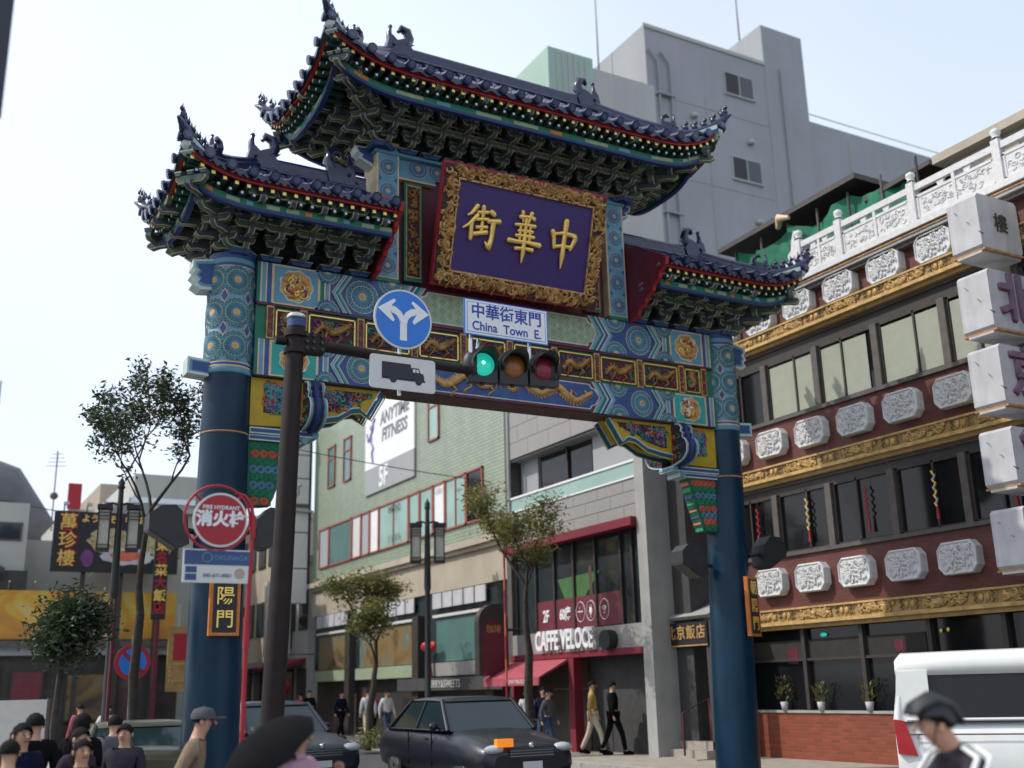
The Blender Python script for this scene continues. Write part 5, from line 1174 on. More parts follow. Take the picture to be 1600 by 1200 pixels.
# ------------------------------------------------------------------ low buildings and billboards on the left
t = thing('billboard_building', 'low grey-white building on the left carrying a black restaurant billboard and an orange mural', 'building', (-3, 36, 0))
m = MB(); m.box(0, 6.2, 0, 12, 0, 7.35, 'greywall2'); m.box(6.2, 10.9, 1.2, 12, 0, 6.4, 'greywall2'); m.box(8.4, 10.9, .4, 6, 5.9, 7.6, 'greywall'); part('wall', m, t)
f = MB(); f.box(5.3, 6.05, -.04, 0, 6.2, 6.75, 'bronze2'); fo = part('window', f, t); g = MB(); g.box(5.36, 5.99, -.05, -.04, 6.25, 6.7, 'glassd'); part('pane', g, fo)
m = MB(); m.box(0, 10.9, -.5, 0, 3.05, 3.22, 'bronze2'); m.box(0, 10.9, -.35, 0, 2.82, 3.05, 'greywall'); part('canopy_edge', m, t)
m = MB(); m.box(0, 10.9, -.1, .0, .0, 2.8, 'shopmix'); part('shopfront', m, t)
m = MB(); m.box(9.9, 10.9, -.02, 1.2, 2.9, 4.4, 'greywall2'); part('side_wing', m, t)
o = thing('orange_mural', 'orange and yellow picture mural along the lower left building front', 'billboard', (-.9, 35.9, 0)); m = MB(); m.box(0, 8.6, -.06, .06, 3.3, 4.72, 'orangeposter'); part('panel', m, o)
m = MB(); m.box(-1, 4.2, -.05, .06, 4.74, 5.3, 'darkwall')
for k in range(7): m.tube([(.2 + k * .7, -.05, 4.75), (.2 + k * .7, -.35, 4.95)], .03, 'chrome', 4)
m.tube([(0.8, -.2, 5.5), (1.8, -.4, 5.7), (3.5, -.3, 5.2)], [.5, .5, .15], 'darkwall', 8); part('dark_awning', m, o)  # awning in one even dark colour
o = thing('restaurant_billboard', 'black billboard with red and gold characters beside a fried rice photo', 'billboard', (3.85, 35.3, 5.25)); m = MB(); m.box(0, 3.7, -.06, .10, 0, 1.82, 'black'); bo = part('board', m, o)
for k, ch in enumerate('萬珍樓'): text(ch, .56, 'signred', bo, (.42, -.075, 1.45 - k * .55), ext=.008, off=.02); text(ch, .52, 'goldb', bo, (.40, -.095, 1.46 - k * .55), ext=.006, off=.004)
text('ようこそ', .26, 'goldb', bo, (1.28, -.075, 1.60), ext=.006, off=.008); text('中華街へ', .26, 'goldb', bo, (2.55, -.075, 1.60), ext=.006, off=.008)
q = MB(); 
def blob(cx, cz, rx, rz, y, mt, sd):
    rnd = random.Random(sd); n_ = 22; q.poly([(cx + rx * (1 + rnd.uniform(-.12, .12)) * cos(2 * pi * i / n_), cz + rz * (1 + rnd.uniform(-.12, .12)) * sin(2 * pi * i / n_)) for i in range(n_)], y, mt)
blob(1.62, .95, .62, .42, -.070, 'foodphoto', 1); blob(2.15, .50, .80, .26, -.074, 'signwhite', 2); blob(2.15, .52, .48, .16, -.078, 'salmon', 3); blob(3.1, 1.0, .45, .5, -.072, 'foodphoto', 4); blob(1.0, .42, .18, .26, -.076, 'pinkish' if 'pinkish' in M else 'violet', 5)
part('food_photo', q, bo)
m = MB()
for k in range(6): m = MB(); m.tube([(.25 + k * .65, .0, 1.82), (.25 + k * .65, -.1, 2.0), (.25 + k * .65, -.45, 2.0)], .025, 'chrome', 5); m.box(.17 + k * .65, .33 + k * .65, -.55, -.42, 1.93, 2.02, 'signwhite'); part('spot_lamp', m, bo)
m = MB()
for x in (.9, 2.0, 3.1): m.box(x, x + .12, .1, .25, -5.2, 1.6, 'bronze')
part('post', m, o)
o = thing('vertical_shop_sign', 'black vertical shop sign with gold and red characters left of the gate column', 'sign', (6.72, 33.6, 3.75)); m = MB(); m.box(-.2, .2, -.06, .06, 0, 2.75, 'black'); bo = part('board', m, o)
for k, ch in enumerate('廣東名菜大飯店'): text(ch, .36, ['signred', 'goldb'][k % 2], bo, (0, -.07, 2.52 - k * .37), ext=.004, off=.01)
m = MB(); m.box(-.06, .06, -.05, .05, -3.9, 0, 'maroon'); part('post', m, o)
o = thing('lit_menu_board', 'small gold-framed red menu board on a shopfront left of the gate column', 'sign', (7.55, 34.5, 1.7)); m = MB(); m.box(-.3, .55, -.05, .05, 0, 1.9, 'ochre'); m.box(-.15, .45, -.06, -.05, .9, 1.7, 'signred'); bo = part('board', m, o); m = MB()  # yellow light is put into the ochre, the board does not glow
for k in range(8): m.sph((-.22 + k * .1, -.06, .8), .02, 'goldb', 5, 3); m.sph((-.22 + k * .1, -.06, .3), .02, 'goldb', 5, 3)
for k in range(4): m.sph((-.22, -.06, .35 + k * .12), .02, 'goldb', 5, 3)
part('bulb_row', m, bo)
M['darkroof'] = mat('dark_grey_roof', (0.13, 0.13, 0.14), 0.85, var=0.25, sc=.6)
# roofs, tanks and blocks behind
t = thing('domed_roof', 'big dark grey rounded roof behind the low left building', 'building', (-2.5, 60, 0)); m = MB(); m.tube([(-8, 0, 9.5), (-2, 0, 11.2), (2.5, 0, 11.6), (6, 0, 10.6), (8.5, 0, 8.5)], [3, 3.0, 2.8, 2.6, 1.5], 'darkroof', 14); m.box(-8, 8.5, -2, 2, 0, 9, 'darkroof'); part('roof', m, t)
t = thing('water_tank', 'cream water tank standing on the roof of the low left building', 'tank', (.85, 38.5, 7.35)); m = MB(); m.lathe((0, 0, .35), [(.0, 0), (.62, 0), (.65, .1), (.65, .8), (.5, .98), (0, 1.05)], 'cream', 16); part('tank_body', m, t); m = MB(); m.box(-.55, .55, -.5, .5, 0, .35, 'bronze2'); m.tube([(.3, 0, 1.3), (-.3, 0, 1.45)], .05, 'chrome', 5); part('stand', m, t)
t = thing('pale_roof_block', 'pale block with a silver cornice and a small red roof sign behind the billboard', 'building', (5.0, 42, 0)); m = MB(); m.box(0, 6.2, 0, 8, 0, 8.2, 'greywall2'); m.box(2.2, 5.0, -.3, 6, 8.2, 9.6, 'greywall2'); m.box(2.1, 5.1, -.4, 0, 8.5, 8.7, 'chrome'); part('wall', m, t); m = MB(); m.box(-.05, .4, -.2, 0, 8.2, 9.1, 'signred'); part('red_roof_sign', m, t)
t = thing('beige_far_block', 'beige far block glimpsed between tree branches and the left gate column', 'building', (9.5, 52, 0)); m = MB(); m.box(-2, 3, 0, 8, 0, 11, 'beige'); part('wall', m, t); m = MB()
for k in range(3): m.box(-1.6 + k * 1.5, -.8 + k * 1.5, -.04, 0, 8.4, 9.6, 'glassd')
part('window', m, t)
t = thing('radio_mast', 'thin lattice radio mast on the skyline at far left', 'mast', (3.5, 62, 0)); m = MB(); m.tube([(0, 0, 0), (0, 0, 18)], [.10, .05], 'greywall', 5); part('mast', m, t)
t = thing('roof_aerial', 'small television aerial on the roofs behind the billboard', 'aerial', (4.6, 43, 7.5)); m = MB(); m.tube([(0, 0, 0), (0, 0, 3.0)], .025, 'bronze2', 4)
for k in range(4): m.tube([(-.35 + .05 * k, 0, 2.4 + .15 * k), (.35 - .05 * k, 0, 2.45 + .15 * k)], .012, 'bronze2', 3)
m.sph((0, 0, 1.3), .15, 'bronze2', 8, 5); part('aerial', m, t)
t = thing('white_hoarding', 'long white hoarding behind the crowd at lower left', 'fence', (-1, 22, 0))
for k in range(3): m = MB(); m.box(k * 1.2, k * 1.2 + 1.15, 0, .05, .25, 1.58, 'signgrey'); part('panel', m, t)
m = MB()
for k in range(4): m.box(k * 1.2 - .04, k * 1.2, -.02, .07, 0, 1.60, 'bronze2')
part('post', m, t)

# ------------------------------------------------------------------ traffic signal pole with signs
sp = thing('signal_pole', 'thick dark brown signal pole with a long arm, before the left gate column', 'pole', (3.62, 11.5, 0))
m = MB(); m.tube([(-.14, 0, 0), (-.14, 0, .4), (-.05, 0, 3.0), (0.02, 0, 5.72)], [.14, .125, .115, .10], 'pole', 20); part('pole', m, sp)
m = MB(); m.lathe((.02, 0, 5.72), [(.105, 0), (.112, .01), (.112, .04), (.06, .075), (0, .085)], 'chrome', 18); m.lathe((.02, 0, 5.62), [(.104, 0), (.104, .09)], 'blue', 18); part('pole_cap', m, sp)
m = MB(); m.tube([(-.22, 0, 5.44), (-.1, 0, 5.44)], .05, 'pole', 10); m.cyl((.02, 0, 5.30), (.02, 0, 5.36), .135, .135, 'pole', 18); m.cyl((.02, 0, 5.50), (.02, 0, 5.56), .135, .135, 'pole', 18); m.box(.02, .34, -.085, .085, 5.33, 5.55, 'pole')
for z in (5.36, 5.44, 5.52):
    for x in (.12, .2, .3): m.cyl((x, -.085, z), (x, -.115, z), .02, .02, 'dark', 6)
part('arm_clamp', m, sp)
m = MB(); m.tube([(.30, 0, 5.44), (1.4, 0, 5.40), (2.6, 0, 5.36), (3.5, 0, 5.33)], [.068, .06, .052, .045], 'pole', 12); part('arm', m, sp)
for x_, za, zb_ in ((1.30, 4.95, 6.25), (2.26, 5.36, 6.2), (3.1, 5.3, 6.15)): m = MB(); m.tube([(x_, 0, za), (x_, 0, zb_)], .026, 'chrome', 8); part('sign_bracket', m, sp)
# blue round sign
t = thing('direction_sign', 'round blue sign with white arrows forking left and right', 'traffic sign', (4.93, 11.42, 5.88)); m = MB()
m.cyl((0, .012, 0), (0, -.008, 0), .375, .375, 'signgrey', 48); bo = part('disc', m, t); m = MB(); m.disc(0, 0, .352, -.011, 'signblue', 48); 
m.v = [(v[0], v[1], v[2]) for v in m.v]; part('blue_face', m, bo)
m = MB(); m.poly([(-.045, -.27), (.045, -.27), (.045, -.03), (-.045, -.03)], -.015, 'white')
for s in (-1, 1):
    arc = []
    inner = [(s * .045, -.06), (s * .06, .0), (s * .10, .045), (s * .155, .065)]; outer = [(s * .175, .155), (s * .10, .140), (s * .03, .09), (0, .04), (-s * .045, -.06)]
    A = inner + outer; m.poly(A if s > 0 else A[::-1], -.015 - .001 * (s > 0), 'white')
    B = [(s * .135, -.055), (s * .335, .10), (s * .12, .245), (s * .10, .215), (s * .155, .155), (s * .165, .065), (s * .115, -.02)]; m.poly(B if s > 0 else B[::-1], -.0175, 'white')
part('white_arrow', m, bo, kind=None)
# truck plate
t = thing('truck_sign', 'white plate with a black truck silhouette under the round blue sign', 'traffic sign', (4.93, 11.42, 5.20)); m = MB(); c = .04; W_, H_ = .42, .205
pts = [(x0_ + c * cos(a), z0_ + c * sin(a)) for x0_, z0_, a0 in ((W_ - c, H_ - c, 0), (-W_ + c, H_ - c, 1), (-W_ + c, -H_ + c, 2), (W_ - c, -H_ + c, 3)) for a in [pi / 2 * a0 + pi / 8 * k for k in range(5)]]
m.prism(pts[::-1], 'y', .012, -.006, 'signgrey'); bo = part('plate', m, t)
m = MB(); m.poly([(-.27, -.065), (.27, -.065), (.275, -.03), (.262, .02), (.225, .028), (.205, .085), (.10, .085), (.10, .125), (-.27, .125)][::1], -.009, 'txtdark' if 'txtdark' in M else 'black')
m.box(-.30 + .03, .285, -.009, -.0085, -.083, -.06, 'black')
for x in (-.125, .20): m.disc(x, -.08, .044, -.0105, 'black', 16)
m.poly([(.125, .03), (.160, .03), (.160, .07), (.125, .07)], -.011, 'signgrey'); m.poly([(.170, .03), (.208, .03), (.196, .07), (.170, .07)], -.011, 'signgrey'); part('truck_silhouette', m, bo)
# place name sign
t = thing('place_name_sign', 'white plate reading China Town E. with blue Chinese characters above the signal', 'traffic sign', (6.35, 11.42, 6.05), .0); m = MB(); m.box(-.60, .60, -.008, .012, -.235, .235, 'signblue'); bo = part('plate', m, t)
m = MB(); m.box(-.587, .587, -.0105, -.008, -.222, .222, 'white'); m.box(-.565, .565, -.0118, -.0105, -.200, .200, 'signblue'); m.box(-.557, .557, -.0130, -.0118, -.192, .192, 'white'); part('white_face', m, bo)
text('中華街東門', .205, 'txtblue', bo, (0, -.015, .075), ext=.001, off=.004); text('China  Town  E.', .165, 'txtblue', bo, (0, -.015, -.115), ext=.001, off=.003, sx=.92)
# three-lens signal
t = thing('traffic_signal', 'horizontal dark traffic signal with a glowing green lens, amber and red unlit', 'traffic light', (6.42, 11.40, 5.46), 0); rt = -.18
t.rotation_euler = (0, 0, rt)
m = MB()
for k in range(3):
    x = -.40 + k * .40; m.prism([(x + .195 * cos(a * pi / 10) * (1), .225 * sin(a * pi / 10)) for a in range(20)], 'y', -.02, .12, 'dark')
    m.box(x - .185, x + .185, -.021, .10, -.225, -.02, 'dark')
m.sph((-.52, .04, 0), (.14, .11, .19), 'dark', 12, 8); m.sph((.52, .04, 0), (.14, .11, .19), 'dark', 12, 8)
for k in range(3): m.cyl((-.4 + k * .4, .05, -.225), (-.4 + k * .4, .05, -.25), .03, .03, 'dark', 8)
bo = part('housing', m, t)
for k, mt in enumerate(('lensg', 'lensa', 'lensr')):
    x = -.40 + k * .40; q = MB(); q.sph((x, -.02, 0), (.148, .055, .148), mt, 24, 12); lo = part('lens', q, bo)
    if k == 0: q = MB(); q.sph((x - .01, -.068, .01), (.028, .012, .028), 'lensgc', 10, 6); part('bright_led', q, lo)
    q = MB(); n_ = 22; vs = []
    for i in range(n_ + 1):
        a = -.12 * pi + (1.24 * pi) * i / n_; Lh = .30 * max(.18, sin(max(0.05, min(pi - .05, a)))) ** .55
        for yy, rr in ((-.02, .168), (-.02 - Lh, .160)):
            vs.append((x + rr * cos(a), yy, rr * sin(a)))
            vs.append((x + (rr - .008) * cos(a), yy, (rr - .008) * sin(a)))
    fs = []
    for i in range(n_): o_ = i * 4; fs += [(o_, o_ + 4, o_ + 6, o_ + 2), (o_ + 1, o_ + 3, o_ + 7, o_ + 5), (o_ + 2, o_ + 6, o_ + 7, o_ + 3)]
    q.add(vs, fs, 'dark', True); part('visor', q, bo)
m = MB(); m.tube([(0, .08, .2), (0, .1, .0)], .035, 'pole', 8); m.tube([(-.45, .1, .16), (-.42, .1, .36)], .022, 'chrome', 6); part('hanger', m, t)

# ------------------------------------------------------------------ fire hydrant sign
t = thing('hydrant_sign', 'red round fire hydrant sign in a red ring on a slim red pole', 'sign', (2.51, 9, 0))
m = MB(); m.tube([(.0, 0, 0), (0, 0, 2.2), (.02, 0, 3.0), (.0, 0, 3.12), (-.06, 0, 3.2), (-.14, 0, 3.22)], [.020, .019, .017, .015, .013, .012], 'signred', 10); m.cyl((0, 0, 1.95), (0, 0, 2.2), .026, .026, 'signred', 10); m.cyl((.02, 0, 2.85), (.02, 0, 3.03), .025, .025, 'signred', 10); part('pole', m, t)
m = MB(); m.tube([(-.28 + .27 * cos(a * pi / 18), .0, 3.0 + .27 * sin(a * pi / 18)) for a in range(37)], .011, 'signred', 8, False)
for a in (.25, .75, 1.25, 1.75): m.tube([(-.28 + .19 * cos(a * pi), 0, 3.0 + .19 * sin(a * pi)), (-.28 + .27 * cos(a * pi), 0, 3.0 + .27 * sin(a * pi))], .012, 'signred', 6)
part('ring', m, t)
m = MB(); m.cyl((-.255, .01, 2.985), (-.255, -.012, 2.985), .225, .225, 'signgrey', 40); d = part('disc', m, t); m = MB(); m.disc(-.255, 2.985, .207, -.015, 'signred', 40); part('red_face', m, d)
text('消火栓', .135, 'white', d, (-.255, -.018, 2.985), ext=.001, off=.006); text('FIRE HYDRANT', .045, 'white', d, (-.255, -.018, 3.085), ext=.001, off=.001)
m = MB(); m.box(-.54, .02, -.008, .008, 2.47, 2.74, 'signgrey'); b_ = part('advert_plate', m, t)
M['advblue'] = mat('advert_blue', (0.03, 0.07, 0.20), 0.5); m = MB(); m.box(-.53, .005, -.011, -.008, 2.615, 2.73, 'advblue'); m.box(-.52, -.43, -.011, -.008, 2.55, 2.60, 'advblue'); m.box(-.52, -.43, -.011, -.008, 2.49, 2.54, 'advblue'); m.disc(-.08, 2.55, .042, -.012, 'beige', 16); m.tube([(-.35 + .038 * cos(a * pi / 8), -.012, 2.672 + .038 * sin(a * pi / 8)) for a in range(17)], .005, 'ltblue', 4, False); part('advert_print', m, b_)
text('TOKUNAGA', .055, 'ltblue', b_, (-.17, -.013, 2.672), ext=.001); text('045-671-0001', .042, 'advblue', b_, (-.26, -.012, 2.53), ext=.001)
# ------------------------------------------------------------------ street lamps with two hanging lanterns
def street_lamp(loc, label, H=5.3, rz=0.0):
    t = thing('street_lamp', label, 'street lamp', loc, rz, 'twin lantern street lamps')
    m = MB(); m.tube([(0, 0, 0), (0, 0, .9), (0, 0, 1.0), (0, 0, 3.1), (0, 0, 3.2), (0, 0, H - .1)], [.10, .09, .065, .055, .075, .045], 'dark', 12); m.lathe((0, 0, H - .12), [(.05, 0), (.07, .03), (.05, .08), (.065, .12), (.02, .2), (.0, .26)], 'dark', 10); part('post', m, t)
    for s in (-1, 1):
        m = MB(); m.tube([(0, 0, H - .42), (s * .12, 0, H - .38), (s * .24, 0, H - .40)], .022, 'dark', 6); part('arm', m, t)
        l = MB(); x = s * .25; l.box(x - .085, x + .085, -.085, .085, H - 1.22, H - .52, 'lamp'); lo = part('lantern', l, t)
        f = MB()
        for dx_ in (-1, 1):
            for dy_ in (-1, 1): f.box(x + dx_ * .095 - .01, x + dx_ * .095 + .01, dy_ * .095 - .01, dy_ * .095 + .01, H - 1.24, H - .5, 'dark')
        for z in (H - .56, H - .62, H - .68, H - 1.20, H - 1.14): f.box(x - .12, x + .12, -.12, .12, z - .01, z, 'bronze2')
        f.box(x - .13, x + .13, -.13, .13, H - .50, H - .42, 'dark'); f.box(x - .11, x + .11, -.11, .11, H - 1.26, H - 1.22, 'dark'); part('lantern_frame', f, lo)
    return t
sl1 = street_lamp((12.35, 26.9, .13), 'dark street lamp with two lanterns, standing at the middle of the gate opening', 4.95, rz=-.35); sl1.scale = (1.28, 1.28, 1.28)
street_lamp((3.35, 20.7, .13), 'dark street lamp with two lanterns, at left behind the bare tree', 5.25, rz=-.2)
# red and white slim pole, small signs
t = thing('slim_red_pole', 'slim red and white pole beside the café tree', 'pole', (12.35, 22.6, .13)); m = MB()
for k in range(9): m.cyl((0, 0, k * .52), (0, 0, k * .52 + .52), .025, .025, 'signred' if k % 2 == 0 or k < 3 else 'salmon', 8)
part('pole', m, t)
t = thing('hydrant_sign', 'dull red round hydrant sign among the trees at far left', 'sign', (2.55, 17.3, 0)); m = MB(); m.tube([(.28, 0, 0), (.28, 0, 3.0)], .03, 'maroon', 8); part('pole', m, t); m = MB(); m.cyl((0, .01, 2.72), (0, -.01, 2.72), .28, .28, 'maroon', 28); d = part('disc', m, t); text('消火栓', .17, 'salmon', d, (0, -.015, 2.72), ext=.001)
t = thing('no_parking_sign', 'round blue no parking sign with a red rim and slash, low behind the bare tree', 'traffic sign', (3.5, 19.3, 0)); m = MB(); m.tube([(0, .03, 0), (0, .03, 2.6)], .03, 'bronze2', 8); part('pole', m, t); m = MB(); m.cyl((0, .01, 2.14), (0, -.01, 2.14), .29, .29, 'signred', 28); d = part('disc', m, t); m = MB(); m.disc(0, 2.14, .22, -.014, 'signblue', 24); m.tube([(-.17, -.016, 2.31), (.17, -.016, 1.97)], .03, 'signred', 4); part('symbol', m, d)

# ------------------------------------------------------------------ trees
def tree(loc, label, H, fork, lean, spread, leaf, nleaf, seed, leafsize=.07, clump=.34, levels=4, group='street trees', r0=.11, low=0.35):
    rnd = random.Random(seed); t = thing('street_tree', label, 'tree', loc, 0, group)
    tr = MB(); ends = []
    def grow(p, d, L, r, lv):
        pts = [p]; q = p.copy(); dd = d.copy(); n = 4
        for k in range(n):
            dd = (dd + Vector((rnd.uniform(-.16, .16), rnd.uniform(-.16, .16), rnd.uniform(-.02, .12)))).normalized(); q = q + dd * L / n; pts.append(q.copy())
        rs = [r * (1 - .45 * k / n) for k in range(n + 1)]
        tr.tube([tuple(a) for a in pts], rs, 'bark', 7 if lv == 0 else 5, lv == 0)
        if lv >= levels: ends.append(q); ends.append(pts[2]); return
        if lv >= 2: ends.append(pts[3])
        for k in range(3 if lv else 3):
            a = rnd.uniform(0, 6.28) if lv else k * 2.1 + rnd.uniform(-.3, .3); s = rnd.uniform(.35, .85) * spread
            nd = (dd + Vector((cos(a) * s, sin(a) * s, rnd.uniform(-.1, .35)))).normalized()
            st = pts[-1] if k < 2 else pts[rnd.choice((2, 3))]
            grow(st.copy(), nd, L * rnd.uniform(.55, .78), r * .52 * rnd.uniform(.85, 1.1), lv + 1)
    base = Vector((0, 0, 0)); top = Vector((lean[0], lean[1], fork))
    tr.tube([(0, 0, -.05), tuple(top * .3 + Vector((.03, 0, 0))), tuple(top * .65 - Vector((.03, 0, 0))), tuple(top)], [r0 * 1.25, r0, r0 * .9, r0 * .8], 'bark', 10)
    grow(top, Vector((lean[0] * .3, lean[1] * .3, 1)).normalized(), (H - fork) * low, r0 * .75, 0)
    part('trunk', tr, t)
    cr = MB(); per = max(1, nleaf // max(1, len(ends)))
    for e in ends:
        for k in range(per):
            c = e + Vector((rnd.gauss(0, clump * .5), rnd.gauss(0, clump * .5), rnd.gauss(0, clump * .38)))
            a = Vector((rnd.gauss(0, 1), rnd.gauss(0, 1), rnd.gauss(0, .6))).normalized(); b_ = a.cross(Vector((rnd.gauss(0, 1), rnd.gauss(0, 1), rnd.gauss(0, 1)))).normalized(); s = leafsize * rnd.uniform(.6, 1.2)
            cr.add([tuple(c - a * s), tuple(c + b_ * s * .38), tuple(c + a * s), tuple(c - b_ * s * .38)], [(0, 1, 2, 3)], leaf)
    part('crown', cr, t); return t
tree((3.42, 18.6, .13), 'tall sparse dark tree left of the gate column, leaning slightly right', 7.0, 2.7, (-.10, -.65), 1.2, 'leafd', 5200, 14, .05, .17, low=.38, r0=.085)
tree((11.33, 28.6, .13), 'small leafy tree on the right pavement left of the lamp post', 5.0, 1.5, (.1, -.2), 1.5, 'leafy', 5200, 5, .07, .32, low=.36)
tree((12.4, 21.7, .13), 'young green tree in front of the café building', 6.0, 2.2, (-.15, -.35), 1.4, 'leafy', 5200, 21, .055, .26, low=.38)
tree((1.9, 15.3, 0), 'dense dark small tree at lower left beside the crowd', 3.0, 1.9, (0, 0), 1.0, 'leafd', 6000, 9, .05, .34, levels=3, low=.30, r0=.05)
t = thing('planter_shrub', 'low green shrub at the foot of the small leafy tree', 'shrub', (11.3, 28.2, .13)); rnd = random.Random(2); cr = MB()
for k in range(900):
    a = Vector((rnd.gauss(0, .25), rnd.gauss(0, .2), abs(rnd.gauss(0, .22)))); u = Vector((rnd.gauss(0, 1), rnd.gauss(0, 1), rnd.gauss(0, 1))).normalized(); v = u.orthogonal().normalized(); cr.add([tuple(a - u * .05), tuple(a + v * .02), tuple(a + u * .05), tuple(a - v * .02)], [(0, 1, 2, 3)], 'leafy')
part('foliage', cr, t)

# ------------------------------------------------------------------ overhead wire
t = thing('overhead_wire', 'thin overhead wire crossing in front of the green tiled building', 'wire', (5, 26, 7.4)); m = MB()
m.tube([(k * .8, k * .03, .35 - .9 * (k / 14) + .02 * (k - 7) ** 2 * .2) for k in range(15)], .012, 'dark', 4); part('wire', m, t)

# ------------------------------------------------------------------ vehicles (front towards local -Y)
def loft(mb, st, mt, closed_ends=True):
    n = len(st[0]); vs = [p for s_ in st for p in s_]
    mb.add(vs, [(i * n + j, i * n + (j + 1) % n, (i + 1) * n + (j + 1) % n, (i + 1) * n + j) for i in range(len(st) - 1) for j in range(n)], mt, True)
    if closed_ends: mb.add(st[0], [tuple(range(n))[::-1]], mt); mb.add(st[-1], [tuple(range(n))], mt)
def section(y, zb, zt, hw, crown=.03):
    h = zt - zb
    half = [(0, zb), (hw * .80, zb), (hw * .95, zb + h * .12), (hw, zb + h * .38), (hw * .985, zb + h * .70), (hw * .93, zb + h * .92), (hw * .80, zt - .004), (hw * .4, zt + crown * .7)]
    R_ = [(x, y, z) for x, z in half]; return R_ + [(0, y, zt + crown)] + [(-x, y, z) for x, y, z in R_[:0:-1]]
def wheel(root, x, y, r=.31, w_=.20):
    s = 1 if x > 0 else -1; m = MB(); m.cyl((x - s * w_, y, r), (x, y, r), r, r, 'rubber', 24); o = part('wheel', m, root)
    m = MB(); m.cyl((x - s * .02, y, r), (x + s * .006, y, r), r * .64, r * .60, 'chrome', 18); m.cyl((x, y, r), (x + s * .012, y, r), r * .18, r * .15, 'dark', 10); part('rim', m, o)
def car(name, label, loc, rz, paint, L, W, H, belt, prof, cab, front=True, group=None):
    t = thing(name, label, 'van' if name == 'white_van' else 'car', loc, rz, group); hw = W / 2
    m = MB(); loft(m, [section(y * L, zb, zt, hw * k) for y, zb, zt, k in prof], paint); bo = part('body', m, t)
    # cabin glass and roof
    rt = .05 if H < 1.6 else .24; yb0, yt0, yt1, yb1 = [a * L for a in cab]; wb, wt = hw * .93, hw * .76 if H < 1.6 else hw * .84; zb = belt - .02
    g = MB(); B = [(-wb, yb0, zb), (wb, yb0, zb), (wb, yb1, zb), (-wb, yb1, zb)]; T_ = [(-wt, yt0, H - rt), (wt, yt0, H - rt), (wt, yt1, H - rt), (-wt, yt1, H - rt)]
    Q = B + T_; gk = 'glasscar' if H < 1.6 else 'glassb'; g.add([Q[i] for i in (0, 1, 5, 4)], [(0, 1, 2, 3)], gk); part('windscreen', g, t)
    g = MB(); g.add([Q[i] for i in (2, 3, 7, 6)], [(0, 1, 2, 3)], gk); part('rear_window', g, t)
    for k, f in ((1, (1, 2, 6, 5)), (-1, (3, 0, 4, 7))): g = MB(); g.add([Q[i] for i in f], [(0, 1, 2, 3)], gk); part('side_window', g, t)
    r_ = MB(); ys = [yt0 - .06] + [yt0 + (yt1 - yt0) * k / 6 for k in range(7)] + [yt1 + .06]
    st = []
    for i, y in enumerate(ys):
        e = 0 if 0 < i < len(ys) - 1 else 1; zz = H - .045 * e - .03 * ((i - 4) / 4) ** 2; ww = wt * (1.03 if not e else .98)
        d1 = rt * .4; st.append([(-ww, y, H - rt - .025), (ww, y, H - rt - .025), (ww * 1.0, y, zz - .03 - d1), (ww * .93, y, zz - .015 - d1 * .2), (ww * .6, y, zz), (-ww * .6, y, zz), (-ww * .93, y, zz - .015 - d1 * .2), (-ww, y, zz - .03 - d1)])
    loft(r_, st, paint); part('roof', r_, t)
    for i in range(4): pl = MB(); pl.tube([B[i], T_[i]], [.045, .035], paint, 6); part('pillar', pl, t)
    pm = MB()
    for k in (-1, 1):
        for fr in ((.52,) if H < 1.6 else (.33, .66)): a = Vector((k * wb, yb0 + (yb1 - yb0) * fr, zb)); c = Vector((k * wt, yt0 + (yt1 - yt0) * (fr - .04), H - .05)); pm.tube([tuple(a + Vector((k * .006, 0, 0))), tuple(c + Vector((k * .006, 0, 0)))], .028, 'black', 5)
        pm.tube([(k * (wb + .02), yb0 + .1, zb + .01), (k * (wb + .02), yb1 - .1, zb + .01)], .018, paint, 5)
    part('door_pillar', pm, t)
    for k in (-1, 1):
        q = MB(); q.sph((k * (hw + .06), yb0 + .30, belt + .06), (.09, .05, .065), paint, 8, 6); q.tube([(k * hw * .93, yb0 + .32, belt + .02), (k * (hw + .04), yb0 + .3, belt + .05)], .02, 'black', 5); part('wing_mirror', q, t)
        q = MB(); q.box(k * (hw + .004), k * (hw - .01), yb0 + .75, yb0 + .93, belt - .14, belt - .11, 'chrome'); part('door_handle', q, t); q = MB(); q.box(k * (hw + .002), k * (hw - .02), yb0 + .55, yb0 + .56, .35, belt - .04, 'black'); q.box(k * (hw + .002), k * (hw - .02), yb0 + 1.55, yb0 + 1.56, .35, belt - .04, 'black'); part('door_seam', q, t)
        for y in (-L * .315, L * .29): wheel(t, k * hw * .98, y, .31 if H < 1.6 else .33)
    return t
PS = [(-.50, .34, .58, .74), (-.49, .26, .66, .86), (-.46, .22, .72, .94), (-.40, .20, .78, .985), (-.30, .19, .86, 1.0), (-.20, .19, .91, 1.0), (0, .19, .93, 1.0), (.2, .19, .94, 1.0), (.34, .20, .95, 1.0), (.42, .22, .94, .98), (.475, .26, .90, .93), (.5, .34, .80, .84)]
def front(t, L, W, paint):
    hw = W / 2; y = -.5 * L
    for k in (-1, 1):
        q = MB(); q.sph((k * hw * .70, y + .10, .66), (.17, .14, .075), 'headlens', 12, 8); part('headlight', q, t)
    q = MB(); q.box(-hw * .45, hw * .45, y - .015, y + .05, .52, .66, 'dark')
    for z in (.55, .59, .63): q.box(-hw * .44, hw * .44, y - .022, y - .01, z, z + .012, 'chrome')
    part('grille', q, t); q = MB(); q.box(-.17, .17, y - .035, y - .01, .36, .47, 'signgrey'); part('number_plate', q, t); q = MB(); q.sph((0, y - .01, .71), (.055, .02, .05), 'chrome', 10, 6); part('badge', q, t)
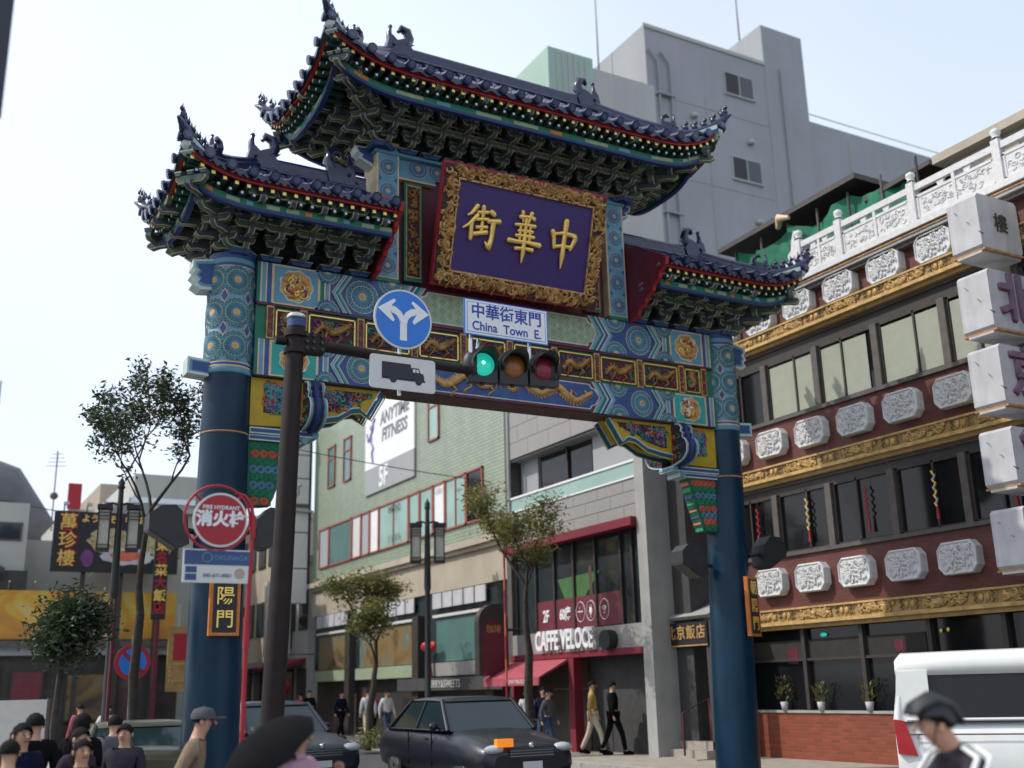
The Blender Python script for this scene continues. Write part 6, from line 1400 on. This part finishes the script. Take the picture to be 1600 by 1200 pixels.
c1 = car('dark_sedan', 'dark blue-black saloon car driving out through the gate', (9.0, 17.9, 0), radians(-1), 'carblack', 4.55, 1.76, 1.46, .93, PS, (-.20, -.075, .20, .36), group=None)
front(c1, 4.55, 1.76, 'carblack'); q = MB(); q.box(-.62, -.34, -2.31, -2.20, .70, .82, 'amberlens'); part('amber_lamp', q, c1)
c2 = car('dark_sedan', 'dark blue car with a greenish windscreen behind the black umbrella', (6.25, 20.8, 0), radians(8), 'carblue', 4.5, 1.74, 1.45, .92, PS, (-.20, -.075, .20, .36)); front(c2, 4.5, 1.74, 'carblue')
c3 = car('small_olive_car', 'small olive car with glowing orange-red tail lamps behind the bare tree', (3.15, 16.6, 0), radians(172), 'carolive', 3.6, 1.55, 1.28, .85, PS, (-.20, -.075, .25, .42))
for k in (-1, 1): q = MB(); q.sph((k * .62, 1.72, .80), (.07, .06, .10), 'taillit', 10, 6); part('tail_lamp', q, c3)
PV = [(-.50, .34, .80, .82), (-.485, .26, .92, .92), (-.45, .22, 1.02, .98), (-.40, .20, 1.10, 1.0), (-.2, .19, 1.14, 1.0), (0, .19, 1.14, 1.0), (.3, .19, 1.14, 1.0), (.46, .20, 1.14, .99), (.49, .24, 1.13, .96), (.5, .34, 1.10, .93)]
v = car('white_van', 'white van with dark side windows in front of the restaurant brick wall', (11.78, 7.52, 0), radians(38), 'vantop', 4.75, 1.72, 1.88, 1.16, PV, (-.40, -.27, .475, .492))
front(v, 4.75, 1.72, 'vantop')
for k in (-1, 1): q = MB(); q.prism([(2.16, .78), (2.36, .80), (2.37, 1.16), (2.26, 1.14)], 'x', k * .80, k * .868, 'taillight'); part('tail_lamp', q, v); q = MB(); q.tube([(k * .863, -2.0, 1.0), (k * .865, 0, 1.0), (k * .862, 2.3, 1.0)], .008, 'bronze2', 4); part('side_crease', q, v); q = MB(); q.add([(k * .815, 1.98, 1.13), (k * .815, 2.36, 1.13), (k * .775, 2.30, 1.66), (k * .775, 1.98, 1.66), (k * .70, 1.98, 1.13), (k * .70, 2.36, 1.13), (k * .66, 2.30, 1.66), (k * .66, 1.98, 1.66)], [(0, 1, 2, 3), (7, 6, 5, 4), (0, 4, 5, 1), (1, 5, 6, 2), (2, 6, 7, 3), (3, 7, 4, 0)], 'vantop'); part('rear_side_pillar', q, v)

# ------------------------------------------------------------------ people
def skin_obj(name, parent, pts, edges, rad, mt, sub=1, root=0):
    me = bpy.data.meshes.new(name); me.from_pydata(pts, edges, []); me.materials.append(mt if not isinstance(mt, str) else M[mt])
    o = bpy.data.objects.new(name, me); link(o, parent)
    md = o.modifiers.new('skin', 'SKIN'); md.use_smooth_shade = True
    if not me.skin_vertices: me.skin_vertices.new()
    for i, r in enumerate(rad):
        sv = me.skin_vertices[0].data[i]; sv.radius = (r, r) if not isinstance(r, tuple) else r; sv.use_root = (i == root)
    ss = o.modifiers.new('sub', 'SUBSURF'); ss.levels = sub; ss.render_levels = sub
    return o
def person(label, loc, rz, H=1.68, top='black', legs='navy', hair=True, cap=None, lean=0.0, stride=.12, arms='down', group='pedestrians', detail=1, headtilt=0.0, wide=1.0, hairlong=False, skirt=False, prone=None):
    t = thing('person', label, 'person', loc, rz, group); k = H / 1.70
    ln = lambda z: -lean * max(0, z - .9)         # forward lean towards -Y
    P = {}
    def add(n, x, y, z): P[n] = (x * k, (y + ln(z)) * k, z * k)
    add('pelvis', 0, 0, .93); add('waist', 0, -.01, 1.08); add('chest', 0, 0, 1.29); add('neckb', 0, .01, 1.44); add('neck', 0, -.005, 1.50); add('head', 0, -.02 - headtilt, 1.585); add('crown', 0, -.005 - headtilt, 1.655)
    for s, n in ((-1, 'l'), (1, 'r')):
        f = stride * s
        add('sh' + n, .175 * s * wide, .01, 1.385)
        A = arms if isinstance(arms, str) else arms[0 if s < 0 else 1]
        if A == 'down': add('el' + n, .225 * s, .04 - f * .4, 1.12); add('wr' + n, .235 * s, -.04 - f * .8, .88); add('hd' + n, .235 * s, -.07 - f * .8, .79)
        elif A == 'front': add('el' + n, .24 * s, -.06, 1.14); add('wr' + n, .12 * s, -.24, 1.10); add('hd' + n, .07 * s, -.29, 1.14)
        elif A == 'up': add('el' + n, .24 * s, -.10, 1.17); add('wr' + n, .14 * s, -.26, 1.28); add('hd' + n, .12 * s, -.28, 1.36)
        elif A == 'bars': add('el' + n, .24 * s, -.24, 1.16); add('wr' + n, .23 * s, -.46, 1.04); add('hd' + n, .23 * s, -.54, 1.02)
        add('hip' + n, .09 * s, 0, .90)
        if A == 'bars': add('kn' + n, .11 * s, -.32 + .05 * s, .72 + .06 * s); add('an' + n, .11 * s, -.16, .36 + .1 * s); add('to' + n, .11 * s, -.32, .30 + .1 * s)
        else: add('kn' + n, .10 * s, -.03 + f, .50); add('an' + n, .10 * s, .03 + f * 1.9, .09 + (.05 if f > 0 else 0)); add('to' + n, .105 * s, -.13 + f * 1.9, .04 + (.02 if f > 0 else 0))
    names = list(P); idx = {n: i for i, n in enumerate(names)}
    E_ = [('pelvis', 'waist'), ('waist', 'chest'), ('chest', 'neckb'), ('neckb', 'neck'), ('neck', 'head'), ('head', 'crown')]
    for n in 'lr': E_ += [('chest', 'sh' + n), ('sh' + n, 'el' + n), ('el' + n, 'wr' + n), ('wr' + n, 'hd' + n), ('pelvis', 'hip' + n), ('hip' + n, 'kn' + n), ('kn' + n, 'an' + n), ('an' + n, 'to' + n)]
    rad = dict(pelvis=.12, waist=.105, chest=.125, neckb=.068, neck=.058, head=.088, crown=.070, sh=.052, el=.036, wr=.026, hd=.034, hip=.08, kn=.052, an=.034, to=.030)
    rr = lambda n: rad[n if n in rad else n[:-1]] * k
    pts = [P[n] for n in names]; R0 = [rr(n) for n in names]; Ed = [(idx[a], idx[b_]) for a, b_ in E_]
    if detail > 1:         # five fingers, rooted in the palm
        for n, s in (('l', -1), ('r', 1)):
            h = Vector(P['hd' + n]); wv = Vector(P['wr' + n]); d = (h - wv).normalized(); sd_ = d.cross(Vector((0, 0, 1))).normalized() if abs(d.z) < .9 else Vector((0, 1, 0)); dn = d.cross(sd_).normalized()
            for fi in range(5):
                off = (fi - 1.5) * .020 if fi < 4 else -.045; Lf = (.060, .068, .063, .050, .045)[fi]
                a = h + sd_ * off * .8 + d * (.0 if fi < 4 else -.03); b_ = a + d * Lf * .6 + (sd_ * -.02 if fi == 4 else Vector()); c = b_ + (d * .4 + dn * (.55 if arms != 'down' else .2)) * Lf * .6
                o_ = len(pts); pts += [tuple(a), tuple(b_), tuple(c)]; R0 += [.011, .009, .008]; Ed += [(idx['hd' + n], o_), (o_, o_ + 1), (o_ + 1, o_ + 2)]
    body = skin_obj('body', t, pts, Ed, R0, 'skin', 2 if detail > 1 else 1)
    def garment(nm, keep, grow, mt, over={}):
        ii = [n for n in names if n in keep]; loc_ = {n: i for i, n in enumerate(ii)}
        ee = [(loc_[a], loc_[b_]) for a, b_ in E_ if a in loc_ and b_ in loc_]
        return skin_obj(nm, t, [over.get(n + '_p', P[n]) for n in ii], ee, [over.get(n, rr(n) + grow * k) for n in ii], C_[mt] if mt in C_ else mt, 2 if detail > 1 else 1, 0)
    garment('jacket', {'pelvis', 'waist', 'chest', 'neckb'} | ({'neck'} if detail > 1 else set()) | { 'shl', 'shr', 'ell', 'elr', 'wrl', 'wrr'}, .022, top, {'pelvis': .135 * k, 'waist': .128 * k, 'chest': .152 * k * wide, 'neckb': (.100 if detail > 1 else .080) * k, 'neck': .072 * k, 'wrl': .036 * k, 'wrr': .036 * k})
    garment('skirt' if skirt else 'trousers', {'pelvis', 'hipl', 'hipr', 'knl', 'knr', 'anl', 'anr'}, .018, legs, {'pelvis': .128 * k, 'anl': .055 * k, 'anr': .055 * k})
    for n in 'lr':
        q = MB(); a, b_ = Vector(P['an' + n]), Vector(P['to' + n]); q.tube([tuple(a + Vector((0, .05, -.04)) * k), tuple((a + b_) / 2 + Vector((0, 0, -.01)) * k), tuple(b_), tuple(b_ + Vector((0, -.05, 0)) * k)], [.045 * k, .050 * k, .042 * k, .02 * k], C_['black'], 8); part('shoe', q, t)
    hx, hy, hz = P['head']; fc = MB()
    fc.tube([(hx, hy - .082 * k, hz + .025 * k), (hx, hy - .112 * k, hz - .018 * k)], [.008 * k, .016 * k], 'skin', 5)
    for s in (-1, 1):
        fc.sph((s * .086 * k, hy + .01 * k, hz), (.012 * k, .022 * k, .030 * k), 'skin', 6, 5); fc.sph((s * .032 * k, hy - .082 * k, hz + .018 * k), (.012 * k, .008 * k, .007 * k), 'black', 6, 4); fc.tube([(s * .015 * k, hy - .088 * k, hz + .038 * k), (s * .05 * k, hy - .080 * k, hz + .038 * k)], .004 * k, 'hair', 4)
    fc.tube([(-.022 * k, hy - .088 * k, hz - .045 * k), (0, hy - .094 * k, hz - .047 * k), (.022 * k, hy - .088 * k, hz - .045 * k)], .005 * k, 'maroon', 4); part('face', fc, body)
    if hair:
        q = MB(); vs = []; fs = []; nu, nv = 16, 7
        for i in range(nv + 1):
            for j in range(nu):
                b_ = 2 * pi * j / nu; front_ = max(0, -sin(b_)); lim = 1.75 - .75 * front_ + (0.5 if hairlong and front_ < .3 else 0); a = lim * i / nv; rj = 1 + .04 * sin(j * 7 + i * 3)
                vs.append((hx + .094 * k * sin(a) * cos(b_) * rj, hy + .012 * k + .104 * k * sin(a) * sin(b_) * rj, hz + .018 * k + .106 * k * cos(a) * rj))
        fs = [(i * nu + j, (i + 1) * nu + j, (i + 1) * nu + (j + 1) % nu, i * nu + (j + 1) % nu) for i in range(nv) for j in range(nu)]
        q.add(vs, fs, 'hair', True)
        if hairlong: q.tube([(hx, hy + .06 * k, hz + .02 * k), (hx, hy + .09 * k, hz - .1 * k), (hx, hy + .08 * k, hz - .24 * k)], [.09 * k, .08 * k, .04 * k], 'hair', 8)
        part('hair', q, t)
    if cap:
        q = MB(); q.lathe((hx, hy + .01 * k, hz + .03 * k), [(.112 * k, 0), (.110 * k, .04 * k), (.085 * k, .085 * k), (.0, .105 * k)], C_[cap], 14); q.prism([(hx - .075 * k, hy - .07 * k), (hx + .075 * k, hy - .07 * k), (hx + .05 * k, hy - .19 * k), (hx - .05 * k, hy - .19 * k)], 'z', hz + .028 * k, hz + .042 * k, C_[cap]); part('cap', q, t)
    return t, P, k
# man in cap and tan coat, walking right
person('man in a dark cap and tan coat walking in front of the left gate column', (2.1, 9.1, 0), radians(70), 1.49, 'tan', 'grey', hair=True, cap='grey', lean=.18, group=None)
# woman under the umbrella
tw, P, k = person('woman in a pink top holding a black umbrella', (2.14, 6.52, 0), radians(35), 1.44, 'pink', 'black', arms=('down', 'up'), group=None, detail=2, hairlong=True)
ub = thing('umbrella', 'black umbrella tilted to the left over the woman in pink', 'umbrella', (2.02, 6.42, 1.17)); ub.rotation_euler = (radians(6), radians(-38), 0); ub.scale = (.66, .66, .66)
m = MB(); N = 16; vs = [(0, 0, .40)]; rings = [(.14, .385), (.28, .34), (.40, .27), (.48, .18)]
for r_, z in rings:
    for j in range(N): q_ = 1 - (.05 if j % 2 else 0) * (r_ / .48); vs.append((r_ * q_ * cos(2 * pi * j / N), r_ * q_ * sin(2 * pi * j / N), z + (.02 if j % 2 else 0) * r_ / .48))
fs = [(0, 1 + j, 1 + (j + 1) % N) for j in range(N)] + [(1 + i * N + j, 1 + (i + 1) * N + j, 1 + (i + 1) * N + (j + 1) % N, 1 + i * N + (j + 1) % N) for i in range(3) for j in range(N)]
m.add(vs, fs, C_['black'], True); part('canopy', m, ub)
m = MB(); m.tube([(0, 0, -.28), (0, 0, .46)], .007, 'chrome', 6); m.tube([(0, 0, -.40), (0, 0, -.28)], .013, 'black', 6); part('shaft', m, ub)
m = MB()
for j in range(8): a = 2 * pi * j / 8; m.tube([(0, 0, .39), (.28 * cos(a), .28 * sin(a), .33), (.47 * cos(a), .47 * sin(a), .185)], .003, 'chrome', 3)
part('rib', m, ub)
# cyclist with helmet, riding to the left
tc_, P, k = person('cyclist in a black helmet and a dark jacket with white stripes', (4.50, 3.60, 0), radians(-114), 1.47, 'violetgrey', 'black', hair=True, lean=.34, arms='bars', group=None, detail=2, headtilt=.03, wide=1.1)
hx, hy, hz = P['head']; q = MB()
for j, xx in enumerate((-.068, -.042, -.014, .014, .042, .068)):
    hh = .118 - 5.0 * xx * xx; q.tube([(xx * .9, hy - .105, hz + .062), (xx, hy - .075, hz + .03 + hh * .66), (xx, hy - .0, hz + .03 + hh), (xx, hy + .075, hz + .03 + hh * .72), (xx * .9, hy + .125, hz + .018)], [.008, .018, .021, .020, .010], 'dark', 6)
vs = []; nu = 18
for i_ in range(7):
    a = 1.5 * i_ / 6
    for j_ in range(nu): b_ = 2 * pi * j_ / nu; vs.append((.096 * sin(a) * cos(b_), hy + .012 + .118 * sin(a) * sin(b_), hz + .045 + .098 * cos(a) - (.03 if sin(b_) > .3 and i_ == 6 else 0)))
q.add(vs, [(i_ * nu + j_, (i_ + 1) * nu + j_, (i_ + 1) * nu + (j_ + 1) % nu, i_ * nu + (j_ + 1) % nu) for i_ in range(6) for j_ in range(nu)], 'black', True)
q.tube([(-.088, hy - .02, hz + .03), (-.066, hy - .04, hz - .08), (0, hy - .05, hz - .105), (.066, hy - .04, hz - .08), (.088, hy - .02, hz + .03)], .004, 'black', 4); part('helmet', q, tc_)
sh = Vector(P['shr']); el = Vector(P['elr']); shl = Vector(P['shl']); ell = Vector(P['ell'])
for A, B, sx in ((sh, el, 1), (shl, ell, -1)):
    for off in (-.030, .030): q = MB(); a = A + Vector((sx * .066, off, .05)); b_ = B + Vector((sx * .056, off, .02)); q.tube([tuple(A + Vector((-sx * .06, off, .088))), tuple(a), tuple((a + b_) / 2 + Vector((sx * .012, 0, 0))), tuple(b_)], .013, 'white', 5); part('white_stripe', q, tc_)
bk = thing('bicycle', 'dark bicycle ridden by the helmeted cyclist at the right edge', 'bicycle', (4.50, 3.60, 0), radians(-114))
for yy in (-.85, .22):
    q = MB(); q.tube([(0, yy + .33 * cos(a * pi / 14), .34 + .33 * sin(a * pi / 14)) for a in range(29)], .018, 'rubber', 6, False); wo_ = part('wheel', q, bk); q = MB()
    for a in range(12): q.tube([(0, yy, .34), (0, yy + .32 * cos(a * pi / 6), .34 + .32 * sin(a * pi / 6))], .002, 'chrome', 3)
    part('spoke', q, wo_)
q = MB()
for a, b_ in (((0, -.30, .30), (0, -.08, .80)), ((0, -.30, .30), (0, -.70, .72)), ((0, -.10, .74), (0, -.68, .84)), ((0, -.30, .30), (0, .22, .34)), ((0, -.09, .76), (0, .22, .34)), ((0, -.85, .34), (0, -.68, .92))): q.tube([a, b_], .017, 'carblack', 8)
part('frame', q, bk); q = MB(); q.tube([(-.25, -.62, 1.02), (-.15, -.66, .98), (0, -.68, .96), (.15, -.66, .98), (.25, -.62, 1.02)], .013, 'chrome', 6); part('handlebar', q, bk); q = MB(); q.sph((0, -.05, .84), (.08, .13, .035), 'black', 10, 6); part('saddle', q, bk)
# crowd crossing at lower left
for i, (x, y, h_, tp, rz_, lab) in enumerate(((.62, 10.0, 1.42, 'black', 200, 'person in black at the far left edge of the crowd'), (.95, 9.6, 1.46, 'navy', 20, 'person in a navy jacket, second from the left in the crowd'), (1.15, 10.6, 1.52, 'black', 190, 'person in a black coat in front of the white hoarding'), (1.42, 9.9, 1.40, 'plum', 40, 'person in a dark plum coat in the middle of the crowd'),
      (1.62, 11.2, 1.50, 'black', 150, 'taller person in black behind the plum coat'), (1.92, 10.7, 1.40, 'violetgrey', -30, 'person in a grey-violet jacket near the bare tree'), (2.15, 12.6, 1.45, 'grey', 170, 'person in grey at the right end of the crowd'), (1.30, 8.9, 1.34, 'black', 10, 'shorter person in black in front of the crowd'), (.80, 8.8, 1.36, 'violetgrey', 160, 'person in dark grey with a grey collar at lower left corner'))):
    person(lab, (x, y, 0), radians(rz_), h_ * .97, tp, 'black', group='people crossing at lower left', stride=.1 + .03 * (i % 3), hairlong=i % 3 == 1)
for x, y, h_, tp, lg, rz_, lab in ((13.55, 20.9, 1.72, 'mustard', 'cream', 60, 'man in a mustard jacket walking beside the café doorway'), (13.85, 20.55, 1.70, 'black', 'black', 75, 'man in a black suit in front of the café doorway'), (12.9, 21.9, 1.60, 'navy', 'jean', -40, 'person in a navy coat below the crimson awning'), (13.1, 23.0, 1.55, 'white', 'grey', 160, 'person in a pale top under the crimson awning'), (12.6, 21.2, 1.55, 'grey', 'jean', 30, 'person in a light grey coat beside the crimson column'),
      (12.7, 30.5, 1.62, 'white', 'jean', 10, 'person in white right of the small leafy tree'), (12.9, 32, 1.6, 'rose', 'black', 190, 'person in dull rose behind the small leafy tree'), (12.4, 31.2, 1.66, 'white', 'cream', 170, 'person in a white coat beside the small leafy tree'), (12.8, 34.5, 1.62, 'navy', 'black', 20, 'person in navy left of the small leafy tree'), (12.6, 38, 1.6, 'rose', 'jean', 200, 'person in rose further down the pavement'), (12.3, 36.2, 1.68, 'black', 'black', 0, 'person in black further down the pavement'), (11.0, 42, 1.65, 'cream', 'navy', 15, 'person in cream far down the street'), (11.8, 43.5, 1.62, 'grey', 'black', 190, 'person in grey far down the street'),
      (4.0, 24.5, 1.6, 'white', 'black', 30, 'person in a white top on the left pavement beyond the gate'), (3.7, 26, 1.62, 'rose', 'navy', 200, 'person in pink-red on the left pavement beyond the gate')):
    person(lab, (x, y, .13 if x > 12.1 else 0), radians(rz_), h_ * .90, tp, lg, group='people on the far pavements', stride=.14)

# ------------------------------------------------------------------ dark banner at the top left edge, close to the camera
t = thing('banner_post', 'dark navy hanging banner on a grey post at the very left edge, close by', 'banner', (.14, 6.0, 0)); m = MB(); m.tube([(0, 0, 0), (0, 0, 4.33)], [.07, .06], 'bronze2', 12); part('post', m, t)
m = MB(); m.box(-.95, .06, -.03, .0, 4.66, 6.6, 'carblue'); part('banner', m, t); m = MB(); m.tube([(-.4, .0, 4.3), (-.4, 0, 6.8)], .03, 'bronze2', 8); m.tube([(-.4, .03, 4.33), (0, .03, 4.30)], .025, 'bronze2', 6); part('banner_arm', m, t)

t = thing('overhead_cable', 'sagging cable strung across the far street beside the green tiled building', 'wire', (2, 44, 8.2)); m = MB(); m.tube([(k * 1.0, 0, .02 * (k - 6) ** 2) for k in range(13)], .02, 'dark', 4); part('cable', m, t)
t = thing('service_cable', 'black service cables hanging down the grey pier right of the café', 'cable', (14.55, 19.24, 2.9)); m = MB()
for k in range(3): m.tube([(.25 + k * .07, -.16, 3.2 - k * .3), (.2 + k * .05, -.2, 2.2), (.3 + .04 * k, -.15, 1.0), (.32, -.15, 0)], .018, 'black', 5)
m.tube([(.1, -.2, 2.9), (.3, -.22, 3.3), (.5, -.2, 2.9), (.3, -.2, 2.6), (.1, -.2, 2.9)], .014, 'black', 4); part('cable', m, t)

for i, (x, z, w_, h_, mt, lab) in enumerate(((-.3, 1.0, 1.5, .9, 'ochre', 'yellow-lit shop counter window at far left under the orange mural'), (1.6, 1.3, 1.2, 1.2, 'shoplight', 'dim lit shop window under the orange mural, behind the small dark tree'), (3.1, 1.1, .9, 1.3, 'film', 'dull red shop poster under the billboard posts'), (4.6, .9, 1.5, 1.4, 'shoplight', 'dim lit shop window between the bare tree and the red sign post'))):  # lit panes carry their light in the colour only
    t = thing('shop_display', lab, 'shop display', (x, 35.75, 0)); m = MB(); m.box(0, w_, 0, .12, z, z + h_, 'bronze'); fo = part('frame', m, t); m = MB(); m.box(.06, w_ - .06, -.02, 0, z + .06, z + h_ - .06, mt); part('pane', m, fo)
